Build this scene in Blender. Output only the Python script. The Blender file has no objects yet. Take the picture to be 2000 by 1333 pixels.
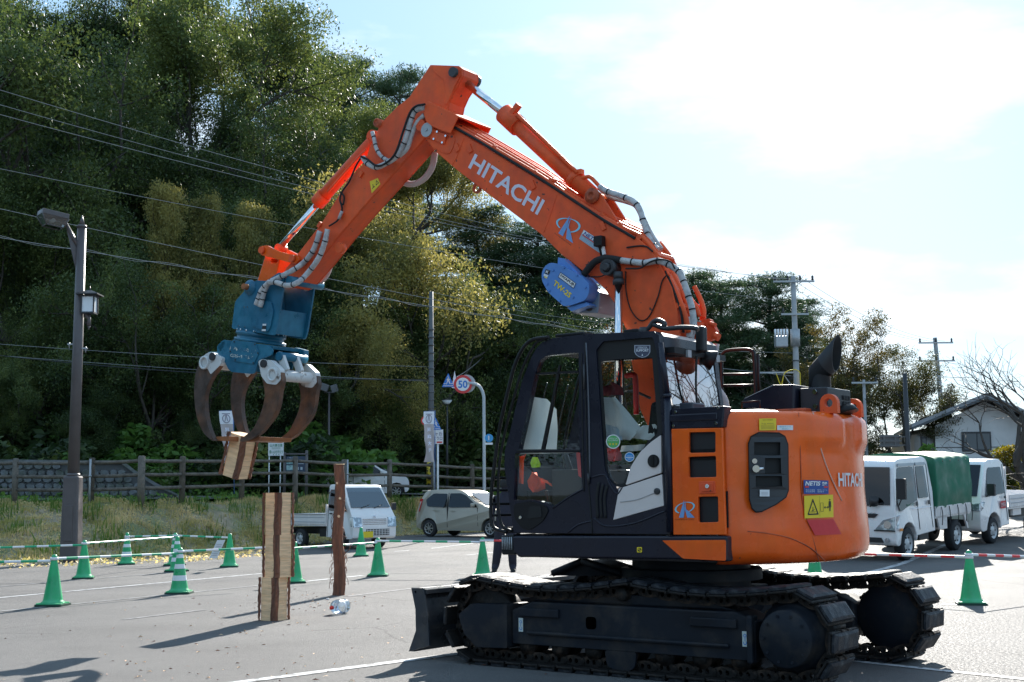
import bpy, math, random
import numpy as np
from mathutils import Vector, Matrix
from mathutils.geometry import tessellate_polygon
R = math.radians
random.seed(7); RNG = np.random.default_rng(7)
SC = bpy.context.scene
COL = SC.collection

# ------------------------------------------------------------------ camera
F_PX, PITCH, ROLL, CAM_H = 2561.8, 0.11653, -0.00778, 1.466
_F = Vector((0, math.cos(PITCH), math.sin(PITCH))); _R = Vector((1, 0, 0)); _U = _R.cross(_F)
CR = math.cos(ROLL)*_R + math.sin(ROLL)*_U
CU = -math.sin(ROLL)*_R + math.cos(ROLL)*_U
CO = Vector((0, 0, CAM_H))
cam = bpy.data.objects.new('camera', bpy.data.cameras.new('camera')); COL.objects.link(cam)
cam.data.sensor_width = 36; cam.data.lens = F_PX/2000*36
cam.data.clip_start = 0.1; cam.data.clip_end = 6000
cam.matrix_world = Matrix(((CR.x, CU.x, -_F.x, 0), (CR.y, CU.y, -_F.y, 0), (CR.z, CU.z, -_F.z, CAM_H), (0, 0, 0, 1)))
SC.camera = cam

# ------------------------------------------------------------------ sky, sun, exposure
SUN_AZ, SUN_EL = R(14.0), R(28.0)          # azimuth to the right of the view axis (+Y)
world = bpy.data.worlds.new("World"); SC.world = world; world.use_nodes = True
wn = world.node_tree.nodes; wl = world.node_tree.links
for n in list(wn): wn.remove(n)
wout = wn.new('ShaderNodeOutputWorld'); wbg = wn.new('ShaderNodeBackground'); wl.new(wbg.outputs[0], wout.inputs[0])
sky = wn.new('ShaderNodeTexSky'); sky.sky_type = 'NISHITA'; sky.sun_disc = False
sky.sun_elevation = SUN_EL; sky.sun_rotation = SUN_AZ; sky.altitude = 100
sky.air_density = 1.0; sky.dust_density = 0.6; sky.ozone_density = 1.2
wbg.inputs[1].default_value = 0.092
tc = wn.new('ShaderNodeTexCoord')
mp = wn.new('ShaderNodeMapping'); mp.inputs['Scale'].default_value = (1.1, 1.1, 3.2); mp.inputs['Location'].default_value = (0.35, 0.2, -0.25)
nz = wn.new('ShaderNodeTexNoise'); nz.inputs['Scale'].default_value = 2.6; nz.inputs['Detail'].default_value = 7; nz.inputs['Roughness'].default_value = 0.55
rp = wn.new('ShaderNodeValToRGB'); rp.color_ramp.elements[0].position = 0.53; rp.color_ramp.elements[1].position = 0.74
rp.color_ramp.elements[0].color = (0, 0, 0, 1); rp.color_ramp.elements[1].color = (0.9, 0.9, 0.9, 1)
mxc = wn.new('ShaderNodeMix'); mxc.data_type = 'RGBA'
mulc = wn.new('ShaderNodeMix'); mulc.data_type = 'RGBA'; mulc.blend_type = 'MULTIPLY'; mulc.inputs[0].default_value = 1
wl.new(tc.outputs['Generated'], mp.inputs[0]); wl.new(mp.outputs[0], nz.inputs[0]); wl.new(nz.outputs[0], rp.inputs[0])
wl.new(sky.outputs[0], mulc.inputs[6]); mulc.inputs[7].default_value = (1.0, 1.04, 1.02, 1)
mxc.inputs[0].default_value = 0.0; wl.new(mulc.outputs[2], mxc.inputs[6]); mxc.inputs[7].default_value = (11, 11.6, 12, 1)
veil = wn.new('ShaderNodeMix'); veil.data_type = 'RGBA'; veil.inputs[0].default_value = 0.80
wl.new(mxc.outputs[2], veil.inputs[6]); veil.inputs[7].default_value = (1.75, 3.05, 4.5, 1)      # thin high veil over the blue
cl = wn.new('ShaderNodeMix'); cl.data_type = 'RGBA'; wl.new(rp.outputs[0], cl.inputs[0]); wl.new(veil.outputs[2], cl.inputs[6]); cl.inputs[7].default_value = (6.5, 6.6, 6.7, 1)
wl.new(cl.outputs[2], wbg.inputs[0])
sun = bpy.data.objects.new('sun', bpy.data.lights.new('sun', 'SUN')); COL.objects.link(sun)
sun.data.energy = 4.2; sun.data.angle = R(0.5); sun.data.color = (1, 0.95, 0.87)
sd = Vector((math.sin(SUN_AZ)*math.cos(SUN_EL), math.cos(SUN_AZ)*math.cos(SUN_EL), math.sin(SUN_EL)))
sun.rotation_euler = sd.to_track_quat('Z', 'Y').to_euler(); sun.location = sd*50
SC.view_settings.view_transform = 'Standard'; SC.view_settings.look = 'None'
SC.view_settings.gamma = 1; SC.view_settings.use_curve_mapping = False
SC.view_settings.exposure = 1.33

# ------------------------------------------------------------------ where a direction of view meets a surface
def ray(px, py):
    return (px-1000)/F_PX*CR - (py-666.5)/F_PX*CU + _F
def at(px, py, D):
    """world point seen at photo pixel (px,py), D metres away along +Y"""
    d = ray(px, py); return CO + d*(D/d.y)
def gnd(px, py, z=0.0):
    d = ray(px, py); return CO + d*((z-CAM_H)/d.z)
TH = 0.628                                    # heading of the machine
MC = Vector((1.569, 11.763, 0))
MX = Vector((-math.cos(TH), math.sin(TH), 0)); MY = Vector((-math.sin(TH), -math.cos(TH), 0))
def onY(px, py, y):
    """point of the machine's own frame on its lengthwise plane y"""
    d = ray(px, py); o = CO-MC; t = (y-o.dot(MY))/d.dot(MY); p = o+d*t
    return Vector((p.dot(MX), y, p.z))
def onX(px, py, x):
    d = ray(px, py); o = CO-MC; t = (x-o.dot(MX))/d.dot(MX); p = o+d*t
    return Vector((x, p.dot(MY), p.z))
def onCyl(px, py, r):
    d = ray(px, py); o = CO-MC
    ox, oy, dx, dy = o.dot(MX), o.dot(MY), d.dot(MX), d.dot(MY)
    a = dx*dx+dy*dy; b = 2*(ox*dx+oy*dy); c = ox*ox+oy*oy-r*r
    t = (-b-math.sqrt(max(0, b*b-4*a*c)))/(2*a)
    return Vector((ox+dx*t, oy+dy*t, CAM_H+d.z*t))
def PP(y, pts):
    return [(v.x, v.z) for v in (onY(a, b, y) for a, b in pts)]

# ------------------------------------------------------------------ materials
MATS = {}
def mat(name, col, rough=0.6, metal=0.0, var=0.0, vscale=3.0, bump=0.0, bscale=40.0, col2=None, c2scale=2.0, c2pos=(0.45, 0.62), coat=0.0, island=0.0, spec=0.5, chips=None, streak=0):
    if name in MATS: return MATS[name]
    m = bpy.data.materials.new(name); m.use_nodes = True; nt = m.node_tree; N = nt.nodes; L = nt.links
    b = N['Principled BSDF']; b.inputs['Roughness'].default_value = rough; b.inputs['Metallic'].default_value = metal
    b.inputs['Coat Weight'].default_value = coat; b.inputs['Coat Roughness'].default_value = 0.08
    b.inputs['Specular IOR Level'].default_value = spec
    c = (*col, 1); out = None
    t = N.new('ShaderNodeTexCoord')
    if col2:
        n = N.new('ShaderNodeTexNoise'); n.inputs['Scale'].default_value = c2scale; n.inputs['Detail'].default_value = 8; n.inputs['Roughness'].default_value = 0.62
        L.new(t.outputs['Object'], n.inputs[0]); r = N.new('ShaderNodeValToRGB')
        r.color_ramp.elements[0].position, r.color_ramp.elements[1].position = c2pos
        r.color_ramp.elements[0].color = c; r.color_ramp.elements[1].color = (*col2, 1)
        L.new(n.outputs[0], r.inputs[0]); out = r.outputs[0]
    if var:
        n = N.new('ShaderNodeTexNoise'); n.inputs['Scale'].default_value = vscale; n.inputs['Detail'].default_value = 6
        L.new(t.outputs['Object'], n.inputs[0])
        mr = N.new('ShaderNodeMapRange'); mr.inputs[1].default_value = .3; mr.inputs[2].default_value = .7
        mr.inputs[3].default_value = 1-var; mr.inputs[4].default_value = 1+var; L.new(n.outputs[0], mr.inputs[0])
        h = N.new('ShaderNodeHueSaturation'); L.new(mr.outputs[0], h.inputs['Value'])
        if out: L.new(out, h.inputs['Color'])
        else: h.inputs['Color'].default_value = c
        out = h.outputs[0]
        rr = N.new('ShaderNodeMapRange'); rr.inputs[1].default_value = .3; rr.inputs[2].default_value = .7
        rr.inputs[3].default_value = max(.03, rough*(1-.35)); rr.inputs[4].default_value = min(1, rough*1.3)
        L.new(n.outputs[0], rr.inputs[0]); L.new(rr.outputs[0], b.inputs['Roughness'])
    if chips:
        n = N.new('ShaderNodeTexNoise'); n.inputs['Scale'].default_value = chips[0]; n.inputs['Detail'].default_value = 3; L.new(t.outputs['Object'], n.inputs[0])
        r = N.new('ShaderNodeValToRGB'); r.color_ramp.elements[0].position = chips[1]; r.color_ramp.elements[1].position = chips[1]+.02; L.new(n.outputs[0], r.inputs[0])
        mx = N.new('ShaderNodeMix'); mx.data_type = 'RGBA'; L.new(r.outputs[0], mx.inputs[0]); L.new(out, mx.inputs[6]); mx.inputs[7].default_value = (*chips[2], 1); out = mx.outputs[2]
    if streak:
        mp_ = N.new('ShaderNodeMapping'); mp_.inputs['Scale'].default_value = (9, 9, .7); n = N.new('ShaderNodeTexNoise'); n.inputs['Scale'].default_value = 1; n.inputs['Detail'].default_value = 6; L.new(t.outputs['Object'], mp_.inputs[0]); L.new(mp_.outputs[0], n.inputs[0])
        mr = N.new('ShaderNodeMapRange'); mr.inputs[1].default_value = .45; mr.inputs[2].default_value = .75; mr.inputs[3].default_value = 0; mr.inputs[4].default_value = streak; L.new(n.outputs[0], mr.inputs[0])
        mx = N.new('ShaderNodeMix'); mx.data_type = 'RGBA'; L.new(mr.outputs[0], mx.inputs[0]); L.new(out, mx.inputs[6]); mx.inputs[7].default_value = (.30, .10, .04, 1); out = mx.outputs[2]
    if island:
        g = N.new('ShaderNodeNewGeometry'); mr = N.new('ShaderNodeMapRange'); mr.inputs[3].default_value = 1-island; mr.inputs[4].default_value = 1+island
        L.new(g.outputs['Random Per Island'], mr.inputs[0]); h = N.new('ShaderNodeHueSaturation'); L.new(mr.outputs[0], h.inputs['Value'])
        if out: L.new(out, h.inputs['Color'])
        else: h.inputs['Color'].default_value = c
        out = h.outputs[0]
    if out: L.new(out, b.inputs['Base Color'])
    else: b.inputs['Base Color'].default_value = c
    if bump:
        n = N.new('ShaderNodeTexNoise'); n.inputs['Scale'].default_value = bscale; n.inputs['Detail'].default_value = 5
        L.new(t.outputs['Object'], n.inputs[0]); bp = N.new('ShaderNodeBump'); bp.inputs['Strength'].default_value = bump; bp.inputs['Distance'].default_value = 0.02
        L.new(n.outputs[0], bp.inputs['Height']); L.new(bp.outputs[0], b.inputs['Normal'])
    MATS[name] = m; return m
def glass(name, tint=(0.6, 0.66, 0.66), mix=0.12, rough=0.01, ior=1.5):
    if name in MATS: return MATS[name]
    m = bpy.data.materials.new(name); m.use_nodes = True; N = m.node_tree.nodes; L = m.node_tree.links
    for n in list(N): N.remove(n)
    o = N.new('ShaderNodeOutputMaterial'); tr = N.new('ShaderNodeBsdfTransparent'); gl = N.new('ShaderNodeBsdfGlossy'); mx = N.new('ShaderNodeMixShader')
    tr.inputs[0].default_value = (*tint, 1); gl.inputs['Roughness'].default_value = rough; gl.inputs[0].default_value = (.95, .97, 1, 1)
    fr = N.new('ShaderNodeFresnel'); fr.inputs[0].default_value = ior
    ad = N.new('ShaderNodeMath'); ad.operation = 'ADD'; ad.use_clamp = True; L.new(fr.outputs[0], ad.inputs[0]); ad.inputs[1].default_value = mix
    L.new(ad.outputs[0], mx.inputs[0]); L.new(tr.outputs[0], mx.inputs[1]); L.new(gl.outputs[0], mx.inputs[2]); L.new(mx.outputs[0], o.inputs[0])
    MATS[name] = m; return m
def leafmat(name, c1, c2, c3, trans=0.45, rough=0.55):
    m = bpy.data.materials.new(name); m.use_nodes = True; N = m.node_tree.nodes; L = m.node_tree.links
    for n in list(N): N.remove(n)
    o = N.new('ShaderNodeOutputMaterial'); t = N.new('ShaderNodeTexCoord')
    n1 = N.new('ShaderNodeTexNoise'); n1.inputs['Scale'].default_value = 0.7; n1.inputs['Detail'].default_value = 4
    L.new(t.outputs['Object'], n1.inputs[0])
    g = N.new('ShaderNodeNewGeometry'); oi = N.new('ShaderNodeObjectInfo')
    s = N.new('ShaderNodeMath'); s.operation = 'MULTIPLY_ADD'; L.new(g.outputs['Random Per Island'], s.inputs[0]); s.inputs[1].default_value = .16; L.new(n1.outputs[0], s.inputs[2])
    s2 = N.new('ShaderNodeMath'); s2.operation = 'MULTIPLY_ADD'; L.new(oi.outputs['Random'], s2.inputs[0]); s2.inputs[1].default_value = .2; L.new(s.outputs[0], s2.inputs[2])
    r = N.new('ShaderNodeValToRGB'); e = r.color_ramp.elements; e[0].position = .42; e[0].color = (*c1, 1); e[1].position = .88; e[1].color = (*c3, 1)
    k = e.new(.62); k.color = (*c2, 1); L.new(s2.outputs[0], r.inputs[0])
    d = N.new('ShaderNodeBsdfPrincipled'); d.inputs['Roughness'].default_value = rough; L.new(r.outputs[0], d.inputs['Base Color'])
    d.inputs['Specular IOR Level'].default_value = .35
    tl = N.new('ShaderNodeBsdfTranslucent'); h = N.new('ShaderNodeHueSaturation'); h.inputs['Value'].default_value = 1.7; h.inputs['Saturation'].default_value = 1.1; h.inputs['Hue'].default_value = .49
    L.new(r.outputs[0], h.inputs['Color']); L.new(h.outputs[0], tl.inputs[0])
    mx = N.new('ShaderNodeMixShader'); mx.inputs[0].default_value = trans; L.new(d.outputs[0], mx.inputs[1]); L.new(tl.outputs[0], mx.inputs[2]); L.new(mx.outputs[0], o.inputs[0])
    MATS[name] = m; return m

# ------------------------------------------------------------------ mesh building
def tag(o, label=None, cat=None, group=None, kind=None):
    if label: o['label'] = label
    if cat: o['category'] = cat
    if group: o['group'] = group
    if kind: o['kind'] = kind
    return o
def empty(name, loc=(0, 0, 0), rz=0.0):
    o = bpy.data.objects.new(name, None); COL.objects.link(o); o.location = loc; o.rotation_euler = (0, 0, rz); o.empty_display_size = .2
    return o
def catmull(pts, k=6, closed=False):
    P = [Vector(p) for p in pts]; n = len(P); out = []
    if n < 3: return P
    rng = range(n) if closed else range(n-1)
    for i in rng:
        p1, p2 = P[i], P[(i+1) % n]
        p0 = P[(i-1) % n] if (closed or i > 0) else p1*2-p2
        p3 = P[(i+2) % n] if (closed or i < n-2) else p2*2-p1
        for j in range(k):
            t = j/k
            out.append(0.5*((2*p1)+(p2-p0)*t+(2*p0-5*p1+4*p2-p3)*t*t+(3*p1-p0-3*p2+p3)*t**3))
    if not closed: out.append(P[-1])
    return out
def rnd(poly, r, n=4):
    """round the corners of a 2D polygon"""
    out = []; N_ = len(poly)
    rs = r if isinstance(r, (list, tuple)) else [r]*N_
    for i in range(N_):
        a, b, c = Vector(poly[i-1]), Vector(poly[i]), Vector(poly[(i+1) % N_])
        u, v = (a-b), (c-b); q = min(rs[i], u.length*.49, v.length*.49)
        if q < 1e-5: out.append(tuple(b)); continue
        p, s = b+u.normalized()*q, b+v.normalized()*q
        for j in range(n+1):
            t = j/n; w = (1-t)**2*p + 2*t*(1-t)*b + t*t*s; out.append((w.x, w.y))
    return out
class MB:
    def __init__(self): self.v = []; self.f = []; self.m = []; self.s = []
    def add(self, vs, fs, mi=0, smooth=False):
        b = len(self.v); self.v += [tuple(x) for x in vs]
        for q in fs: self.f.append(tuple(b+i for i in q)); self.m.append(mi); self.s.append(smooth)
        return self
    def box(self, c, s, rot=None, mi=0, taper=1.0):
        c = Vector(c); vs = []
        for z in (-1, 1):
            k = taper if z > 0 else 1
            for x, y in ((-1, -1), (1, -1), (1, 1), (-1, 1)):
                p = Vector((x*s[0]/2*k, y*s[1]/2*k, z*s[2]/2)); vs.append(c+(rot @ p if rot else p))
        return self.add(vs, [(3, 2, 1, 0), (4, 5, 6, 7), (0, 1, 5, 4), (1, 2, 6, 5), (2, 3, 7, 6), (3, 0, 4, 7)], mi)
    def hexa(self, a, b, mi=0):
        """prism between two equal rings of 3D points"""
        n = len(a); return self.add(list(a)+list(b), [tuple(range(n))[::-1], tuple(range(n, 2*n))]+[(i, (i+1) % n, n+(i+1) % n, n+i) for i in range(n)], mi)
    def cyl(self, p0, p1, r0, r1=None, n=16, mi=0, caps=True, smooth=True):
        p0, p1 = Vector(p0), Vector(p1); r1 = r0 if r1 is None else r1
        d = (p1-p0).normalized(); a = d.orthogonal().normalized(); b = d.cross(a); vs = []
        for p, r in ((p0, r0), (p1, r1)):
            for i in range(n):
                t = 2*math.pi*i/n; vs.append(p+a*math.cos(t)*r+b*math.sin(t)*r)
        self.add(vs, [(i, (i+1) % n, n+(i+1) % n, n+i) for i in range(n)], mi, smooth)
        if caps: self.add(vs, [tuple(range(n))[::-1], tuple(range(n, 2*n))], mi)
        return self
    def lathe(self, o, ax, prof, n=24, mi=0, smooth=True, ref=None):
        """prof: list of (radius, distance along axis)"""
        o, d = Vector(o), Vector(ax).normalized(); a = (Vector(ref) if ref else d.orthogonal()).normalized(); b = d.cross(a); vs = []
        for r, h in prof:
            for i in range(n):
                t = 2*math.pi*i/n; vs.append(o+d*h+a*math.cos(t)*r+b*math.sin(t)*r)
        return self.add(vs, [(k*n+i, k*n+(i+1) % n, (k+1)*n+(i+1) % n, (k+1)*n+i) for k in range(len(prof)-1) for i in range(n)], mi, smooth)
    def tube(self, pts, r, n=8, mi=0, k=5, smooth=True, wob=0.0):
        P = catmull(pts, k) if k > 1 and len(pts) > 2 else [Vector(p) for p in pts]
        vs = []; d0 = (P[1]-P[0]).normalized(); a = d0.orthogonal().normalized(); m = len(P)
        for j, p in enumerate(P):
            d = (P[min(j+1, m-1)]-P[max(j-1, 0)]).normalized(); a = (a-d*a.dot(d)).normalized(); b = d.cross(a)
            rr = (r[0]+(r[1]-r[0])*j/(m-1)) if isinstance(r, (tuple, list)) else r
            if wob: rr *= 1+random.uniform(-wob, wob)
            for i in range(n):
                t = 2*math.pi*i/n; vs.append(p+a*math.cos(t)*rr+b*math.sin(t)*rr)
        self.add(vs, [(k_*n+i, k_*n+(i+1) % n, (k_+1)*n+(i+1) % n, (k_+1)*n+i) for k_ in range(m-1) for i in range(n)], mi, smooth)
        return self.add(vs, [tuple(range(n))[::-1], tuple(range((m-1)*n, m*n))], mi)
    def plate(self, outer, y0, y1, holes=(), fn=None, mi=0):
        """flat shape (x,z) with holes, given thickness between planes y0 and y1"""
        fn = fn or (lambda x, z, y: (x, y, z))
        loops = [list(outer)]+[list(h) for h in holes]; flat = [p for l in loops for p in l]
        tri = tessellate_polygon([[Vector((p[0], p[1], 0)) for p in l] for l in loops]); n = len(flat)
        vs = [fn(p[0], p[1], y0) for p in flat]+[fn(p[0], p[1], y1) for p in flat]
        fs = [tuple(t) for t in tri]+[tuple(n+i for i in t[::-1]) for t in tri]; b = 0
        for l in loops:
            q = len(l); fs += [(b+i, b+(i+1) % q, n+b+(i+1) % q, n+b+i) for i in range(q)]; b += q
        return self.add(vs, fs, mi)
    def build(self, name, mats, parent=None, bevel=0.0, seg=2, label=None, smooth=None, ang=35, kind=None):
        me = bpy.data.meshes.new(name); me.from_pydata(self.v, [], self.f)
        mats = mats if isinstance(mats, (list, tuple)) else [mats]
        for m in mats: me.materials.append(m)
        me.polygons.foreach_set('material_index', self.m)
        me.polygons.foreach_set('use_smooth', self.s if smooth is None else [smooth]*len(self.f))
        o = bpy.data.objects.new(name, me); COL.objects.link(o)
        me.validate(); me.update()
        import bmesh
        bm = bmesh.new(); bm.from_mesh(me); bmesh.ops.remove_doubles(bm, verts=bm.verts, dist=1e-5); bmesh.ops.recalc_face_normals(bm, faces=bm.faces); bm.to_mesh(me); bm.free()
        if bevel:
            b = o.modifiers.new('b', 'BEVEL'); b.width = bevel; b.segments = seg; b.limit_method = 'ANGLE'; b.angle_limit = R(ang); b.harden_normals = False
        if parent: o.parent = parent
        if label: o['label'] = label
        if kind: o['kind'] = kind
        return o
def add_smooth(o, ang=40):
    for p in o.data.polygons: p.use_smooth = True
    try: o.data.set_sharp_from_angle(angle=R(ang))
    except Exception: pass
    return o
def npmesh(name, V, Fq, m, parent=None, mi=None, smooth=False):
    """quads from numpy arrays"""
    me = bpy.data.meshes.new(name); nf = len(Fq); k = Fq.shape[1]
    me.vertices.add(len(V)); me.vertices.foreach_set('co', np.ascontiguousarray(V, dtype=np.float32).ravel())
    me.loops.add(nf*k); me.loops.foreach_set('vertex_index', np.ascontiguousarray(Fq, dtype=np.int32).ravel())
    me.polygons.add(nf); me.polygons.foreach_set('loop_start', np.arange(0, nf*k, k, dtype=np.int32))
    try: me.polygons.foreach_set('loop_total', np.full(nf, k, dtype=np.int32))
    except Exception: pass
    for q in (m if isinstance(m, (list, tuple)) else [m]): me.materials.append(q)
    if mi is not None: me.polygons.foreach_set('material_index', np.asarray(mi, dtype=np.int32))
    if smooth: me.polygons.foreach_set('use_smooth', np.ones(nf, dtype=bool))
    me.update(calc_edges=True)
    o = bpy.data.objects.new(name, me); COL.objects.link(o)
    if parent: o.parent = parent
    return o
def copy_tree(o, parent=None):
    c = o.copy(); COL.objects.link(c); c.parent = parent
    for ch in [x for x in o.children]: copy_tree(ch, c)
    return c

# ------------------------------------------------------------------ lettering and flat print
def text2d(s, bold=0.0, shear=0.0, sp=1.0):
    cu = bpy.data.curves.new('t', 'FONT'); cu.body = s; cu.offset = bold; cu.space_character = sp; cu.fill_mode = 'FRONT' if hasattr(cu, 'fill_mode') else cu.fill_mode
    cu.resolution_u = 3; o = bpy.data.objects.new('t', cu); COL.objects.link(o)
    bpy.context.view_layer.update()
    me = bpy.data.meshes.new_from_object(o.evaluated_get(bpy.context.evaluated_depsgraph_get()))
    vs = [(v.co.x+shear*v.co.y, v.co.y) for v in me.vertices]; fs = [tuple(p.vertices) for p in me.polygons]
    bpy.data.objects.remove(o); bpy.data.curves.remove(cu); bpy.data.meshes.remove(me)
    if not vs: return [(0, 0), (1, 0), (1, 1)], [(0, 1, 2)], 1
    xs = [v[0] for v in vs]; ys = [v[1] for v in vs]; x0, x1, y0, y1 = min(xs), max(xs), min(ys), max(ys)
    return [((x-x0)/(x1-x0), (y-y0)/(y1-y0)) for x, y in vs], fs, (x1-x0)/(y1-y0)
def quadmap(q, surf):
    """q: TL, TR, BR, BL in photo pixels; (u,v) -> point on surf"""
    TL, TR, BR, BL = [Vector(p) for p in q]
    def f(u, v):
        p = (TL*(1-u)+TR*u)*v+(BL*(1-u)+BR*u)*(1-v); return surf(p.x, p.y)
    return f
def flatmap(o, u, v):
    """o: lower left corner; u,v: full width and height vectors"""
    o, u, v = Vector(o), Vector(u), Vector(v); return lambda a, b: o+u*a+v*b
def sub(f, u0, v0, u1, v1, off=0.0, nrm=None):
    n = Vector(nrm)*off if nrm else Vector((0, 0, 0))
    return lambda a, b: f(u0+(u1-u0)*a, v0+(v1-v0)*b)+n
def put(mb, f, vs, fs, mi=0): mb.add([f(*v) for v in vs], fs, mi)
def put_text(mb, f, s, mi=0, bold=0.0, shear=0.0, sp=1.0):
    vs, fs, _ = text2d(s, bold, shear, sp); put(mb, f, vs, fs, mi)
def put_poly(mb, f, pts, mi=0):
    tri = tessellate_polygon([[Vector((p[0], p[1], 0)) for p in pts]]); put(mb, f, pts, [tuple(t) for t in tri], mi)
def put_rect(mb, f, u0=0, v0=0, u1=1, v1=1, mi=0, n=1):
    for i in range(n):
        a, b = u0+(u1-u0)*i/n, u0+(u1-u0)*(i+1)/n
        put(mb, f, [(a, v0), (b, v0), (b, v1), (a, v1)], [(0, 1, 2, 3)], mi)
def circ(cx=.5, cy=.5, rx=.5, ry=.5, n=24, a0=0): return [(cx+rx*math.cos(a0+2*math.pi*i/n), cy+ry*math.sin(a0+2*math.pi*i/n)) for i in range(n)]
def put_ring(mb, f, rx0, ry0, rx1, ry1, n=28, mi=0, c=(.5, .5), a0=0, a1=2*math.pi):
    o = []; 
    for i in range(n+1):
        t = a0+(a1-a0)*i/n; o += [(c[0]+rx0*math.cos(t), c[1]+ry0*math.sin(t)), (c[0]+rx1*math.cos(t), c[1]+ry1*math.sin(t))]
    put(mb, f, o, [(2*i, 2*i+1, 2*i+3, 2*i+2) for i in range(n)], mi)
# ================================================================== materials of the place
def sm(a, b, x):
    t = max(0.0, min(1.0, (x-a)/(b-a))); return t*t*(3-2*t)
def lin(x, pts):
    if x <= pts[0][0]: return pts[0][1]
    for (a, b), (c, d) in zip(pts, pts[1:]):
        if x <= c: return b+(d-b)*(x-a)/(c-a)
    return pts[-1][1]
EDGE = [(-60, 20), (-30, 24), (-11.8, 30.2), (-8.8, 33), (-6.5, 39.6), (-3, 45), (1, 49), (6, 55), (10, 60), (20, 66), (60, 80)]
FEN = [(-60, 36), (-26, 38.5), (-14.2, 37.5), (-11.9, 37), (-10.3, 36.6), (-9.7, 38.3), (-8.2, 41), (-6.9, 42.2), (-5.5, 44), (-4.2, 45.6), (-2.8, 47.2), (-1.5, 49), (0, 51), (6, 58), (10, 63), (20, 69), (60, 84)]
HB = [(-60, 38), (-30, 40.5), (-16, 43), (-10, 47), (-5, 53), (3, 62), (12, 76), (25, 100), (60, 160)]
def zlot(x, y):
    return 0.15*sm(35, 42, y)*(1-sm(0, 6, x)) + 0.05*max(0, min(y, 70)-26.5)*sm(2, 8, x)
def terr(x, y):
    e, f, h = lin(x, EDGE), lin(x, FEN), lin(x, HB)
    if y < e: return zlot(x, y)-0.05
    f = max(f, e+1.5)
    z = zlot(x, e)-.03+(1.32-zlot(x, e)*.6)*sm(0, 1, (y-e)/(f-e)*.92)
    if y > h:
        b = x/y; cap = lin(b, [(-.5, 24), (-.36, 21), (-.2, 15), (-.12, 11), (-.03, 8), (.06, 4), (.14, 1.5), (.25, 0)])
        z += cap*sm(0, 1, (y-h)/(cap*2.1+.1)) + 0.25*math.sin(x*.9+y*.7)*min(1, (y-h)/4)
    n = 0.07*math.sin(x*2.3+y*1.1)+0.05*math.sin(x*5.1-y*3.7)
    return z+n*sm(.1, .5, (y-e)/(f-e))
M_ASPH = mat('asphalt', (.12, .115, .112), .8, col2=(.175, .168, .162), c2scale=0.55, c2pos=(.35, .7), var=.3, vscale=38, bump=.9, bscale=120, spec=.3, chips=(70, .70, (.42, .41, .40)))  # chips here are only pale specks that paint in the sparkle of the aggregate
M_LINE = mat('worn_white_paint', (.5, .5, .5), .7, col2=(.13, .13, .135), c2scale=9, c2pos=(.5, .6))
M_LINEF = mat('faded_white_paint', (.28, .28, .28), .7, col2=(.12, .12, .125), c2scale=7, c2pos=(.42, .55))
M_EARTH = mat('earth', (.10, .08, .05), .95, col2=(.07, .09, .03), c2scale=.9, c2pos=(.4, .6), var=.3, vscale=6, bump=.8, bscale=9)
M_SLOPE = mat('slope_soil', (.07, .10, .04), .95, col2=(.09, .08, .05), c2scale=.5, var=.35, vscale=3, bump=.8, bscale=5)
def crack(m):
    N = m.node_tree.nodes; L = m.node_tree.links; b = N['Principled BSDF']; src = b.inputs['Base Color'].links[0].from_socket
    t = N.new('ShaderNodeTexCoord'); nz_ = N.new('ShaderNodeTexNoise'); nz_.inputs['Scale'].default_value = 1.3; nz_.inputs['Detail'].default_value = 5
    ad = N.new('ShaderNodeMix'); ad.data_type = 'RGBA'; ad.inputs[0].default_value = .22; L.new(t.outputs['Object'], nz_.inputs[0]); L.new(t.outputs['Object'], ad.inputs[6]); L.new(nz_.outputs['Color'], ad.inputs[7])
    v = N.new('ShaderNodeTexVoronoi'); v.feature = 'DISTANCE_TO_EDGE'; v.inputs['Scale'].default_value = .33; L.new(ad.outputs[2], v.inputs['Vector'])
    r = N.new('ShaderNodeMapRange'); r.inputs[1].default_value = .0; r.inputs[2].default_value = .006; r.inputs[3].default_value = .55; r.inputs[4].default_value = 0; L.new(v.outputs['Distance'], r.inputs[0])
    n2 = N.new('ShaderNodeTexNoise'); n2.inputs['Scale'].default_value = .25; n2.inputs['Detail'].default_value = 2; L.new(t.outputs['Object'], n2.inputs[0]); g = N.new('ShaderNodeMath'); g.operation = 'GREATER_THAN'; g.inputs[1].default_value = .52; L.new(n2.outputs[0], g.inputs[0])
    mu = N.new('ShaderNodeMath'); mu.operation = 'MULTIPLY'; L.new(r.outputs[0], mu.inputs[0]); L.new(g.outputs[0], mu.inputs[1])
    mx = N.new('ShaderNodeMix'); mx.data_type = 'RGBA'; L.new(mu.outputs[0], mx.inputs[0]); L.new(src, mx.inputs[6]); mx.inputs[7].default_value = (.03, .03, .03, 1)
    n3 = N.new('ShaderNodeTexNoise'); n3.inputs['Scale'].default_value = 1.1; n3.inputs['Detail'].default_value = 6; n3.inputs['Roughness'].default_value = .7; L.new(t.outputs['Object'], n3.inputs[0]); r3 = N.new('ShaderNodeMapRange'); r3.inputs[1].default_value = .56; r3.inputs[2].default_value = .75; r3.inputs[3].default_value = 0; r3.inputs[4].default_value = .45; L.new(n3.outputs[0], r3.inputs[0])
    m2 = N.new('ShaderNodeMix'); m2.data_type = 'RGBA'; L.new(r3.outputs[0], m2.inputs[0]); L.new(mx.outputs[2], m2.inputs[6]); m2.inputs[7].default_value = (.075, .072, .07, 1)
    L.new(m2.outputs[2], b.inputs['Base Color'])
crack(M_ASPH)
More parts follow.
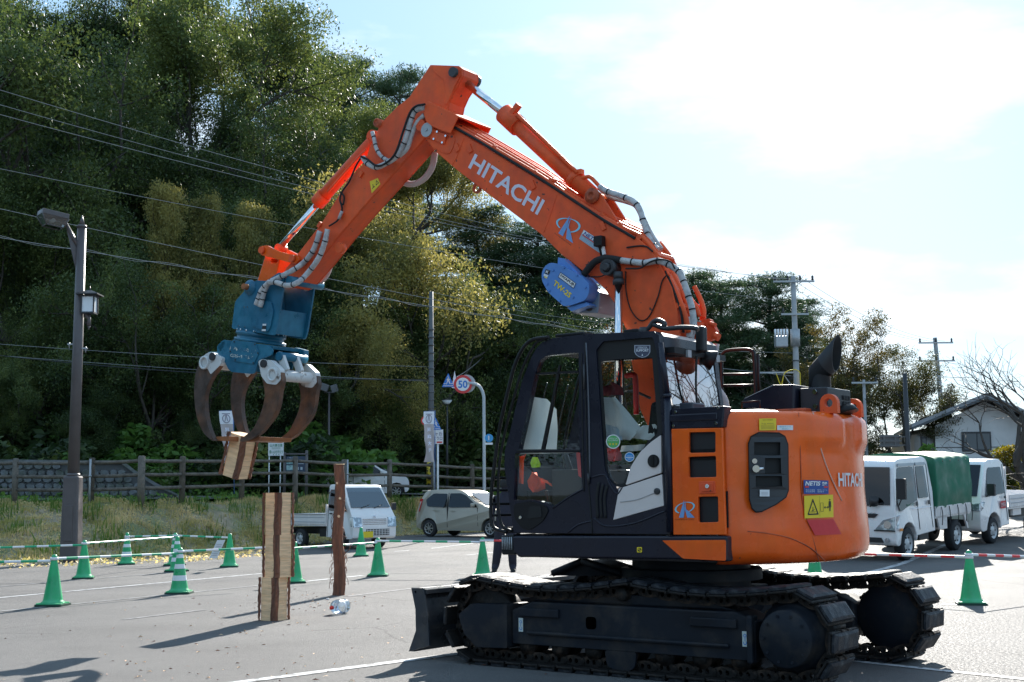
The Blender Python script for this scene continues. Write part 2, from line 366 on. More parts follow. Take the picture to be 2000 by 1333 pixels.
def grid(name, xs, ys, zf, m, keep=None):
    X, Y = np.meshgrid(xs, ys); Z = np.vectorize(zf)(X, Y); V = np.stack([X.ravel(), Y.ravel(), Z.ravel()], 1)
    nx, ny = len(xs), len(ys); i, j = np.meshgrid(np.arange(nx-1), np.arange(ny-1)); a = (j*nx+i).ravel()
    Fq = np.stack([a, a+1, a+nx+1, a+nx], 1)
    if keep is not None:
        c = V[Fq].mean(1); Fq = Fq[np.array([keep(p[0], p[1]) for p in c])]
    return npmesh(name, V, Fq, m, smooth=True)
tag(grid('ground', [-1500, -400, -90, 90, 400, 1500], [-900, -300, -60, 22, 200, 600, 3000], lambda x, y: -.14, M_EARTH), kind='structure')
# asphalt: rows follow the lot's edge
xs = np.concatenate([np.arange(-60, -14, 4), np.arange(-14, 20, 1.0), np.arange(20, 61, 4)])
V = []; rows = 46
for x in xs:
    e = lin(x, EDGE)
    for r_ in range(rows):
        t = (r_/(rows-1)); y = -60+(e+60)*t**.45
        V.append((x, y, zlot(x, y)))
n = rows; Fq = [(i*n+j, (i+1)*n+j, (i+1)*n+j+1, i*n+j+1) for i in range(len(xs)-1) for j in range(n-1)]
tag(npmesh('parking_lot', np.array(V), np.array(Fq), M_ASPH, smooth=True), kind='structure')
ys = np.concatenate([np.arange(18, 60, .6), np.arange(60, 120, 1.5), np.arange(120, 260, 8)])
gx = np.concatenate([np.arange(-110, -30, 4), np.arange(-30, 26, .6), np.arange(26, 130, 4)])
tag(grid('hillside', gx, ys, terr, M_SLOPE, keep=lambda x, y: y > lin(x, FEN)+1.2), kind='structure')
M_BANK = mat('bank_soil', (.30, .235, .15), .95, col2=(.16, .175, .07), c2scale=.8, c2pos=(.42, .6), var=.3, vscale=5, bump=.8, bscale=9)
tag(grid('grass_bank', gx, ys, terr, M_BANK, keep=lambda x, y: lin(x, EDGE)-2.5 < y <= lin(x, FEN)+1.2), kind='structure')
# a road between the fence and the hill foot
xs2 = np.arange(-30, 40, 1.0); V = []
for x in xs2:
    f, h = lin(x, FEN), lin(x, HB)
    for t in (.35, .55, .78): V.append((x, f+(h-f)*t, terr(x, f+(h-f)*t)+.12))
tag(npmesh('road', np.array(V), np.array([(i*3+j, (i+1)*3+j, (i+1)*3+j+1, i*3+j+1) for i in range(len(xs2)-1) for j in range(2)]), M_ASPH, smooth=True), kind='structure')
def pline(p, q, w, m=M_LINE):
    a, b = gnd(*p), gnd(*q); d = (b-a).normalized(); s = Vector((-d.y, d.x, 0))*w/2; mb = MB(); k = 14
    vs = []
    for i in range(k+1):
        c = a+(b-a)*i/k
        for sg in (-1, 1): u = c+s*sg; vs.append((u.x, u.y, zlot(u.x, u.y)+.005))
    mb.add(vs, [(2*i, 2*i+1, 2*i+3, 2*i+2) for i in range(k)])
    tag(mb.build('painted_line', m), kind='structure')
for p, q, w, m in [((-30, 1171), (511, 1121), .11, M_LINE), ((-20, 1148), (330, 1119), .09, M_LINEF), ((-30, 1198), (510, 1144), .09, M_LINEF),
                   ((560, 1140), (708, 1125), .12, M_LINE), ((674, 1166), (830, 1147), .08, M_LINEF), ((420, 1340), (900, 1277), .13, M_LINE),
                   ((1655, 1291), (2060, 1334), .1, M_LINE), ((1839, 1182), (1870, 1182), .12, M_LINE), ((770, 1078), (960, 1064), .1, M_LINE),
                   ((1690, 1120), (2010, 1046), .14, M_LINE), ((240, 1211), (400, 1192), .08, M_LINEF), ((760, 1120), (1010, 1122), .08, M_LINEF), ((910, 1085), (1010, 1075), .1, M_LINE),
                   ((475, 1078), (520, 1085), .1, M_LINE)]:
    pline(p, q, w, m)

# ================================================================== vegetation
L_MID = leafmat('leaves_mid_green', (.026, .048, .016), (.065, .098, .03), (.16, .19, .055), trans=.3)
L_DARK = leafmat('leaves_dark_green', (.014, .03, .013), (.034, .058, .022), (.085, .12, .035), trans=.28)
L_GOLD = leafmat('leaves_golden', (.09, .10, .03), (.18, .175, .055), (.32, .28, .09), trans=.4)
L_PINE = leafmat('pine_needles', (.022, .045, .024), (.04, .075, .035), (.08, .12, .05), trans=.2, rough=.6)
L_RUST = leafmat('leaves_rusty', (.05, .03, .012), (.09, .045, .016), (.05, .06, .015))
L_THIN = leafmat('leaves_olive', (.03, .035, .01), (.06, .065, .018), (.11, .085, .025), trans=.35)
L_GRASS = leafmat('grass_blades', (.14, .17, .04), (.33, .30, .11), (.58, .47, .26), trans=.55)
L_VINE = leafmat('vine_leaves', (.04, .09, .025), (.09, .18, .04), (.17, .28, .07), trans=.4)
M_BARK = mat('bark', (.055, .045, .036), .9, var=.35, vscale=6, bump=.6, bscale=14)
M_BARKL = mat('pale_bark', (.14, .13, .11), .9, var=.3, vscale=6, bump=.4, bscale=14)
L_WEED = leafmat('weed_leaves', (.05, .10, .02), (.11, .18, .04), (.22, .28, .07), trans=.5)
def quad_cloud(C, size, asp=.55, up=.35, jit=.35):
    """kite-shaped leaves at points C"""
    n = len(C); nv = RNG.normal(size=(n, 3)); nv[:, 2] = np.abs(nv[:, 2])+up; nv /= np.linalg.norm(nv, axis=1)[:, None]
    a = np.cross(nv, RNG.normal(size=(n, 3))); a /= np.linalg.norm(a, axis=1)[:, None]; b = np.cross(nv, a)
    s = (size*(1+RNG.uniform(-jit, jit, n)))[:, None]
    V = np.stack([C-a*s, C-b*s*asp, C+a*s, C+b*s*asp], 1).reshape(-1, 3)
    return V, np.arange(4*n).reshape(n, 4)
def tubes_np(segs, sides=5):
    """segs: list of (p0,p1,r0,r1)"""
    V = []; F_ = []; b = 0
    for p0, p1, r0, r1 in segs:
        d = Vector(p1)-Vector(p0)
        if d.length < 1e-4: continue
        d.normalize(); a = d.orthogonal().normalized(); c = d.cross(a); k = sides if r0 > .03 else 3
        for p, r in ((p0, r0), (p1, r1)):
            for i in range(k):
                t = 2*math.pi*i/k; V.append(Vector(p)+a*math.cos(t)*r+c*math.sin(t)*r)
        F_ += [(b+i, b+(i+1) % k, b+k+(i+1) % k, b+k+i) for i in range(k)]; b += 2*k
    return np.array(V), np.array(F_)
def grow(p, d, L, r, lvl, maxl, segs, tips, spread=.75, upb=.15, nb=(3, 4), wig=.25, shrink=.68):
    k = 4; q = Vector(p); dd = Vector(d).normalized()
    pts = [q.copy()]
    for i in range(k):
        dd = (dd+Vector((random.gauss(0, wig), random.gauss(0, wig), random.gauss(0, wig)+upb))*.45).normalized()
        n_ = q+dd*L/k; segs.append((q.copy(), n_.copy(), r*(1-.13*i), r*(1-.13*(i+1)))); q = n_; pts.append(q.copy())
    if lvl >= maxl-1: tips.extend(pts[2:])
    if lvl == maxl: return
    for j in range(random.randint(*nb)):
        ax = dd.orthogonal(); ax.rotate(Matrix.Rotation(random.uniform(0, 6.28), 3, dd)); nd = (dd+ax*random.uniform(.5, 1.1)*spread).normalized()
        s = pts[random.choice([2, 3, 4, 4])]
        grow(s, nd, L*shrink*random.uniform(.8, 1.15), r*.52, lvl+1, maxl, segs, tips, spread, upb, nb, wig, shrink)
def tree_variant(leaf, bark, seed, h=10, kind='broad', leaves=110, size=.11, clump=.75):
    random.seed(seed); segs, tips = [], []
    if kind == 'broad':
        d = Vector((random.uniform(-.15, .15), random.uniform(-.15, .15), 1)); grow((0, 0, -.3), d, h*.34, h*.022, 0, 4, segs, tips, .85, .1, (3, 4), .3, .72)
    elif kind == 'wide':
        for j in range(3):
            a = j*2.1+random.random(); grow((0, 0, -.3), (math.cos(a)*.5, math.sin(a)*.5, 1), h*.33, h*.016, 1, 4, segs, tips, .9, .04, (3, 4), .3, .74)
    elif kind == 'column':
        segs.append((Vector((0, 0, -.3)), Vector((0, 0, h)), h*.014, .02))
        for i in range(26):
            z = h*(.12+.86*i/26); L = h*.24*(1-(i/26)**1.6)+.35; a = random.uniform(0, 6.28)
            for q in range(2): grow((0, 0, z), (math.cos(a+q*3), math.sin(a+q*3), .5), L, .04, 3, 4, segs, tips, .8, .1, (2, 3), .3, .6)
    elif kind == 'pine':
        b = Vector((0, 0, -.3)); dd = Vector((random.uniform(-.08, .08), random.uniform(-.08, .08), 1)); n_ = 9
        P = [b]
        for i in range(n_): P.append(P[-1]+Vector((dd.x+random.gauss(0, .05), dd.y+random.gauss(0, .05), 1))*h/n_)
        for i in range(n_): segs.append((P[i], P[i+1], h*.022*(1-i/n_*.8), h*.022*(1-(i+1)/n_*.8)))
        for i in range(38):
            t = .22+.78*i/38; p = P[0].lerp(P[-1], 0); j = min(n_-1, int(t*n_)); p = P[j].lerp(P[j+1], t*n_-j)
            L = h*.34*(1-t)**.6*random.uniform(.7, 1.15)+.5; a = i*2.4+random.uniform(-.4, .4)
            k = max(3, int(L/.5)); q = p; d2 = Vector((math.cos(a), math.sin(a), .18))
            for s in range(k):
                w = q+(d2+Vector((random.gauss(0, .15), random.gauss(0, .15), .03)))*L/k; segs.append((q, w, .07*(1-s/k)+.015, .07*(1-(s+1)/k)+.012)); q = w
                if s >= 1:
                    for m_ in range(2): tips.append(q+Vector((random.gauss(0, .35), random.gauss(0, .35), random.uniform(.0, .2))))
    T = np.array([tuple(t) for t in tips]); k = h/(T[:, 2].max()+clump*.5); T = T*k
    V1, F1 = tubes_np(segs); V1 = V1*k
    per = max(4, int(leaves*1000/len(T))); C = np.repeat(T, per, 0); n = len(C)
    g = RNG.normal(size=(n, 3)); g /= np.linalg.norm(g, axis=1)[:, None]; rad = RNG.uniform(0.1, 1, n)[:, None]**.45*clump
    sc = np.repeat(RNG.uniform(.45, 1.3, len(T)), per)[:, None]
    g[:, 2] *= .32 if kind == 'pine' else .5
    C = C+g*rad*sc
    V2, F2 = quad_cloud(C, size, asp=.5 if kind != 'pine' else .16, up=.5, jit=.4)
    hh = h; rr = float(np.percentile(np.hypot(T[:, 0], T[:, 1]), 88))+clump*.5
    V2[:, 2] = np.maximum(V2[:, 2], .15)
    tr = npmesh('trunk', V1, F1, bark, smooth=True); cr = npmesh('crown', V2, F2, leaf)
    me1, me2 = tr.data, cr.data; bpy.data.objects.remove(tr); bpy.data.objects.remove(cr)
    return me1, me2, hh, rr
VAR = {
 'mid1': tree_variant(L_MID, M_BARK, 11, 11, 'broad', 66, .066, 1.1), 'mid2': tree_variant(L_MID, M_BARK, 12, 11, 'wide', 60, .066, 1.05),
 'mid3': tree_variant(L_MID, M_BARK, 15, 10, 'broad', 50, .06, 1.05),
 'dark1': tree_variant(L_DARK, M_BARK, 21, 10, 'broad', 52, .062, 1.15), 'dark2': tree_variant(L_DARK, M_BARK, 22, 10, 'wide', 50, .062, 1.15),
 'gold1': tree_variant(L_GOLD, M_BARK, 31, 8, 'column', 40, .05, .65), 'gold2': tree_variant(L_GOLD, M_BARK, 33, 9, 'broad', 46, .055, 1.0),
 'rust': tree_variant(L_RUST, M_BARK, 35, 7, 'broad', 12, .055, .6),
 'pine1': tree_variant(L_PINE, M_BARK, 41, 13, 'pine', 95, .12, 1.2), 'pine2': tree_variant(L_PINE, M_BARK, 42, 13, 'pine', 95, .12, 1.2),
 'thin1': tree_variant(L_THIN, M_BARK, 51, 10, 'wide', 60, .064, .85), 'thin2': tree_variant(L_THIN, M_BARK, 56, 10, 'wide', 60, .064, .85),
}
# bare tree
def bare_variant(seed, h=8):
    random.seed(seed); segs, tips = [], []
    for j in range(3):
        a = j*2.1; grow((0, 0, -.3), (math.cos(a)*.7, math.sin(a)*.7, 1), h*.3, h*.02, 0, 5, segs, tips, .75, .1, (3, 3), .28, .72)
    V1, F1 = tubes_np(segs); o = npmesh('branches', V1, F1, M_BARK, smooth=True); me = o.data; bpy.data.objects.remove(o); return me, max(v[2] for v in V1)
BARE = bare_variant(61)
SIDES = {}
def plant_tree(var, px, D, top, label, wpx, name='tree', group=None, base=None):
    """wpx: width of the crown as it shows in the photo"""
    me1, me2, hh, rr = VAR[var]
    if base is None and D < 75 and px < 1300:
        for _ in range(4): D = max(D, lin((px-1000)/F_PX*D, HB)+1.8)
    x = (px-1000)/F_PX*D
    z0 = terr(x, D) if base is None else base; p = at(px, top, D); s = max(.25, (p.z-z0)/hh); w = wpx/2*D/F_PX/rr
    w = min(max(w*1.15, s*(.45 if var == 'gold1' else .72)), s*2.2); o = empty(name, (p.x, D, z0), random.uniform(0, 6.28)); o.scale = (w, w, s)
    for nm, me in (('trunk', me1), ('crown', me2)):
        c = bpy.data.objects.new(nm, me); COL.objects.link(c); c.parent = o
    return tag(o, label, 'tree', group)
random.seed(5)
GH = 'trees covering the hillside'
special = [
 ('mid1', 400, 64, -70, 'big spreading green tree high on the hillside, its dark forked limbs showing', 330),
 ('mid2', 520, 60, 150, 'light green tree on the hill shoulder just left of the dark pine tops', 170),
 ('mid3', 545, 57, 300, 'green tree hanging low on the hill edge under the big spreading tree', 190),
 ('mid2', 75, 56, -60, 'bright leafy tree at the upper left corner with bare twigs poking out', 300),
 ('mid1', 40, 51, 290, 'layered green tree low at the left edge above the street lamp head', 330),
 ('mid3', 235, 49.5, 400, 'green tree right behind the double headed street lamp', 300),
 ('gold1', 325, 51, 340, 'golden column of a tree, leftmost of the yellowing trio left of the grapple', 130),
 ('gold1', 405, 52, 365, 'golden tree in the middle of the yellowing trio left of the grapple', 120),
 ('gold1', 492, 51.5, 380, 'most yellow tree of the trio, right above the teal grapple head', 150),
 ('mid2', 340, 48.0, 490, 'green tree standing in front of the golden trio', 240),
 ('dark2', 110, 48, 600, 'dark leafy tree low behind the lower part of the street lamp pole', 300),
 ('dark1', 285, 48, 640, 'dark tree at the slope foot left of the grapple claws', 280),
 ('gold2', 610, 51, 590, 'yellow green tree just right of the teal grapple', 110),
 ('mid1', 700, 68, 180, 'pale yellow green tree below the dark pine tops, left of the arm top', 190),
 ('gold2', 745, 66, 215, 'olive yellow tree crown showing above the orange arm', 130),
 ('mid3', 640, 58, 300, 'shaded green tree directly left of the orange arm', 170),
 ('gold2', 850, 57, 330, 'tall olive gold tree framed between arm and boom', 170),
 ('mid2', 760, 55, 470, 'green tree below the olive gold one, between arm and boom', 200),
 ('mid1', 880, 56, 520, 'green tree under the raised boom beside the olive gold tree', 190),
 ('pine1', 645, 92, 98, 'left pine of the dark clump on the skyline', 180),
 ('pine2', 705, 95, 104, 'middle pine of the dark clump on the skyline', 180),
 ('pine1', 768, 93, 122, 'right pine of the dark clump on the skyline, next to the arm', 170),
 ('pine2', 955, 70, 395, 'blue green pine seen under the middle of the boom', 240),
 ('pine1', 1035, 68, 425, 'blue green pine behind the blue winch housing', 250),
 ('pine2', 1115, 70, 470, 'pine straight behind the chrome boom cylinder', 230),
 ('rust', 1030, 60, 600, 'small rusty leaved tree in front of the pines above the cab', 90),
 ('pine1', 1355, 72, 522, 'pine just right of the boom foot', 210),
 ('pine2', 1415, 70, 537, 'pine behind the hand rail of the machine', 220),
 ('pine1', 1480, 72, 524, 'tallest pine left of the concrete utility pole', 210),
 ('pine2', 1535, 74, 570, 'pine right behind the concrete utility pole', 180),
 ('dark1', 1575, 70, 650, 'dense dark tree at the foot of the utility pole', 90),
 ('thin1', 1655, 64, 582, 'airy autumn tree with open crown right of the utility pole', 220),
 ('thin2', 1765, 62, 672, 'airy autumn tree with leaning trunk right of the exhaust stack', 220),
 ('thin2', 1725, 80, 850, 'low thin crowned tree beyond the vans under the airy trees', 130),
]
for v, px, D, top, lb, w in special: plant_tree(v, px, D, top, lb, w)
rows_ = [(47.5, 700, -60, 620, 95, 170), (51, 560, -60, 1180, 100, 180), (55, 450, -40, 640, 100, 180), (60, 280, -60, 600, 105, 190), (66, 120, -80, 490, 110, 190), (74, -60, -60, 470, 105, 190), (60, 620, 680, 1340, 95, 170), (66, 560, 900, 1330, 90, 150), (80, 660, 1330, 1600, 80, 130)]
LBR = ['dark green tree packed among others on the lower hill slope', 'green tree packed among others on the middle hill slope', 'green tree packed among others on the upper hill slope']
LMK = [(30, 'left edge'), (140, 'street lamp'), (230, 'marker pipe'), (290, 'thick fence post'), (380, 'banded cones'), (480, 'grapple'), (580, 'notice board'), (660, 'twin box lamp'), (750, 'white car'), (842, 'steel pole'), (905, 'speed limit sign'), (990, 'cab front'), (1120, 'cab roof'), (1240, 'boom foot'), (1400, 'hand rail'), (1500, 'engine hood'), (1600, 'exhaust stack')]
def near(x): return min(LMK, key=lambda q: abs(q[0]-x))[1]
def hill_label(v, x, D, t):
    kind = 'dark green' if v.startswith('dark') else 'mid green'
    row = 'lowest' if D < 49 else 'second lowest' if D < 53 else 'middle' if D < 58 else 'fourth' if D < 63 else 'fifth' if D < 70 else 'topmost'
    return f'{kind} tree in the {row} hill row in line with the {near(x)}'
for D, top, a, b, st, wp in rows_:
    x = a
    while x < b:
        v = random.choice(['dark1', 'dark2', 'dark1', 'mid1', 'mid3', 'mid2'] if D < 62 else ['dark1', 'mid3', 'mid2', 'dark2'])
        t = top+random.uniform(-45, 60)
        if x > 540 and 58 < D < 75 and top < 300: t += 60
        if x > 1100: t = max(t, 600)
        plant_tree(v, x+random.uniform(-25, 25), D+random.uniform(-1.5, 1.5), t, hill_label(v, x, D, t), wp*random.uniform(.8, 1.2), group=GH+(' low' if D < 54 else ' midway' if D < 64 else ' high up')); x += st
# shrubs at the slope foot
def shrub_mesh(leaf, seed, n=2600, size=.075):
    rg = np.random.default_rng(seed); C = []
    for i in range(26):
        c = rg.normal(size=3)*np.array([.45, .45, .3])+np.array([0, 0, .5]); g = rg.normal(size=(n//26, 3)); g /= np.linalg.norm(g, axis=1)[:, None]
        C.append(c+g*rg.uniform(.2, .42)*rg.uniform(.3, 1, (n//26, 1))**.4)
    C = np.concatenate(C); C[:, 2] = np.abs(C[:, 2]); V2, F2 = quad_cloud(C, size, .55); o = npmesh('foliage', V2, F2, leaf)
    me = o.data; bpy.data.objects.remove(o); return me
SHR = [shrub_mesh(L_VINE, 1), shrub_mesh(L_DARK, 2), shrub_mesh(L_MID, 3)]
SL = ['leafy green shrub at the hill foot', 'dark shrub at the hill foot', 'light green shrub at the hill foot']
for i in range(64):
    px = -40+i*20.5+random.uniform(-15, 15); x0 = (px-1000)/F_PX*50; D = lin(x0, HB)+random.uniform(-.3, 5.5); x = (px-1000)/F_PX*D
    if 640 < px < 830: D = max(D, 55)
    j = random.randint(0, 2); o = bpy.data.objects.new('shrub', SHR[j]); COL.objects.link(o); s = random.uniform(.9, 2.2)
    o.location = (x, D, terr(x, D)-.15); o.scale = (s*1.3, s*1.3, s); o.rotation_euler = (0, 0, random.uniform(0, 6))
    tag(o, SL[j]+' in line with the '+near(px), 'shrub', ['leafy', 'dark', 'light'][j]+' shrubs along the hill foot')
# vines and weeds carpeting the steep slope: nobody could count them
def carpet(name, n, xr, yoff, size, leaf, label, lift=.12, fn=None, up=.6, asp=.6, hmul=None):
    P = []
    while len(P) < n:
        px = random.uniform(*xr); D0 = random.uniform(*yoff); x = (px-1000)/F_PX*48
        y = (lin(x, HB)+D0) if fn is None else fn(x, D0); x = (px-1000)/F_PX*y
        if name == 'verge_grass' and 660 < px < 820 and y < 52.5: continue
        z = terr(x, y); P.append((x, y, z+random.random()**2*lift))
    V2, F2 = quad_cloud(np.array(P), size, asp, up=up); o = npmesh(name, V2, F2, leaf); tag(o, label, kind='stuff'); return o
tag(carpet('ground_cover', 42000, (-60, 1300), (-1.5, 13), .085, L_VINE, 'broad leaved vines and weeds carpeting the steep hill slope', lift=.5), cat='ground cover')
tag(carpet('verge_grass', 9000, (-60, 1300), (-5, 1), .07, L_VINE, 'short grass along the road at the hill foot', lift=.25), cat='grass')
# grass on the bank between the lot and the fence
def blades(name, n, hmin, hmax, wid, leaf, label, dens=None, t0=-.02, t1=1.25, xr=(-16, 2)):
    V2 = []; k = 0
    while k < n:
        x = random.uniform(*xr); t = random.uniform(t0, t1); e, f = lin(x, EDGE), lin(x, FEN); y = e+(f-e)*t
        if dens and dens(x, y, t) < random.random(): continue
        z = terr(x, y); h = random.uniform(hmin, hmax); a = random.uniform(0, 6.28); l = random.uniform(.1, .6)*h
        dx, dy = math.cos(a)*wid, math.sin(a)*wid; lx, ly = random.gauss(0, .5)*l, random.gauss(0, .5)*l
        V2 += [(x-dx, y-dy, z-.02), (x+dx, y+dy, z-.02), (x+dx*.7+lx*.5, y+dy*.7+ly*.5, z+h*.6), (x-dx*.3+lx, y-dy*.3+ly, z+h)]; k += 1
    V2 = np.array(V2); o = npmesh(name, V2, np.arange(len(V2)).reshape(-1, 4), leaf); tag(o, label, 'grass', kind='stuff'); return o
def patchy(x, y, t):
    n = math.sin(x*1.7+1)*math.sin(y*1.3+x*.6)+.6*math.sin(x*4.1+y*3.3); return max(.12, min(1, .5+n*.6))
blades('bank_grass', 40000, .03, .13, .011, L_GRASS, 'dry autumn grass and weeds on the bank below the fence', patchy)
blades('bank_weeds', 3500, .15, .42, .013, L_WEED, 'taller green weeds on the bank below the fence', lambda x, y, t: 1 if math.sin(x*2.9)*math.sin(y*2.1) > .35 else .04)
def bankfn(x, t): return lin(x, EDGE)+(lin(x, FEN)-lin(x, EDGE))*t
tag(carpet('bank_leaves', 15000, (-40, 1000), (-.01, 1.2), .045, L_GRASS, 'low leafy weeds spread over the bank', lift=.12, fn=bankfn), cat='weeds')
# ================================================================== street furniture
M_LOG = mat('concrete_log', (.15, .125, .10), .9, col2=(.09, .075, .06), c2scale=5, var=.25, vscale=18, bump=.8, bscale=25)
M_BROWN = mat('lamp_brown_paint', (.10, .085, .085), .45, var=.12, vscale=4)
M_WHITE = mat('white_paint', (.72, .72, .72), .5, var=.05, vscale=6)
M_OPAL = mat('opal_lamp_glass', (.75, .77, .8), .25)
M_GREYM = mat('galvanised_steel', (.38, .39, .40), .45, metal=.5, var=.15, vscale=8)
M_CONC = mat('pole_concrete', (.34, .34, .34), .85, var=.18, vscale=3, bump=.2)
M_DARKM = mat('dark_metal', (.03, .03, .033), .45)
M_BLUE = mat('sign_blue', (.02, .17, .55), .4); M_RED = mat('sign_red', (.6, .03, .03), .4); M_TXT = mat('print_navy', (.03, .05, .16), .5)
M_GREENT = mat('print_green', (.03, .22, .12), .5); M_BLK = mat('print_black', (.015, .015, .015), .5)
M_YEL = mat('sticker_yellow', (.80, .58, .02), .45); M_STONE = mat('retaining_stone', (.15, .155, .16), .9, var=.3, vscale=3, bump=.7, bscale=12, col2=(.10, .11, .09), c2scale=2)
M_MORT = mat('mortar', (.10, .10, .10), .95); M_GREYP = mat('weathered_steel', (.11, .115, .12), .6, metal=.2, var=.2)
# fence
fr = empty('log_fence', at(277, 975, 36.6)); tag(fr, 'brown log style concrete fence with three rails along the top of the bank', 'fence')
fr.location = (0, 0, 0)
FP = [(-140, 38), (31, 37.5), (180, 37), (277, 36.6), (357, 38.3), (473, 41), (577, 42.2), (672, 44), (761, 45.6), (846, 47.2), (922, 49), (1000, 51), (1075, 53), (1150, 55)]
TOPS = [899, 897, 896, 892, 893, 893, 893, 899, 899, 903, 908, 911, 914, 917]
pw = []
for (px, D), ty in zip(FP, TOPS):
    p = at(px, ty, D); z0 = terr(p.x, p.y)-.15; pw.append(p)
    big = .10 if px == 277 else .085
    m = MB(); m.cyl((p.x, p.y, z0), p, big*1.05, big, 10); m.cyl(p, p+Vector((0, 0, .02)), big, big*.7, 10); m.build('post', M_LOG, fr)
for i in range(len(pw)-1):
    a, b = pw[i], pw[i+1]
    for k, dz in enumerate((.12, .5, .87)):
        m = MB(); m.tube([a-Vector((0, 0, dz)), (a+b)/2-Vector((0, 0, dz+.012)), b-Vector((0, 0, dz))], .05, 8, k=3, wob=.06); m.build('rail', M_LOG, fr)
for px, D, ty in ((177, 36.85, 897), (679, 43.8, 898), (848, 47.0, 903)):
    p = at(px, ty, D); m = MB(); m.cyl((p.x, p.y, terr(p.x, p.y)-.1), p, .03, n=10); m.cyl(p-Vector((0, 0, .5)), p-Vector((0, 0, .45)), .045, n=10); o = m.build('marker_post', M_GREYM)
    tag(o, {177: 'thin white marker pipe strapped to the fence behind the street lamp', 679: 'thin grey marker pipe on the fence post right of the tall log', 848: 'thin grey marker pipe on the fence post below the white banner'}[px], 'post')
# stone retaining wall
wl_ = empty('retaining_wall', (0, 0, 0)); tag(wl_, 'grey retaining wall of rough stones behind the left end of the fence', 'wall')
WT = [(-90, 900), (238, 903), (262, 922), (300, 945), (345, 968)]
def wtop(px): return lin(px, WT)
def wpt(px, py, d=0): 
    D = 41.5+d; p = at(px, py, D); return p
ring = [(-90, 900), (238, 903), (262, 922), (300, 945), (345, 968), (345, 990), (-90, 990)]
m = MB(); m.hexa([wpt(a, b) for a, b in ring], [wpt(a, b, .5) for a, b in ring]); m.build('mortar_core', M_MORT, wl_)
m = MB(); rr = [(-90, 897), (240, 900), (264, 919), (302, 942), (348, 966), (348, 970), (300, 948), (262, 925), (237, 906), (-90, 903)]
m.hexa([wpt(a, b, -.1) for a, b in rr], [wpt(a, b, .45) for a, b in rr]); m.build('coping', M_STONE, wl_)
random.seed(3)
for r_ in range(6):
    y = 911+r_*13; x = -84+(r_ % 2)*9
    while x < 335:
        w = random.uniform(15, 21)
        if y-6 > wtop(x+w) + 3:
            m = MB(); n_ = 7; A = []; B = []
            for k in range(n_):
                t = k/n_*6.283+.5; rx, ry = (w/2+.6)*random.uniform(.92, 1.08), 7.4*random.uniform(.92, 1.06)
                A.append(wpt(x+w/2+rx*math.cos(t), y+ry*math.sin(t), .01)); B.append(wpt(x+w/2+rx*.84*math.cos(t), y+ry*.82*math.sin(t), -random.uniform(.05, .1)))
            m.hexa(A, B); m.build('stone', M_STONE, wl_)
        x += w
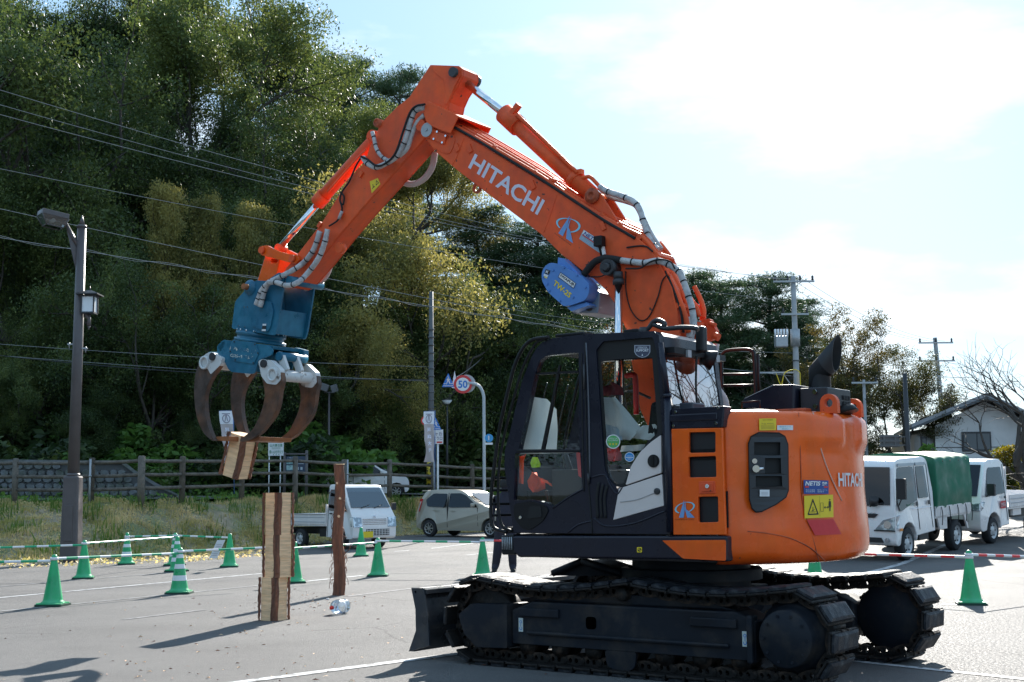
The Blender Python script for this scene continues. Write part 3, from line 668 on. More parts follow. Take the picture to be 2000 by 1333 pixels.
# big street lamp with two heads
def street_lamp():
    b = gnd(138, 1098); D = b.y; o = empty('street_lamp', b); o.rotation_euler = (0, 0, 0)
    tag(o, 'tall brown street lamp with floodlight head and small lantern at the left', 'street lamp')
    L = lambda px, py, d=0: at(px, py, D+d)-b
    top = L(153, 445); sc = D/F_PX
    m = MB(); z1 = L(140, 930).z; m.box((0, 0, z1/2), (.42, .42, z1), taper=.86); m.build('base_box', M_BROWN, o, bevel=.04)
    m = MB(); m.box((-.02, -.205, z1*.45), (.2, .02, z1*.42)); m.build('access_door', M_BROWN, o, bevel=.008)
    m = MB(); m.cyl((0, 0, z1), (top.x*0+.02, 0, top.z), .135, .105, 20); m.cyl((0, 0, z1), (0, 0, z1+.06), .17, .14, 20)
    m.cyl((.02, 0, top.z), (.02, 0, top.z+.06), .125, .1, 16); m.cyl((.02, 0, top.z+.06), (.02, 0, top.z+.3), .07, .01, 12); m.build('pole', M_BROWN, o)
    a0, a1 = Vector((0, 0, top.z-.55)), L(131, 437); a1 = Vector((a1.x*1.0, -.15, a1.z)); m = MB(); m.cyl(a0, a1, .045, n=10); 
    m.hexa([a0+Vector((-.06, -.01, .15)), a1, a0+Vector((-.06, -.01, -.6))], [a0+Vector((-.06, .01, .15)), a1+Vector((0, .02, 0)), a0+Vector((-.06, .01, -.6))]); m.build('bracket', M_BROWN, o)
    # flood head
    d = Vector((-.75, -.55, .12)).normalized(); rt = Vector((-d.y, d.x, 0)).normalized(); upv = d.cross(rt); upv = upv if upv.z > 0 else -upv
    c = a1+d*.28+Vector((0, 0, .1)); rot = Matrix((d, rt, upv)).transposed()
    m = MB(); m.box(c, (.62, .46, .12), rot); 
    A = [c+rot@Vector((x*.31, y*.23, -.06)) for x, y in ((-1, -1), (1, -1), (1, 1), (-1, 1))]; B = [c+rot@Vector((x*.2-.04, y*.16, -.28)) for x, y in ((-1, -1), (1, -1), (1, 1), (-1, 1))]
    m.box(a1+Vector((-.02, 0, .02)), (.12, .1, .14)); h = m.build('lamp_head', M_BROWN, o, bevel=.012)
    m = MB(); m.hexa(A, B); m.build('lens', glass('lamp_glass', (.55, .57, .55), .12), h)
    m = MB()
    for i in range(4): m.tube([A[i], B[i]], .014, 6, k=1); m.tube([B[i], B[(i+1) % 4]], .014, 6, k=1)
    m.build('lens_frame', M_BROWN, h)
    m = MB(); m.cyl(c-upv*.14-rt*.1, c-upv*.14+rt*.1, .05, n=10); m.build('bulb', M_OPAL, h)
    # lantern
    lb = L(174, 622); lb = Vector((lb.x, 0, lb.z)); m = MB(); m.cyl((.1, 0, lb.z+.2), (lb.x, 0, lb.z-.03), .045, n=10); m.cyl((lb.x, 0, lb.z-.18), (lb.x, 0, lb.z+.1), .05, .035, 10); m.cyl((lb.x, 0, lb.z-.28), (lb.x, 0, lb.z-.18), .01, .04, 8); m.build('bracket', M_BROWN, o)
    lt = lb.z+.1; m = MB(); m.box((lb.x, 0, lt+.02), (.3, .3, .04)); m.box((lb.x, 0, lt+.42), (.34, .34, .04))
    for sx in (-1, 1):
        for sy in (-1, 1): m.box((lb.x+sx*.145, sy*.145, lt+.22), (.03, .03, .38))
    q = m.build('lantern', M_DARKM, o); m = MB(); m.lathe((lb.x, 0, lt+.44), (0, 0, 1), [(.36, 0), (.36, .03), (.04, .13), (.0, .14)], 4, ref=(1, 1, 0), smooth=False); m.cyl((lb.x, 0, lt+.56), (lb.x, 0, lt+.66), .025, .01, 8); m.build('lantern_roof', M_DARKM, q)
    m = MB(); m.box((lb.x, 0, lt+.22), (.27, .27, .36)); m.build('pane', M_OPAL, q)
    for px, py in ((141, 673), (163, 681)):
        p = L(px, py); m = MB(); m.box((p.x*1, -.02, p.z), (.2, .05, .035)); m.cyl((p.x-.06, -.02, p.z-.1), (p.x-.06, -.02, p.z+.04), .015, n=8); m.cyl((p.x+.06, -.02, p.z-.1), (p.x+.06, -.02, p.z+.04), .015, n=8); m.build('flag_clamp', M_GREYM, o)
    return o
street_lamp()
def small_lamp(px, D, top, bottom, head, label):
    t = at(px, top, D); zb = terr(t.x, t.y)-.1; o = empty('street_lamp', (t.x, t.y, zb)); H = t.z-zb; tag(o, label, 'street lamp')
    m = MB(); m.cyl((0, 0, 0), (0, 0, H), .055, .04, 10); m.build('pole', M_DARKM if head == 'cup' else M_BROWN, o)
    m = MB()
    if head == 'cup': m.cyl((0, 0, H), (0, 0, H+.16), .09, .22, 16, mi=1); m.cyl((0, 0, H+.16), (0, 0, H+.2), .24, .2, 16); m.build('lamp_head', [M_DARKM, M_OPAL], o)
    else:
        m.box((0, 0, H+.02), (.4, .06, .05)); m.box((-.16, -.1, H+.2), (.3, .3, .28), Matrix.Rotation(.35, 3, 'Y')); m.box((.2, .05, H+.16), (.26, .3, .3), Matrix.Rotation(-.3, 3, 'Y')); m.build('lamp_head', mat('lamp_grey', (.12, .12, .125), .5), o, bevel=.02)
        m = MB(); m.cyl((0, -.02, .35), (0, -.02, .75), .13, n=12); m.build('bin_band', M_WHITE, o)
small_lamp(643, 50, 768, 900, 'flood', 'slim lamp post with twin box heads standing by the dark slope right of the grapple')
small_lamp(873, 52, 790, 930, 'cup', 'slim black lamp post with a white cup head beside the speed limit sign')
# utility poles and wires
def upole(px, D, top, r, label, arms, m=M_CONC, lean=0, base=None, bands=0):
    t = at(px, top, D); zb = (terr(t.x+lean, t.y) if base is None else base)-.2; H = t.z-zb; o = empty('utility_pole', (t.x, t.y, zb)); tag(o, label, 'utility pole')
    mb = MB(); mb.cyl((lean, 0, 0), (0, 0, H), r, r*.65, 14); p = mb.build('pole', m, o)
    if bands:
        mb = MB(); 
        for i in range(bands):
            z = H*(.25+.6*i/bands); q = lean*(1-z/H); mb.cyl((q, 0, z), (q, 0, z+.05), r*.98, n=12)
        mb.build('band', M_GREYP, o)
    for (z, w, ins) in arms:
        mb = MB(); mb.box((0, -.12, H-z), (w, .08, .08)); mb.build('crossarm', M_GREYM, o)
        for i in range(ins):
            x = -w/2+.08+i*(w-.16)/max(1, ins-1); mb = MB(); mb.lathe((x, -.12, H-z+.04), (0, 0, 1), [(.03, 0), (.07, .05), (.035, .1), (.065, .15), (.02, .22)], 8); mb.build('insulator', M_DARKM, o)
    return o, Vector((t.x, t.y, zb+H))
up1, T1 = upole(1549, 57, 540, .16, 'grey concrete utility pole with a transformer behind the exhaust stack', [(.25, 1.8, 4), (1.7, 1.2, 2)], bands=5)
H1 = T1.z-up1.location.z
mb = MB(); mb.cyl((0, 0, H1-3.1), (0, 0, H1-2.35), .21, n=16); mb.build('steel_sleeve', M_GREYM, up1)
mb = MB(); mb.box((-.62, 0, H1-2.9), (.55, .4, .5)); mb.build('transformer', M_GREYM, up1, bevel=.05)
for i in range(5):
    mb = MB(); mb.cyl((-.88+i*.13, -.1, H1-2.7), (-.88+i*.13, -.1, H1-2.35), .045, n=8); mb.build('bushing', M_OPAL, up1)
mb = MB(); mb.box((-.9, 0, H1-3.35-.9), (1.9, .07, .07)); mb.tube([(-.6, 0, H1-4.25), (0, 0, H1-5.2)], .025, 6, k=1); mb.build('side_arm', M_GREYM, up1)
mb = MB(); mb.tube([(-.9, -.1, H1-4.3), (-.7, -.12, H1-4.8), (-.5, -.12, H1-4.25), (0.05, -.2, H1-4.2), (.12, -.2, H1-5), (.1, -.2, 0.5)], .02, 6); mb.build('cable_cover', M_YEL, up1)
mb = MB(); mb.box((-.25, -.1, H1-6.3), (.3, .2, .45)); mb.build('switch_box', M_OPAL, up1)
upole(842, 48, 570, .12, 'bare steel banded pole rising behind the white banner between grapple and cab', [], m=M_GREYP, bands=16)
mb = MB(); p = at(841, 925, 47.7); mb.cyl(p-Vector((0, 0, .4)), p+Vector((0, 0, .45)), .15, n=14)
tag(mb.build('pole_guard', mat('guard_stripes', (.7, .5, .03), .5, col2=(.02, .02, .02), c2scale=6, c2pos=(.49, .5))), 'yellow and black guard wrapped round the steel pole foot', 'guard')
upole(1826, 72, 660, .17, 'concrete utility pole with two crossarms right of the airy trees', [(.3, 1.9, 3), (1.3, 2.0, 3)], lean=.5, base=0)
upole(1767, 44, 730, .11, 'dark round post carrying a road sign seen from behind', [], m=M_DARKM, base=.4)
upole(1687, 60, 742, .1, 'thin far pole left of the dark sign post', [(.15, 1.2, 2)], base=0)
mb = MB(); c = at(1738, 862, 44); s = 44/F_PX
mb.box(c, (37*s, .05, 24*s)); 
for k in (-9, 0, 9): mb.box(c+Vector((0, -.05, k*s)), (44*s, .04, .05))
for k in (-12, 10): mb.box(c+Vector((k*s, -.04, 0)), (.06, .05, 22*s))
for k in (-8, 8): mb.box(c+Vector((22*s, 0, k*s)), (20*s, .04, .04))
tag(mb.build('road_sign', mat('sign_back', (.12, .12, .12), .6)), 'grey back of a road sign fixed to the dark post left of the house', 'sign')
M_WIRE = mat('wire', (.33, .33, .33), .35, metal=.6)
M_WIRED = mat('dark_wire', (.04, .04, .045), .5)
def wire(a, b, sag, r, label, m=M_WIRE, group=None, tw=0):
    A, B = at(*a), at(*b); P = []
    for i in range(41 if tw else 25):
        t = i/(40 if tw else 24); p = A.lerp(B, t)+Vector((0, 0, -4*sag*t*(1-t))); P.append(p)
    mb = MB(); mb.tube(P, r, 4, k=1)
    if tw: mb.tube([p+Vector((0, .0, .06*math.sin(i*1.9))) for i, p in enumerate(P)], r*.7, 4, k=3)
    tag(mb.build('power_line', m), label, 'wire', group)
G1 = 'upper power lines running to the concrete utility pole'
wire((-60, 158, 28), (1524, 546, 57), .55, .008, 'topmost power line sagging from the upper left edge to the utility pole', group=None)
wire((-60, 188, 29), (1549, 547, 57.5), .6, .008, 'second power line from the top, from the left edge to the utility pole', group=None)
wire((-60, 208, 28), (1574, 548, 57), .6, .008, 'third power line from the top, from the left edge to the utility pole', group=None)
wire((-60, 318, 30), (1536, 588, 57), .3, .008, 'fourth power line passing above the street lamp head', group=None)
wire((-60, 455, 34), (1410, 690, 55), 0, .010, 'twisted service cable passing behind the teal grapple', M_WIRE, None, tw=1)
wire((-60, 395, 34), (1412, 686, 56), .2, .009, 'thin service cable above the twisted one behind the grapple', M_WIRE)
wire((-60, 668, 44), (840, 717, 48), .1, .009, 'thin cable crossing the street lamp pole low down', M_WIRE)
wire((-60, 688, 44), (840, 742, 48), .25, .017, 'thick dark cable crossing the street lamp pole low down', M_WIRED)
wire((-60, 690, 44.5), (840, 745, 48), .1, .010, 'thin cable running just under the thick dark one', M_WIRE)
wire((840, 570, 48), (1400, 640, 60), .4, .008, 'thin cable leaving the top of the steel pole to the right', M_WIRE)
wire((885, 740, 48.5), (968, 668, 62), .2, .02, 'pale cable rising from the signs towards the pines', M_WIRE)
wire((1410, 720, 56), (1549, 735, 57), 0, .014, 'lower pale cable between hand rail and concrete pole', M_WIRE)
wire((1412, 686, 56), (1549, 690, 57), 0, .009, 'upper pale cable between hand rail and concrete pole', M_WIRE)
wire((1524, 546, 57), (1806, 667, 72), .5, .009, 'left line of the three between the two concrete poles', M_WIRED)
wire((1549, 547, 57.5), (1826, 668, 72), .5, .009, 'middle line of the three between the two concrete poles', M_WIRED)
wire((1574, 548, 57), (1845, 667, 72), .5, .009, 'right line of the three between the two concrete poles', M_WIRED)
wire((1549, 690, 57), (1990, 790, 72), .3, .009, 'low dark cable running right from the concrete pole', M_WIRED)
# ------------------------------------------------------------ road signs
def post_to_ground(mb, px, top, D, r=.035):
    t = at(px, top, D); z = terr(t.x, t.y)-.1; mb.cyl((t.x, t.y, z), t, r, n=10); return t
D0 = 46.0; s = D0/F_PX
sp = empty('sign_post', (0, 0, 0)); tag(sp, 'pale curved sign pole bending left to hold the speed limit disc', 'sign post')
mb = MB(); t = at(945, 800, D0); z = zlot(t.x, t.y)+.3
mb.tube([(t.x, t.y, z), (t.x, t.y, (z+t.z)/2), tuple(t), tuple(at(944, 772, D0)), tuple(at(936, 755, D0)), tuple(at(922, 749, D0)), tuple(at(912, 749, D0))], .055, 10); mb.build('pole', mat('pale_pole', (.42, .45, .47), .5), sp)
def disc(mb, px, py, D, rpx, mi, dy=0.0, n=36, depth=.02):
    c = at(px, py, D+dy); mb.cyl(c, c+Vector((0, depth, 0)), rpx*D/F_PX, n=n, mi=mi, smooth=False)
sg = empty('speed_limit_sign', (0, 0, 0)); tag(sg, 'round speed limit sign reading 50 with a red rim on the curved pole', 'sign')
mb = MB(); disc(mb, 904, 751, D0, 18, 0, -.02); mb.build('rim', M_RED, sg)
mb = MB(); disc(mb, 904, 751, D0, 13, 0, -.03, depth=.01); mb.build('face', M_WHITE, sg)
mb = MB(); f = flatmap(at(895, 758.5, D0-.036), (18*s, 0, 0), (0, 0, 15*s)); put_text(mb, f, '50', bold=.025); mb.build('number', M_BLUE, sg)
mb = MB(); disc(mb, 911, 750, D0, 18, 0, .12, depth=.03); tag(mb.build('road_sign', M_GREYM), 'round sign seen from behind, back to back with the speed limit disc', 'sign')
def walksign(px, py, D, w, label, back=True):
    s = D/F_PX; o = empty('crossing_sign', (0, 0, 0)); tag(o, label, 'sign')
    f = flatmap(at(px-w/2, py+w*.5, D-.02), (w*s, 0, 0), (0, 0, w*1.1*s)); f2 = flatmap(at(px-w/2, py+w*.5, D-.028), (w*s, 0, 0), (0, 0, w*1.1*s)); f3 = flatmap(at(px-w/2, py+w*.5, D), (w*s, 0, 0), (0, 0, w*1.1*s))
    tri = rnd([(0, 0), (1, 0), (.5, 1)], .06, 3); mb = MB(); mb.hexa([f(*p) for p in tri], [f3(*p) for p in tri]); mb.build('plate', M_BLUE, o)
    mb = MB()
    put_poly(mb, f2, [(.47, .75)]+circ(.5, .76, .05, .045, 10)[1:]); put_poly(mb, f2, [(.46, .68), (.54, .7), (.56, .5), (.63, .36), (.67, .22), (.62, .2), (.55, .34), (.5, .44), (.44, .32), (.38, .18), (.33, .2), (.39, .34), (.44, .5)])
    put_poly(mb, f2, [(.53, .66), (.66, .5), (.63, .47), (.52, .58)]); put_poly(mb, f2, [(.47, .66), (.36, .5), (.39, .47), (.48, .58)])
    put_rect(mb, f2, .12, .07, .88, .11); put_rect(mb, f2, .14, .22, .3, .26); put_rect(mb, f2, .7, .22, .86, .26)
    mb.build('pictogram', M_WHITE, o)
walksign(875.5, 744, 46.4, 25, 'blue triangular pedestrian crossing sign left of the speed limit disc')
mb = MB(); c = [at(a, b, 46.6) for a, b in ((882, 758), (894, 760), (888, 724))]; mb.hexa(c, [p+Vector((0, .02, 0)) for p in c]); tag(mb.build('road_sign', M_WHITE), 'pale triangular sign back between the crossing sign and the speed disc', 'sign')
walksign(851, 829, 45.5, 22, 'small blue crossing sign half hidden behind the white banner')
mb = MB(); disc(mb, 831, 822, 45.6, 9, 0); disc(mb, 831, 822, 45.6, 6, 1, -.01); tag(mb.build('road_sign', [M_RED, M_WHITE]), 'red rimmed disc peeking out left of the white banner', 'sign')
sg = empty('direction_sign', (0, 0, 0)); tag(sg, 'white direction sign with Japanese text and a red arrow right of the banner', 'sign'); D = 45.5; s = D/F_PX
mb = MB(); c = at(853, 853.5, D); mb.box(c, (25*s, .02, 28*s)); mb.build('panel', M_WHITE, sg)
mb = MB(); f = flatmap(at(841, 867, D-.016), (24*s, 0, 0), (0, 0, 27*s)); put_text(mb, sub(f, .38, .58, .95, .84), 'ヶ丘', bold=.01); put_text(mb, sub(f, .25, .26, .95, .5), 'とり口', bold=.01); mb.build('lettering', M_TXT, sg)
mb = MB(); put_rect(mb, f, .5, .05, .95, .15); mb.build('red_arrow', M_RED, sg)
mb = MB(); post_to_ground(mb, 855, 840, D+.05); mb.build('pole', M_WHITE, sg)
sg = empty('mandatory_sign', (0, 0, 0)); tag(sg, 'small round blue sign with a plate below, beside the curved pole', 'sign')
mb = MB(); disc(mb, 955, 856, 45.7, 8, 0); mb.build('disc', mat('cyan_blue', (.04, .3, .62), .4), sg); mb = MB(); c = at(955, 867, 45.7); mb.box(c, (.26, .02, .07)); mb.build('plate', M_WHITE, sg)
mb = MB(); f = flatmap(at(953.5, 860, 45.68), (.04, 0, 0), (0, 0, .15)); put_rect(mb, f); mb.build('arrow', M_WHITE, sg)
# banners
def banner(px, D, top, bot, w, label, rot, text, emblem):
    s = D/F_PX; o = empty('nobori_banner', (0, 0, 0)); tag(o, label, 'banner'); V = []; nu, nv = 6, 24
    def f(u, v, off=0):
        y = bot+(top-bot)*v; x = px+(u-.5)*w+rot*(1-v)+2.2*math.sin(v*5)*(1-v); tw = 1-.35*(1-v)*abs(math.sin(v*7))
        return at(px+(x-px)*1+(u-.5)*w*(tw-1), y, D-off+.10*math.sin(u*5+v*9)*(1-v)*.8)
    for j in range(nv+1):
        for i in range(nu+1): V.append(f(i/nu, j/nv))
    mb = MB(); mb.add(V, [(j*(nu+1)+i, j*(nu+1)+i+1, (j+1)*(nu+1)+i+1, (j+1)*(nu+1)+i) for j in range(nv) for i in range(nu)], 0, True)
    for q, (i_, fc) in enumerate(zip(range(len(mb.f)), list(mb.f))): mb.m[q] = 1 if q//nu >= nv*.74 else 0
    c = mb.build('cloth', [mat('banner_cloth', (.50, .43, .42), .9), mat('banner_white', (.82, .82, .86), .9)], o)
    g = lambda u, v: f(u, v, .02)
    mb = MB()
    for k, ch in enumerate(text): put_text(mb, sub(g, .3, .60-k*.135, .7, .68-k*.135), ch, bold=.02)
    mb.build('lettering', mat('banner_letters', (.85, .85, .95), .8), o)
    mb = MB(); put_ring(mb, lambda u, v: g(u, v), .30, .085, .24, .07, c=(.5, .85)); put_poly(mb, g, [(.36, .80), (.42, .80), (.5, .9), (.58, .8), (.64, .8), (.53, .93), (.47, .93)]); put_rect(mb, g, .2, .94, .8, .955); mb.build('emblem', mat('emblem_grey', (.3, .27, .33), .8), o)
    mb = MB(); a, b_ = at(px+w*.55, top-2, D), at(px+w*.55+rot*.2, bot+60, D); mb.cyl(a, b_, .014, n=8); mb.cyl(at(px-w*.5, top, D), at(px+w*.6, top-1, D), .008, n=6); mb.build('pole', mat('banner_pole', (.05, .12, .3), .4), o)
banner(838, 44.5, 804, 903, 21, 'white topped banner with vertical Japanese letters hanging by the steel pole', 0, '昇商大チ', 1)
banner(441, 40, 803, 905, 27, 'white topped banner seen between the grapple claws', 8, '昇商大チ', 1)
# white forest fire sign and brown notice board
sg = empty('notice_sign', (0, 0, 0)); tag(sg, 'white sign on two thin legs warning of forest fires in Japanese', 'sign'); D = 44; s = D/F_PX
mb = MB(); mb.box(at(539, 877.5, D), (30*s, .02, 26*s)); mb.build('panel', M_WHITE, sg)
f = flatmap(at(524.5, 890, D-.016), (29*s, 0, 0), (0, 0, 25*s)); mb = MB(); put_text(mb, sub(f, .08, .66, .92, .9), '山火事注意', bold=.012); put_text(mb, sub(f, .05, .14, .95, .4), '青い山を守ろう', bold=.012)
for v in (.5, .58): put_rect(mb, f, .2, v, .8, v+.02)
for u in (.3, .48, .66): put_rect(mb, f, u, .03, u+.06, .08)
mb.build('lettering', M_GREENT, sg)
for px in (526, 548): mb = MB(); post_to_ground(mb, px, 880, D+.04, .018); mb.build('leg', M_WHITE, sg)
sg = empty('notice_board', (0, 0, 0)); tag(sg, 'brown framed map board standing behind the fence right of the white sign', 'notice board'); D = 45; s = D/F_PX
for px, t in ((556, 884), (599, 880)): mb = MB(); post_to_ground(mb, px, t, D, .05); mb.build('post', M_BROWN, sg)
mb = MB(); mb.box(at(577, 887, D), (48*s, .1, 3*s)); mb.build('top_bar', M_BROWN, sg)
mb = MB(); mb.box(at(577, 907, D), (40*s, .04, 31*s)); mb.build('panel', mat('board_navy', (.03, .05, .09), .4), sg)
f = flatmap(at(557, 922, D-.03), (40*s, 0, 0), (0, 0, 30*s)); mb = MB()
put_rect(mb, f, .06, .1, .42, .42); put_rect(mb, f, .06, .5, .42, .8); mb.build('map_print', mat('map_print', (.4, .55, .55), .5, col2=(.15, .3, .3), c2scale=12), sg)
mb = MB(); put_text(mb, sub(f, .08, .86, .4, .94), 'ご案内', bold=.01); put_rect(mb, f, .5, .12, .66, .3); put_rect(mb, f, .74, .12, .84, .3); put_rect(mb, f, .5, .5, .9, .53); put_rect(mb, f, .5, .6, .85, .63); mb.build('lettering', mat('pale_print', (.45, .5, .55), .5), sg)
# ------------------------------------------------------------ house, hedge, bare tree
def house():
    D = 60; M_WALL = mat('plaster_wall', (.62, .60, .58), .9, var=.12, vscale=1.2, bump=.2); M_ROOF = mat('roof_slate', (.28, .28, .29), .6, bump=.4)
    A = at(1826, 892, D); s = D/F_PX; o = empty('white_house', (0, 0, 0)); tag(o, 'pale plastered house with a dark gabled roof at the right edge', 'house')
    def W(px, py, d=0): return at(px, py, D+d)
    z0 = -1.0
    def P(px, py, d): 
        q = W(px, py); return (q.x+d*.22, q.y+d, q.z)
    prof = [(1826, 905), (1826, 832), (1922, 785), (2070, 850), (2070, 905)]
    mb = MB(); a = [P(x, y, 0) for x, y in prof]; b = [P(x, y, 9) for x, y in prof]; a[0] = (*a[0][:2], z0); a[-1] = (*a[-1][:2], z0); b[0] = (*b[0][:2], z0); b[-1] = (*b[-1][:2], z0); mb.hexa(a, b); w = mb.build('wall', M_WALL, o)
    # left slanted wing wall that carries the eave
    mb = MB(); q = [P(1796, 846, 1.2), P(1826, 832, 1.2), P(1826, 905, 1.2), P(1804, 905, 1.2)]; mb.hexa(q, [(x+.2, y+5, z) for x, y, z in q]); mb.build('wing_wall', M_WALL, o)
    for (l, r) in (((1778, 830), (1922, 770)), ((1922, 770), (2090, 846))):
        mb = MB(); q = [P(l[0], l[1], -.9), P(r[0], r[1], -.9), P(r[0], r[1]+7, -.9), P(l[0], l[1]+7, -.9)]; mb.hexa(q, [(x+2.2, y+10.5, z) for x, y, z in q]); rf = mb.build('roof', M_ROOF, o)
        mb = MB(); q = [P(l[0], l[1]+7.3, -.94), P(r[0], r[1]+7.3, -.94), P(r[0], r[1]+12, -.94), P(l[0], l[1]+12, -.94)]; mb.hexa(q, [(x, y+.1, z) for x, y, z in q]); mb.build('fascia', mat('fascia_dark', (.08, .085, .09), .6), rf)
    def win(x0, y0, x1, y1, n=2):
        mb = MB(); c = (Vector(P(x0, y0, -.04))+Vector(P(x1, y1, -.04)))/2; sx, sz = (x1-x0)*s, (y1-y0)*s
        mb.box(c, (sx+.1, .1, sz+.1)); fr_ = mb.build('window', M_DARKM, o); mb = MB()
        mb.box(c-Vector((sx*.25, .06, 0)), (sx*.46, .02, sz*.9)); mb.box(c+Vector((sx*.25, -.06, 0)), (sx*.46, .02, sz*.9)); mb.build('shutter_pane', mat('grey_pane', (.10, .105, .11), .25), fr_)
    win(1881, 846, 1933, 880); win(1990, 850, 2030, 880); win(1801, 856, 1808, 892)
    mb = MB(); c = Vector(P(1812, 853, -.0)); mb.cyl(c+Vector((-.3, .7, -.35)), c+Vector((.35, .7, -.35)), .42, n=20); mb.build('awning', mat('awning_white', (.5, .5, .5), .6), o)
    for px in (1900, 1950): pass
    mb = MB(); mb.box(Vector(P(1890, 874, -.02)), (3.0, .02, .03)); mb.build('wall_seam', M_DARKM, o)
house()
# hedge: clipped bushes at the right edge
V_, F_ = [], []
C = RNG.uniform(size=(26000, 3))*np.array([4.2, 1.2, 2.0]); nrm = np.abs(C-np.array([2.1, .6, 1.0]))/np.array([2.1, .6, 1.0]); C = C[nrm.max(1) > .72]; C[:, 2] += .15*np.sin(C[:, 0]*3)
p = at(1938, 940, 42); V2, F2 = quad_cloud(C+np.array([p.x+.35, p.y, zlot(p.x, p.y)]), .055)
L_HEDGE = leafmat('hedge_leaves', (.03, .045, .008), (.09, .10, .015), (.2, .15, .02)); o = npmesh('hedge', V2, F2, L_HEDGE)
tag(o, 'clipped yellow green hedge behind the flatbed truck at the right edge', 'hedge')
def bare(px, D, top, label, sc=1.0, z=None, loc=None, rz=.5):
    me, hh = BARE; p = at(px, top, D); z0 = z if z is not None else zlot(p.x, p.y); s = (p.z-z0)/hh; o = empty('bare_tree', loc or (p.x, D, z0), rz); o.scale = (s*sc, s*sc, s)
    c = bpy.data.objects.new('branches', me); COL.objects.link(c); c.parent = o; tag(o, label, 'tree')
bare(2010, 40, 640, 'leafless cherry tree reaching over the house at the right edge', 1.25, rz=2.2)
bare(1590, 66, 600, 'leafless twiggy tree between concrete pole and airy autumn tree', .8, z=0)
# low shrubs under the airy trees at the right
for i in range(9):
    px = 1660+i*24; o = bpy.data.objects.new('shrub', SHR[2 if i % 2 else 0]); COL.objects.link(o); D = 58; q = at(px, 890, D); o.location = (q.x, D, -.5); s_ = 1.6+.5*math.sin(i*2.3); o.scale = (s_, s_, s_*1.3)
    tag(o, 'low shrub seen over the truck roofs beside the house', 'shrub', 'shrubs beyond the trucks')

# ================================================================== cones and bars
M_CONE = mat('cone_green', (.02, .42, .15), .42, var=.2, vscale=4, col2=(.06, .38, .18), c2scale=3, chips=(9, .68, (.12, .25, .16))); M_CB = mat('cone_base', (.01, .05, .03), .6); M_REF = mat('reflective_white', (.75, .78, .78), .4)
M_BW = mat('bar_white', (.78, .78, .78), .4); M_BG = mat('bar_green', (.02, .38, .18), .4); M_BR = mat('bar_red', (.75, .04, .05), .4)
def cone_meshes(striped):
    r = empty('traffic_cone'); m = MB(); m.lathe((0, 0, 0), (0, 0, 1), [(.155, .025), (.155, .055), (.135, .07), (.128, .1), (.04, .63), (.04, .665), (.03, .69), (.0, .70)], 28); m.build('cone_body', M_CONE, r)
    m = MB(); m.plate(rnd([(-.19, -.19), (.19, -.19), (.19, .19), (-.19, .19)], .05, 4), 0, .03, fn=lambda x, z, y: (x, z, y)); m.build('base_plate', M_CB, r)
    m = MB(); m.plate(rnd([(-.175, -.175), (.175, -.175), (.175, .175), (-.175, .175)], .05, 4), .03, .045, fn=lambda x, z, y: (x, z, y)); m.build('foot_flange', M_CONE, r)
    if striped:
        for z0, z1 in ((.2, .28), (.38, .45), (.54, .6)):
            rad = lambda z: .128-(z-.1)*(.088/.53)+.002
            m = MB(); m.lathe((0, 0, 0), (0, 0, 1), [(rad(z0), z0), (rad(z1), z1)], 28); m.build('reflective_band', M_REF, r)
    return r
CONES = [((103, 1184), 0, 'green cone nearest the left edge of the lot'), ((163, 1131), 0, 'green cone just right of the street lamp base'), ((247, 1103), 1, 'green cone with white bands, leftmost of the banded ones near the bank'),
 ((350, 1160), 1, 'large green cone with white bands in front of two others'), ((345, 1117), 1, 'banded green cone directly behind the large banded one'), ((341, 1105), 1, 'farthest of the three banded green cones standing in line'),
 ((448, 1108), 0, 'green cone by the bank left of the log stack'), ((575, 1139), 0, 'green cone hidden behind the log stack'), ((705, 1087), 0, 'green cone in front of the kei truck bumper'),
 ((738, 1126), 0, 'green cone right of the standing log'), ((943, 1126), 0, 'green cone behind the blade of the machine'), ((1897, 1181), 0, 'green cone alone at the right side of the lot'), ((1592, 1136), 0, 'green cone seen under the tail of the machine')]
cn = [cone_meshes(0), cone_meshes(1)]; used = [0, 0]; CT = {}
for i, (px, st, lb) in enumerate(CONES):
    o = cn[st] if not used[st] else copy_tree(cn[st]); used[st] = 1; p = gnd(*px); o.location = (p.x, p.y, zlot(p.x, p.y)); o.rotation_euler = (0, 0, random.uniform(-.3, .3)); tag(o, lb, 'traffic cone', 'green cones round the work area'); CT[i] = Vector((p.x, p.y, zlot(p.x, p.y)+.61))
def bar(a, b, mc, label, w=.03):
    a = Vector(a); b = Vector(b); L = (b-a).length; n_ = max(3, int(L/.2)); mb = MB(); d = (b-a)/n_
    for i in range(n_): mb.cyl(a+d*i, a+d*(i+1), w*.62, n=10, mi=1 if i % 2 else 0, caps=False)
    o = mb.build('cone_bar', [M_BW, mc]); 
    for e in (a, b): mr = MB(); mr.lathe(e-Vector((0, 0, .02)), (0, 0, 1), [(.055, 0), (.055, .04), (.045, .04), (.045, 0), (.055, 0)], 16); mr.build('end_ring', M_BW, o); tag(o, label, 'barrier bar'); return o
V3 = lambda px, py, D: tuple(at(px, py, D))
c = CT; off = Vector((0, 0, .03))
l1 = at(-60, 912, c[0].y*1.02); bar((c[0].x-1.5, c[0].y-.25, .6), c[0], M_BG, 'green and white bar running off the left edge from the nearest cone')
bar(c[0]+off, c[3], M_BG, 'green and white bar between the nearest cone and the large banded cone')
bar((c[1].x-2.0, c[1].y-.5, .58), c[1], M_BG, 'green and white bar running off the left edge behind the street lamp')
bar(c[1]+off, c[5], M_BG, 'green and white bar from the lamp side cone to the far banded cone')
bar(c[2], c[5]+off, M_BG, 'farthest left green and white bar near the bank')
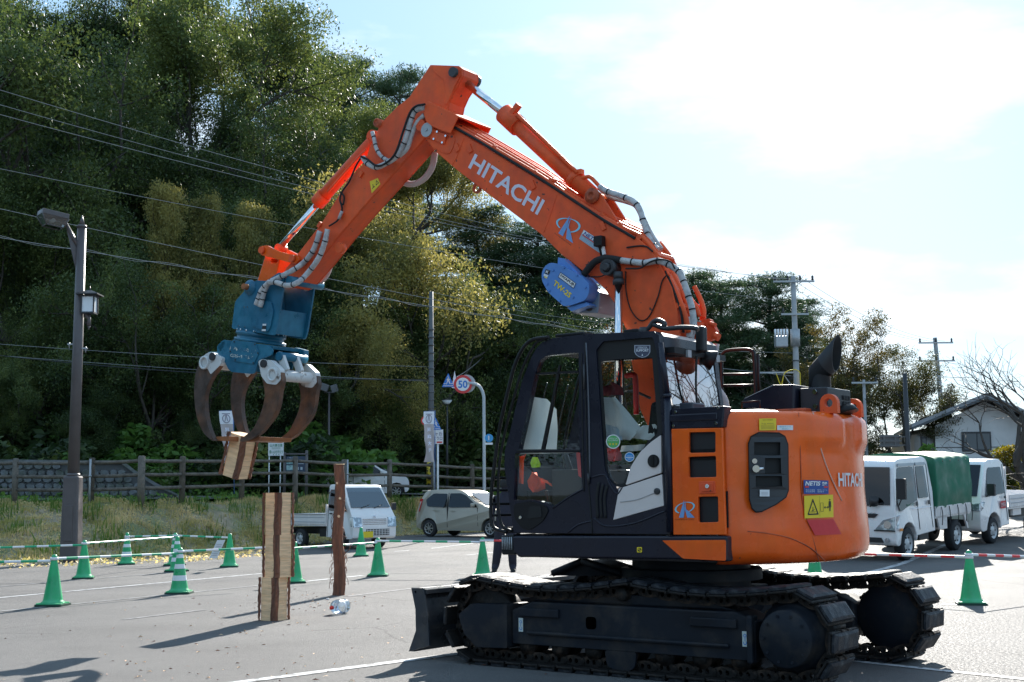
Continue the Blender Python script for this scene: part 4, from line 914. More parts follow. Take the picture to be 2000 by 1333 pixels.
bar(c[5]+off, c[6], M_BG, 'green and white bar ending at the cone left of the log stack')
bar(c[3]+off, at(520, 1070, c[3].y+1.1), M_BG, 'green and white bar from the large banded cone towards the log stack')
bar(at(560, 1072, 22), c[9], M_BG, 'green and white bar passing behind the standing log')
bar(c[9]+off, c[10], M_BG, 'green and white bar between standing log cone and machine blade')
bar(c[10]+off, c[10]+Vector((1.6, .1, 0)), M_BR, 'red and white bar vanishing behind the machine front')
bar(c[11], at(1600, 1080, 19.5), M_BR, 'red and white bar from the right cone to behind the machine')
bar(c[11]+off, at(2080, 1090, 19.0), M_BR, 'red and white bar running off the right edge')
mb = MB(); f = flatmap(at(408, 1091, 26.5), (.16, 0, 0), (.16, .0, .36)); put_rect(mb, f); mb2 = mb; mb.hexa([f(0, 0), f(1, 0), f(1, 1), f(0, 1)], [Vector(f(*q))+Vector((0, .01, 0)) for q in ((0, 0), (1, 0), (1, 1), (0, 1))])
o = mb.build('paper_notice', mat('paper', (.7, .7, .72), .8)); tag(o, 'white paper notice hanging from the bar left of the log stack', 'notice')
mb = MB(); g = flatmap(at(408, 1091, 26.49), (.16, 0, 0), (.16, .0, .36))
for k in range(7): put_rect(mb, g, .15, .15+k*.1, .85, .17+k*.1)
mb.build('print_lines', mat('grey_print', (.3, .3, .32), .8), o)
# ================================================================== timber blocks, standing log, bottle, debris
M_WOOD = mat('sawn_wood', (.90, .58, .33), .85, col2=(.74, .40, .18), c2scale=5, c2pos=(.5, .72), var=.2, vscale=14, bump=.35, bscale=30)
M_WBARK = mat('red_brown_bark', (.25, .095, .05), .95, col2=(.13, .055, .032), c2scale=8, var=.4, vscale=20, bump=1.0, bscale=26)
def grain(m):
    N = m.node_tree.nodes; L = m.node_tree.links
    for n in [q for q in N if q.type == 'TEX_NOISE']:
        l = n.inputs[0].links
        if l:
            s_ = l[0].from_socket; mp_ = N.new('ShaderNodeMapping'); mp_.inputs['Scale'].default_value = (1, 1, .18) if m is M_WBARK else (.35, .35, 3.0); L.new(s_, mp_.inputs[0]); L.new(mp_.outputs[0], n.inputs[0])
grain(M_WOOD); grain(M_WBARK)
def block(name, s, h, label, seed, ch=.34):
    """squared timber: four sawn faces and four bark covered corners"""
    random.seed(seed); o = empty(name); c = s*ch*.5; q = s/2
    oct_ = [(q, -q+c), (q, q-c), (q-c, q), (-q+c, q), (-q, q-c), (-q, -q+c), (-q+c, -q), (q-c, -q)]
    n_ = 7; mb = MB(); ring = lambda z, k: [(x*(1+k)+0, y*(1+k), z) for x, y in oct_]
    rr = [ring(h*i/n_, random.uniform(-.004, .004)) for i in range(n_+1)]
    vs = [p for r_ in rr for p in r_]; fs = [(k*8+i, k*8+(i+1) % 8, (k+1)*8+(i+1) % 8, (k+1)*8+i) for k in range(n_) for i in (0, 2, 4, 6)]
    mb.add(vs, fs); mb.add(rr[0], [tuple(range(8))[::-1]]); mb.add(rr[-1], [tuple(range(8))]); mb.build('sawn_timber', M_WOOD, o)
    for e in (1, 3, 5, 7):
        a, b = Vector(oct_[e]), Vector(oct_[(e+1) % 8]); nn = Vector((a.x+b.x, a.y+b.y)).normalized(); mb = MB(); K = 5; J = 16; vs = []
        w_ = random.uniform(0, 6); wob = [.006*math.sin(w_+_*.35)+.002*math.sin(w_*2+_*1.1) for _ in range(J+1)]
        for j in range(J+1):
            for k in range(K+1):
                t = k/K; p = a.lerp(b, t*(1.1)-.05+(wob[j]/((b-a).length))); d = math.sin(t*math.pi)*.028+random.uniform(0, .014)+.004; vs.append((p.x+nn.x*d, p.y+nn.y*d, h*j/J))
        fs = [(j*(K+1)+k, j*(K+1)+k+1, (j+1)*(K+1)+k+1, (j+1)*(K+1)+k) for j in range(J) for k in range(K)]; mb.add(vs, fs); mb.build('bark_strip', M_WBARK, o)
    mb = MB()
    for i in range(26):
        e = random.choice((1, 3, 5, 7)); a = Vector(oct_[e]); nn = a.normalized(); z = random.uniform(0, h); p = Vector((a.x, a.y, z)); d = Vector((nn.x, nn.y, random.uniform(-1, .6)))*random.uniform(.01, .035); mb.tube([p, p+d], .003, 3, k=1)
    mb.build('bark_fibres', M_WBARK, o, kind='stuff')
    return tag(o, label, 'timber block')
bs = gnd(539, 1211); a_ = math.atan2(-(bs.x), -(bs.y))
def facing(p): return math.atan2(-p.y, -p.x)
hs = [.505, .505, .50]; z = 0; dxs = [-.025, .02, .01]; rts = [.05, -.14, -.02]
for i, lb in enumerate(('bottom timber block of the stack standing on the asphalt', 'middle timber block of the stack of three', 'top timber block of the stack of three')):
    o = block('timber_block', .268, hs[i], lb, 70+i, ch=[.42, .36, .42][i]); o.location = (bs.x+dxs[i], bs.y, z); o.rotation_euler = (0, 0, facing(bs)-math.pi/4+rts[i]); z += hs[i]; o['group'] = 'stacked timber blocks'
ps = gnd(661, 1163); random.seed(9); mb = MB(); n_, J = 18, 26; H = 1.94; vs = []
ph = [random.uniform(-.012, .012) for _ in range(n_)]
for j in range(J+1):
    for i in range(n_):
        t = 2*math.pi*i/n_; r = .088+.007*math.sin(3*t+j*.35)+ph[i]*.7+random.uniform(-.006, .008)-.016*j/J; vs.append((math.cos(t)*r+.012*math.sin(j*.4), math.sin(t)*r, H*j/J))
mb.add(vs, [(j*n_+i, j*n_+(i+1) % n_, (j+1)*n_+(i+1) % n_, (j+1)*n_+i) for j in range(J) for i in range(n_)], 0, True); lg = empty('standing_log', (ps.x, ps.y, 0)); tag(lg, 'slim red brown log with shaggy bark standing upright on the asphalt', 'log')
mb.build('bark', M_WBARK, lg); mb = MB(); mb.cyl((0, 0, H-.01), (0, 0, H+.004), .076, n=18); mb.build('cut_end', M_WOOD, lg)
mb = MB()
for i in range(60):
    t = random.uniform(0, 6.28); z_ = random.choice([random.uniform(.3, .9), random.uniform(.1, 1.8)]); p = Vector((math.cos(t)*.085, math.sin(t)*.085, z_)); q = p+Vector((math.cos(t)*random.uniform(.01, .06), math.sin(t)*.03, -random.uniform(.03, .2))); mb.tube([p, (p+q)/2+Vector((math.cos(t)*.02, 0, 0)), q], .004, 3, k=2)
mb.tube([(.07, -.02, .62), (.15, -.02, .66), (.19, -.02, .76)], .006, 4); mb.tube([(.07, -.02, .58), (.16, -.02, .68), (.17, -.02, .72)], .005, 4)
mb.build('hanging_bark', M_WBARK, lg, kind='stuff')
for px, py, r in ((665, 975, .018), (662, 1010, .02), (657, 945, .016)):
    mb = MB(); d = at(px, py, ps.y-.1)-Vector((ps.x, ps.y, 0)); mb.cyl((d.x*.7, -.06, d.z), (d.x*.7, -.10, d.z+.01), r, n=8); mb.build('branch_stub', M_WOOD, lg)
# plastic bottle
pb = gnd(660, 1200); o = empty('plastic_bottle', (pb.x, pb.y, .09)); d = Vector((.45, 1, 0)).normalized(); o.rotation_euler = (0, 0, 0)
M_PET = glass('clear_plastic', (.85, .9, .93), .16, .08)
mb = MB(); mb.lathe(-d*.14, d, [(0, .0), (.02, .0), (.022, .03), (.05, .05), (.085, .09), (.09, .12), (.083, .14), (.09, .16), (.09, .2), (.083, .22), (.09, .24), (.09, .29), (.075, .31), (0, .30)], 24); mb.build('bottle_body', M_PET, o)
mb = MB(); mb.lathe(-d*.14, d, [(.0, -.02), (.024, -.02), (.024, .012)], 16); mb.build('cap', M_RED, o)
mb = MB(); mb.lathe(-d*.14, d, [(.0915, .165), (.0915, .195)], 24); mb.build('label_band', mat('bottle_white', (.8, .82, .85), .4), o); tag(o, 'clear plastic bottle with a red cap lying on the asphalt', 'bottle')
mb = MB(); p = gnd(640, 1172); mb.box((p.x, p.y, .012), (.04, .03, .02)); tag(mb.build('paper_scrap', M_WHITE, bevel=.004), 'tiny white scrap on the asphalt above the bottle', 'scrap')
random.seed(12); mb = MB()
for i in range(230):
    px, py = random.gauss(470, 200), random.uniform(1165, 1333)
    if random.random() < .35: px, py = random.gauss(620, 60), random.gauss(1180, 14)
    p = gnd(px, max(1130, py)); a = random.uniform(0, 6.28); l = random.uniform(.006, .035); w = random.uniform(.004, .014); dx, dy = math.cos(a), math.sin(a)
    mb.add([(p.x-dx*l, p.y-dy*l, .006), (p.x+dy*w, p.y-dx*w, .012+random.random()*.008), (p.x+dx*l, p.y+dy*l, .007), (p.x-dy*w, p.y+dx*w, .012)], [(0, 1, 2, 3)], random.choice((0, 0, 1)))
tag(mb.build('wood_chips', [M_WBARK, M_WOOD]), 'scattered bark and wood chips on the asphalt round the blocks', 'wood chips', kind='stuff')
random.seed(13); mb = MB()
for i in range(700):
    p = gnd(random.uniform(-40, 1000), random.uniform(1090, 1112)); x, y = p.x, lin(p.x, EDGE)-abs(random.gauss(0, .35)); a = random.uniform(0, 6.28); l = random.uniform(.02, .05); dx, dy = math.cos(a)*l, math.sin(a)*l; z_ = zlot(x, y)+.01
    mb.add([(x-dx, y-dy, z_), (x+dy*.4, y-dx*.4, z_+.01), (x+dx, y+dy, z_), (x-dy*.4, y+dx*.4, z_+.012)], [(0, 1, 2, 3)])
tag(mb.build('fallen_leaves', L_RUST), 'fallen leaves lying along the foot of the bank', 'leaves', kind='stuff')
# ================================================================== the excavator
ORG = mat('orange_paint', (.90, .128, .010), .26, streak=.15, chips=(26, .735, (.12, .05, .03)), col2=(.82, .10, .010), c2scale=1.2, var=.08, vscale=5, coat=.12, bump=.03, bscale=8, spec=.35)
ORM = mat('weathered_orange_paint', (.82, .115, .030), .52, streak=.25, chips=(17, .70, (.10, .04, .03)), col2=(.74, .09, .03), c2scale=1.6, c2pos=(.4, .65), var=.13, vscale=7, bump=.06, bscale=22, spec=.25)
ORD = mat('grimy_orange_paint', (.55, .10, .03), .6, col2=(.10, .03, .02), c2scale=4, c2pos=(.5, .75), var=.2)
NAVY = mat('dark_navy_paint', (.010, .011, .022), .30, var=.12, vscale=4, spec=.4)
BLKP = mat('black_plastic', (.008, .008, .009), .45, var=.1, spec=.3); RUB = mat('rubber', (.012, .012, .012), .8)
STEEL = mat('track_steel', (.016, .014, .013), .62, metal=.2, spec=.25, col2=(.10, .065, .045), c2scale=6, c2pos=(.5, .7), var=.3, vscale=14, bump=.35, bscale=40)
PAD = mat('track_pad', (.018, .020, .025), .6, spec=.25, col2=(.10, .098, .095), c2scale=9, c2pos=(.52, .75), var=.2, vscale=10, bump=.3, bscale=50)
FRM = mat('undercarriage_paint', (.011, .014, .020), .55, spec=.2, col2=(.045, .038, .033), c2scale=4, c2pos=(.48, .75), var=.2)
TEAL = mat('teal_paint', (.012, .115, .20), .38, col2=(.02, .16, .25), c2scale=2.2, var=.15, vscale=9, bump=.06, bscale=25)
CHR = mat('chrome_rod', (.75, .76, .78), .08, metal=1.0)
CLAW = mat('worn_claw_steel', (.085, .06, .05), .5, metal=.45, col2=(.20, .085, .04), c2scale=2.6, c2pos=(.45, .68), var=.3, vscale=9, bump=.25, bscale=30)
CWH = mat('chipped_white_paint', (.62, .63, .62), .4, col2=(.16, .13, .11), c2scale=8, c2pos=(.58, .66), var=.08)
RUST = mat('rusty_edge', (.38, .14, .05), .6, metal=.2, col2=(.2, .08, .04), c2scale=5, var=.2)
WBL = mat('winch_blue', (.09, .23, .55), .42, var=.06, vscale=6); WGR = mat('winch_grey', (.2, .24, .3), .5, var=.12)
SLV = mat('hose_sleeve', (.52, .51, .50), .75, col2=(.34, .33, .33), c2scale=14, c2pos=(.45, .65), bump=.7, bscale=22, var=.1)
SLVP = mat('pinkish_sleeve', (.58, .45, .42), .7, var=.12, bump=.5, bscale=22)
GLS = glass('cab_glass', (.93, .96, .96), .0, ior=1.28); GLR = glass('cab_rear_glass', (.35, .4, .4), .35)
CREAM = mat('cream_panel', (.68, .60, .56), .45, var=.04); PINK = mat('touched_up_red', (.62, .03, .035), .5)
REFLW = mat('white_reflection', (.72, .72, .69), .9, var=.06, vscale=5); REDP = mat('red_plastic_and_reflection', (.55, .02, .02), .4)  # the white colours sheets that imitate reflections in the cab glass
HIVO = mat('hi_vis_orange', (.9, .10, .03), .7); HIVY = mat('hi_vis_yellow', (.5, .75, .03), .7)
EX = empty('excavator', MC, math.pi-TH); tag(EX, 'orange crawler excavator with a teal log grapple, dark cab and blue winch housing', 'excavator')

# ---------- tracks
ZC, XR, RP = .385, 1.44, .30
def track_path():
    P = []; n = 24
    for i in range(n+1): x = -XR+2*XR*i/n; P.append((x, ZC-RP))
    for i in range(1, n): t = -math.pi/2+math.pi*i/n; P.append((XR+RP*math.cos(t), ZC+RP*math.sin(t)))
    for i in range(n*2+1):
        u = i/(n*2); x = XR-2*XR*u; sag = .075*math.sin(math.pi*min(1, u/.52))**1.0 if u < .52 else .06*math.sin(math.pi*(u-.52)/.48); P.append((x, ZC+RP-sag+.012*math.sin(math.pi*u)))
    for i in range(1, n): t = math.pi/2+math.pi*i/n; P.append((-XR+RP*math.cos(t), ZC+RP*math.sin(t)))
    return P
TP = track_path(); seg = [math.dist(TP[i], TP[(i+1) % len(TP)]) for i in range(len(TP))]; LT = sum(seg)
def on_track(s):
    s %= LT; i = 0
    while s > seg[i]: s -= seg[i]; i += 1
    a, b = TP[i], TP[(i+1) % len(TP)]; t = s/seg[i]
    return Vector((a[0]+(b[0]-a[0])*t, 0, a[1]+(b[1]-a[1])*t)), Vector((b[0]-a[0], 0, b[1]-a[1])).normalized()
NS = 44; PT = LT/NS
mb = MB(); mb.box((0, 0, -.045), (PT*.93, .5, .018)); mb.box((-PT*.40, 0, -.052), (.02, .5, .03)); mb.box((PT*.42, 0, -.04), (.02, .5, .02))
for yy, w in ((0, .47),):
    a = [(-PT*.40, -w/2), (PT*.40, -w/2), (PT*.40, w/2), (-PT*.40, w/2)]; c_ = .03
    A = [(x, y, -.056) for x, y in a]; B = [(-PT*.40, -w/2, -.08), (PT*.40, -w/2, -.08), (PT*.40, w/2, -.08), (-PT*.40, w/2, -.08)]; Cc = [(-PT*.28, -w/2+.05, -.092), (PT*.28, -w/2+.05, -.092), (PT*.28, w/2-.05, -.092), (-PT*.28, w/2-.05, -.092)]
    mb.hexa(A, B, 1); mb.hexa(B, Cc, 1)
for yy in (-.06, .06): mb.box((-PT*.42, yy, -.05), (.03, .03, .05), mi=0)
sh0 = mb.build('track_shoe', [STEEL, PAD], bevel=.005, seg=1)
mb = MB()
for sy in (-1, 1):
    pr = rnd([(-PT*.52, -.035), (PT*.52, -.035), (PT*.52, .035), (PT*.15, .045), (-PT*.15, .045), (-PT*.52, .035)], .03, 2); mb.plate(pr, sy*.085-.018, sy*.085+.018, holes=[[(x*.018-.03, z*.022+.0) for x, z in circ(0, 0, 1, 1, 6)], [(x*.018+.03, z*.022) for x, z in circ(0, 0, 1, 1, 6)]])
mb.cyl((PT*.5, -.115, 0), (PT*.5, .115, 0), .028, n=10)
lk0 = mb.build('track_link', STEEL)
def track(side):
    yc = side*.995; tr = empty('crawler_track'); tr.parent = EX; tr['label'] = ('near' if side > 0 else 'far')+' crawler track with padded shoes'
    for i in range(NS):
        p, d = on_track((i+.35)*PT); nrm = Vector((-d.z, 0, d.x))
        Mx = Matrix(((d.x, 0, nrm.x, p.x), (0, 1, 0, yc), (d.z, 0, nrm.z, p.z), (0, 0, 0, 1)))
        for src in (sh0, lk0):
            o = src.copy(); COL.objects.link(o); o.parent = tr; o.matrix_local = Mx
    fr_ = empty('track_frame'); fr_.parent = EX
    y0, y1 = yc-.17, yc+.17
    mb = MB(); prof = [(1.06, .17), (1.06, .60), (.78, .66), (-.9, .62), (-1.22, .58), (-1.22, .17)]
    mb.plate([(1.12, .20), (1.12, .48), (.9, .56), (-1.0, .56), (-1.16, .50), (-1.16, .20)], y0, y1); mb.plate([(.95, .56), (-.95, .56), (-.7, .645), (.72, .645)], yc-.10, yc+.10)
    mb.box((0, yc+side*.185, .30), (1.9, .03, .035)); mb.box((-1.13, yc+side*.15, .36), (.05, .12, .36)); mb.build('side_beam', FRM, fr_, bevel=.02)
    mb = MB(); mb.plate(rnd([(1.20, .16), (1.13, .16), (1.13, .53), (1.52, .52), (1.66, .42), (1.60, .26), (1.46, .15)], .02, 2), yc-side*.10, yc+side*.225); mb.build('idler_cover', FRM, fr_, bevel=.02)
    mb = MB(); mb.lathe((XR-.02, yc-.12, ZC), (0, 1, 0), [(0, 0), (.10, 0), (.12, .03), (.25, .03), (.275, .05), (.275, .19), (.25, .21), (.12, .21), (.1, .24), (0, .24)], 32); mb.build('idler_wheel', STEEL, fr_)
    mb = MB(); mb.lathe((-XR, yc-side*.1, ZC), (0, side, 0), [(0, 0), (.27, 0), (.285, .02), (.285, .16), (.25, .17), (.24, .22), (.215, .225), (.215, .335), (.205, .35), (0, .35)], 40)
    for k in range(10): t = k*.628; mb.cyl((-XR+.175*math.cos(t), yc+side*.248, ZC+.175*math.sin(t)), (-XR+.175*math.cos(t), yc+side*.258, ZC+.175*math.sin(t)), .012, n=6)
    mb.build('final_drive', STEEL if False else FRM, fr_)
    mb = MB(); n = 21
    for k in range(n): t = 2*math.pi*k/n; mb.box((-XR+.285*math.cos(t), yc, ZC+.285*math.sin(t)), (.05, .05, .035), Matrix.Rotation(-t, 3, 'Y'))
    mb.build('sprocket_teeth', STEEL, fr_)
    for k in range(7):
        x = 1.0-k*.335; mb = MB(); mb.lathe((x, yc-.15, .185), (0, 1, 0), [(0, 0), (.05, 0), (.055, .03), (.085, .04), (.085, .08), (.065, .09), (.065, .21), (.085, .22), (.085, .26), (.055, .27), (.05, .30), (0, .30)], 18); mb.build('track_roller', STEEL, fr_)
    mb = MB(); mb.plate(rnd([(-.12, .2), (.18, .2), (.16, .08), (.10, .05), (-.06, .05), (-.1, .08)], .03, 3), yc+side*.15, yc+side*.175); mb.build('track_guard', FRM, fr_)
    for x in (.02,):
        mb = MB(); mb.lathe((x, yc-side*.12, .655), (0, side, 0), [(0, 0), (.045, 0), (.05, .2), (.06, .22), (.06, .28), (.05, .3), (0, .3)], 18); mb.box((x, yc-side*.05, .6), (.12, .1, .1)); mb.build('carrier_roller', STEEL, fr_)
    mb = MB(); mb.plate(rnd([(.26, .36), (.36, .36), (.36, .46), (.26, .46)], .03, 3), yc+side*.171, yc+side*.174); mb.build('access_hole', mat('hole_black', (.001, .001, .001), .9, spec=.0), fr_)
    for x0, x1 in ((1.02, .62), (-.62, -1.02)):
        mb = MB(); mb.box(((x0+x1)/2, yc+side*.185, .47), (abs(x1-x0), .03, .07)); mb.build('step_bar', FRM, fr_, bevel=.008)
    for x in (1.02, -1.08):
        mb = MB(); mb.box((x, yc+side*.1735, .36), (.045, .004, .115)); st = mb.build('hook_sticker', mat('sticker_pale', (.5, .55, .52), .5), fr_)
        mb = MB(); f = flatmap((x+.018*1, yc+side*.1765, .31), (-.036, 0, 0), (0, 0, .1)); put_ring(mb, f, .42, .16, .28, .1, c=(.5, .22), a0=2.6, a1=7.2); put_rect(mb, f, .45, .36, .58, .6); put_ring(mb, f, .35, .13, .22, .08, c=(.5, .75)); mb.build('hook_print', M_BLUE, fr_)
track(1); track(-1)
bpy.data.objects.remove(sh0); bpy.data.objects.remove(lk0)
mb = MB(); mb.cyl((0, 0, .62), (0, 0, .90), .52, n=40); mb.lathe((0, 0, .72), (0, 0, 1), [(.62, 0), (.62, .1), (.56, .1)], 40)
mb.plate([(.5, .35), (-.5, .35), (-.62, .6), (.62, .6)], -.85, .85); mb.box((0, 0, .5), (1.0, 1.0, .32))
for sx in (-1, 1):
    for sy in (-1, 1): mb.hexa([(sx*.25, sy*.35, .62), (sx*.5, sy*.2, .62), (sx*.5, sy*.2, .40), (sx*.25, sy*.35, .35)], [(sx*.8, sy*.9, .52), (sx*1.05, sy*.85, .52), (sx*1.05, sy*.85, .34), (sx*.8, sy*.9, .32)])
mb.build('centre_frame', FRM, EX, bevel=.01)
# ---------- dozer blade
bl = PP(1.245, [(803, 1149), (826, 1149), (835, 1205), (838, 1262), (798, 1273), (812, 1232), (811, 1190)])
mb = MB(); mb.plate(bl, 1.222, 1.245, holes=[[(bl[0][0]-.05+.013*math.cos(t), bl[0][1]-.035+.013*math.sin(t)) for t in (0, 1, 2, 3, 4, 5)]]); mb.plate(bl, -1.245, -1.222); B0 = MB()
fr = [bl[0], bl[6], bl[5], bl[4]]; fr = [(x-.0, z) for x, z in fr]; bk = [(x-.045, z) for x, z in fr]
cv = catmull([(x, z, 0) for x, z in fr], 5); cv = [(p.x, p.y) for p in cv]
mb.plate(cv+[(x-.05, z) for x, z in cv[::-1]], -1.22, 1.22)
mb.plate([(bl[0][0], bl[0][1]), (bl[0][0]-.16, bl[0][1]-.01), (bl[0][0]-.16, bl[0][1]-.05), (bl[0][0]-.03, bl[0][1]-.05)], -1.22, 1.22)
mb.box((1.98, 0, .3), (.2, 1.4, .22)); bo = mb.build('dozer_blade', mat('blade_paint', (.03, .036, .045), .35, metal=.2, var=.2, vscale=5, col2=(.06, .06, .06), c2scale=4), EX, bevel=.004, seg=1)
for sy in (-1, 1):
    mb = MB(); mb.hexa([(1.95, sy*.55, .42), (1.95, sy*.40, .42), (1.95, sy*.40, .25), (1.95, sy*.55, .25)], [(.45, sy*.42, .72), (.45, sy*.28, .72), (.45, sy*.28, .5), (.45, sy*.42, .5)]); mb.build('blade_arm', FRM, EX)
mb = MB(); mb.cyl((.5, 0, .62), (1.3, 0, .5), .06, n=14); mb.cyl((1.3, 0, .5), (1.9, 0, .42), .035, n=12, mi=1); mb.build('blade_cylinder', [FRM, CHR], EX)
mb = MB()
for a, b in (((1080, 1120), (1137, 1096)), ((1137, 1096), (1215, 1122))):
    p, q = onY(*a, .35), onY(*b, .35); mb.tube([p, q], .035, 6, k=1)
mb.hexa([tuple(onY(*q, .33)) for q in ((1070, 1125), (1137, 1096), (1225, 1125))], [tuple(onY(*q, .33)-Vector((0, .5, 0))) for q in ((1070, 1125), (1137, 1096), (1225, 1125))]); mb.build('boom_base_plate', FRM, EX)

# ---------- upper structure: floor frame and skirt under the cab
Y1 = 1.24
sk = PP(Y1, [(982, 1047), (1419, 1047), (1419, 1098), (1330, 1093), (1050, 1089), (1012, 1089), (996, 1070)])
mb = MB(); mb.plate(sk, Y1-.12, Y1); S = mb.build('side_skirt', NAVY, EX, bevel=.018, seg=3)
mb = MB(); mb.plate([(1.0, .93), (1.05, 1.12), (-.7, 1.12), (-.7, .93)], -1.2, Y1-.13); mb.box((-.25, 0, .98), (1.3, 2.0, .12)); mb.build('floor_frame', NAVY, EX)
mb = MB(); mb.plate(rnd(PP(Y1+.004, [(1293, 1056), (1417, 1055), (1417, 1096), (1334, 1091.5)]), .012, 3), Y1-.01, Y1+.006); mb.build('orange_insert', ORG, EX, bevel=.004)
mb = MB(); g = PP(Y1, [(978, 1046), (1003, 1044), (1006, 1084), (980, 1084)]); mb.plate(g, .9, Y1); sp_ = mb.build('corner_step', BLKP, EX, bevel=.01)
for k in range(6):
    mb = MB(); a, b = onY(981+k*3.6, 1049, Y1+.004), onY(981.5+k*3.6, 1074, Y1+.004); mb.tube([a, b], .006, 5, k=1); mb.build('grille_bar', M_GREYM, sp_)
mb = MB(); f = quadmap([(1244, 1069), (1254, 1069), (1254, 1079.5), (1244, 1079.5)], lambda a, b: onY(a, b, Y1+.004)); put_poly(mb, f, rnd([(0, 0), (1, 0), (1, 1), (0, 1)], .15, 3)); st = mb.build('anchor_sticker', M_YEL, EX)
mb = MB(); f = quadmap([(1244, 1069), (1254, 1069), (1254, 1079.5), (1244, 1079.5)], lambda a, b: onY(a, b, Y1+.006)); put_poly(mb, f, [(.5, .5)]+circ(.5, .5, .32, .32, 24)[0:7]); put_poly(mb, f, [(.5, .5)]+circ(.5, .5, .32, .32, 24)[12:19]); put_ring(mb, f, .34, .34, .28, .28); mb.build('print', M_BLK, st)

# ---------- tail body (counterweight and covers)
AN0, AN1 = R(127), R(233); NA = 84; RB = 1.515
ZP = [(.905, -.16), (.915, -.09), (.94, -.045), (.98, -.012), (1.03, 0), (1.15, .004), (1.35, 0), (1.5, -.004), (1.7, 0), (1.8, .0), (1.86, 0), (1.95, 0), (2.03, 0), (2.07, -.012), (2.10, -.04), (2.115, -.09), (2.118, -.16)]
def body_r(a, z, ins):
    d = math.degrees(a); r = RB+ins
    top = sm(1.78, 1.90, z)
    r += .034*top*(sm(150, 158, d)*(1-sm(172, 176, d))+sm(183, 187, d)*(1-sm(202, 210, d)))
    r += .018*(1-sm(1.05, 1.55, z))*sm(150, 175, d)
    # raised sweep low on the side
    r -= .012*sm(1.2, 1.26, z)*(1-sm(1.3+.25*max(0, (150-d)/20), 1.4+.25*max(0, (150-d)/20), z))*(1-sm(146, 150, d))*sm(133, 136, d)
    r -= .07*(1-sm(0, 3.2, d-127))**2+.07*(1-sm(0, 3.2, 233-d))**2
    return r
V = []; ZL = []
for i in range(len(ZP)-1):
    (z0, i0), (z1, i1) = ZP[i], ZP[i+1]; k = 4 if z1-z0 > .08 else 2
    for j in range(k): t = j/k; ZL.append((z0+(z1-z0)*t, i0+(i1-i0)*t))
ZL.append(ZP[-1])
angs = [AN0+(AN1-AN0)*i/NA for i in range(NA+1)]
for z, ins in ZL:
    for a in angs: r = body_r(a, z, ins); V.append((r*math.cos(a), r*math.sin(a), z))
n = NA+1; Fb = [(k*n+i, k*n+i+1, (k+1)*n+i+1, (k+1)*n+i) for k in range(len(ZL)-1) for i in range(NA)]
m0 = len(V); Fb += [tuple(range(n))[::-1], tuple(range((len(ZL)-1)*n, len(ZL)*n))]
mb = MB(); mb.add(V, Fb[:-2], 0, True); mb.add(V, Fb[-2:], 0, False)
frontcap = [k*n for k in range(len(ZL))]+[k*n+NA for k in range(len(ZL)-1, -1, -1)]
mb.add([V[i] for i in frontcap], [tuple(range(len(frontcap)))]); CWT = mb.build('counterweight', ORG, EX)
def cyl_at(px, py, off=.012): return onCyl(px, py, RB+off)
def seam_or_highlight_line(pts, r=.005, m=None, off=.004):
    mb = MB(); mb.tube([cyl_at(a, b, off) for a, b in pts], r, 5, k=4); return mb.build('seam_or_highlight', m or ORD, CWT)
seam_or_highlight_line([(1560, 806), (1563, 870), (1566, 960), (1572, 1000), (1590, 1060), (1600, 1098)], .004)
seam_or_highlight_line([(1588, 806), (1596, 850), (1612, 905), (1630, 948), (1644, 978)], .006, mat('edge_highlight', (.75, .45, .35), .3))  # second line is pale: a highlight painted along the crease
seam_or_highlight_line([(1460, 1038), (1500, 1042), (1545, 1052), (1585, 1072), (1612, 1097)], .006)
# flatter recess with hatch door
mb = MB(); ho = [(1461, 866), (1466, 852), (1482, 844), (1522, 845), (1534, 852), (1540, 868), (1541, 958), (1536, 972), (1517, 986), (1487, 1001), (1476, 1002), (1468, 995), (1463, 976)]
hl = [[(1473, 864), (1524, 864), (1524, 889), (1473, 889)], [(1494, 895), (1525, 895), (1526, 925), (1494, 925)], [(1476, 930), (1527, 930), (1528, 950), (1476, 951)]]
def pxplate(outer, holes, o0, o1, fn): 
    m = MB(); loops = [outer]+holes; flat = [p for l in loops for p in l]; tri = tessellate_polygon([[Vector((p[0], p[1], 0)) for p in l] for l in loops]); n_ = len(flat)
    vs = [fn(p[0], p[1], o0) for p in flat]+[fn(p[0], p[1], o1) for p in flat]; fs = [tuple(t) for t in tri]+[tuple(n_+i for i in t[::-1]) for t in tri]; b = 0
    for l in loops: q = len(l); fs += [(b+i, b+(i+1) % q, n_+b+(i+1) % q, n_+b+i) for i in range(q)]; b += q
    return m.add(vs, fs)
def dens(l, k=5):
    o = []
    for i in range(len(l)):
        a, b = l[i], l[(i+1) % len(l)]; kk = max(1, int(math.dist(a, b)/k)); o += [(a[0]+(b[0]-a[0])*j/kk, a[1]+(b[1]-a[1])*j/kk) for j in range(kk)]
    return o
mb = pxplate(dens(ho, 9), [], .002, .012, cyl_at); mb.build('hatch_recess', RUB, CWT)
hi_ = [(a+(1501-a)*.04, b+(923-b)*.03) for a, b in ho]; mb = pxplate(dens(hi_, 9), [dens(h, 12) for h in hl], .012, .034, cyl_at); HD = mb.build('hatch_door', mat('hatch_black', (.022, .024, .028), .42, var=.1), CWT)
mb = MB(); a, b = cyl_at(1470, 918, .055), cyl_at(1490, 915, .055); mb.tube([a, b], .014, 8, k=1); mb.cyl(cyl_at(1477, 916, .02), cyl_at(1477, 916, .075), .028, n=14); mb.cyl(cyl_at(1474, 901, .03), cyl_at(1474, 901, .05), .02, n=14); mb.build('latch', CHR, CWT)
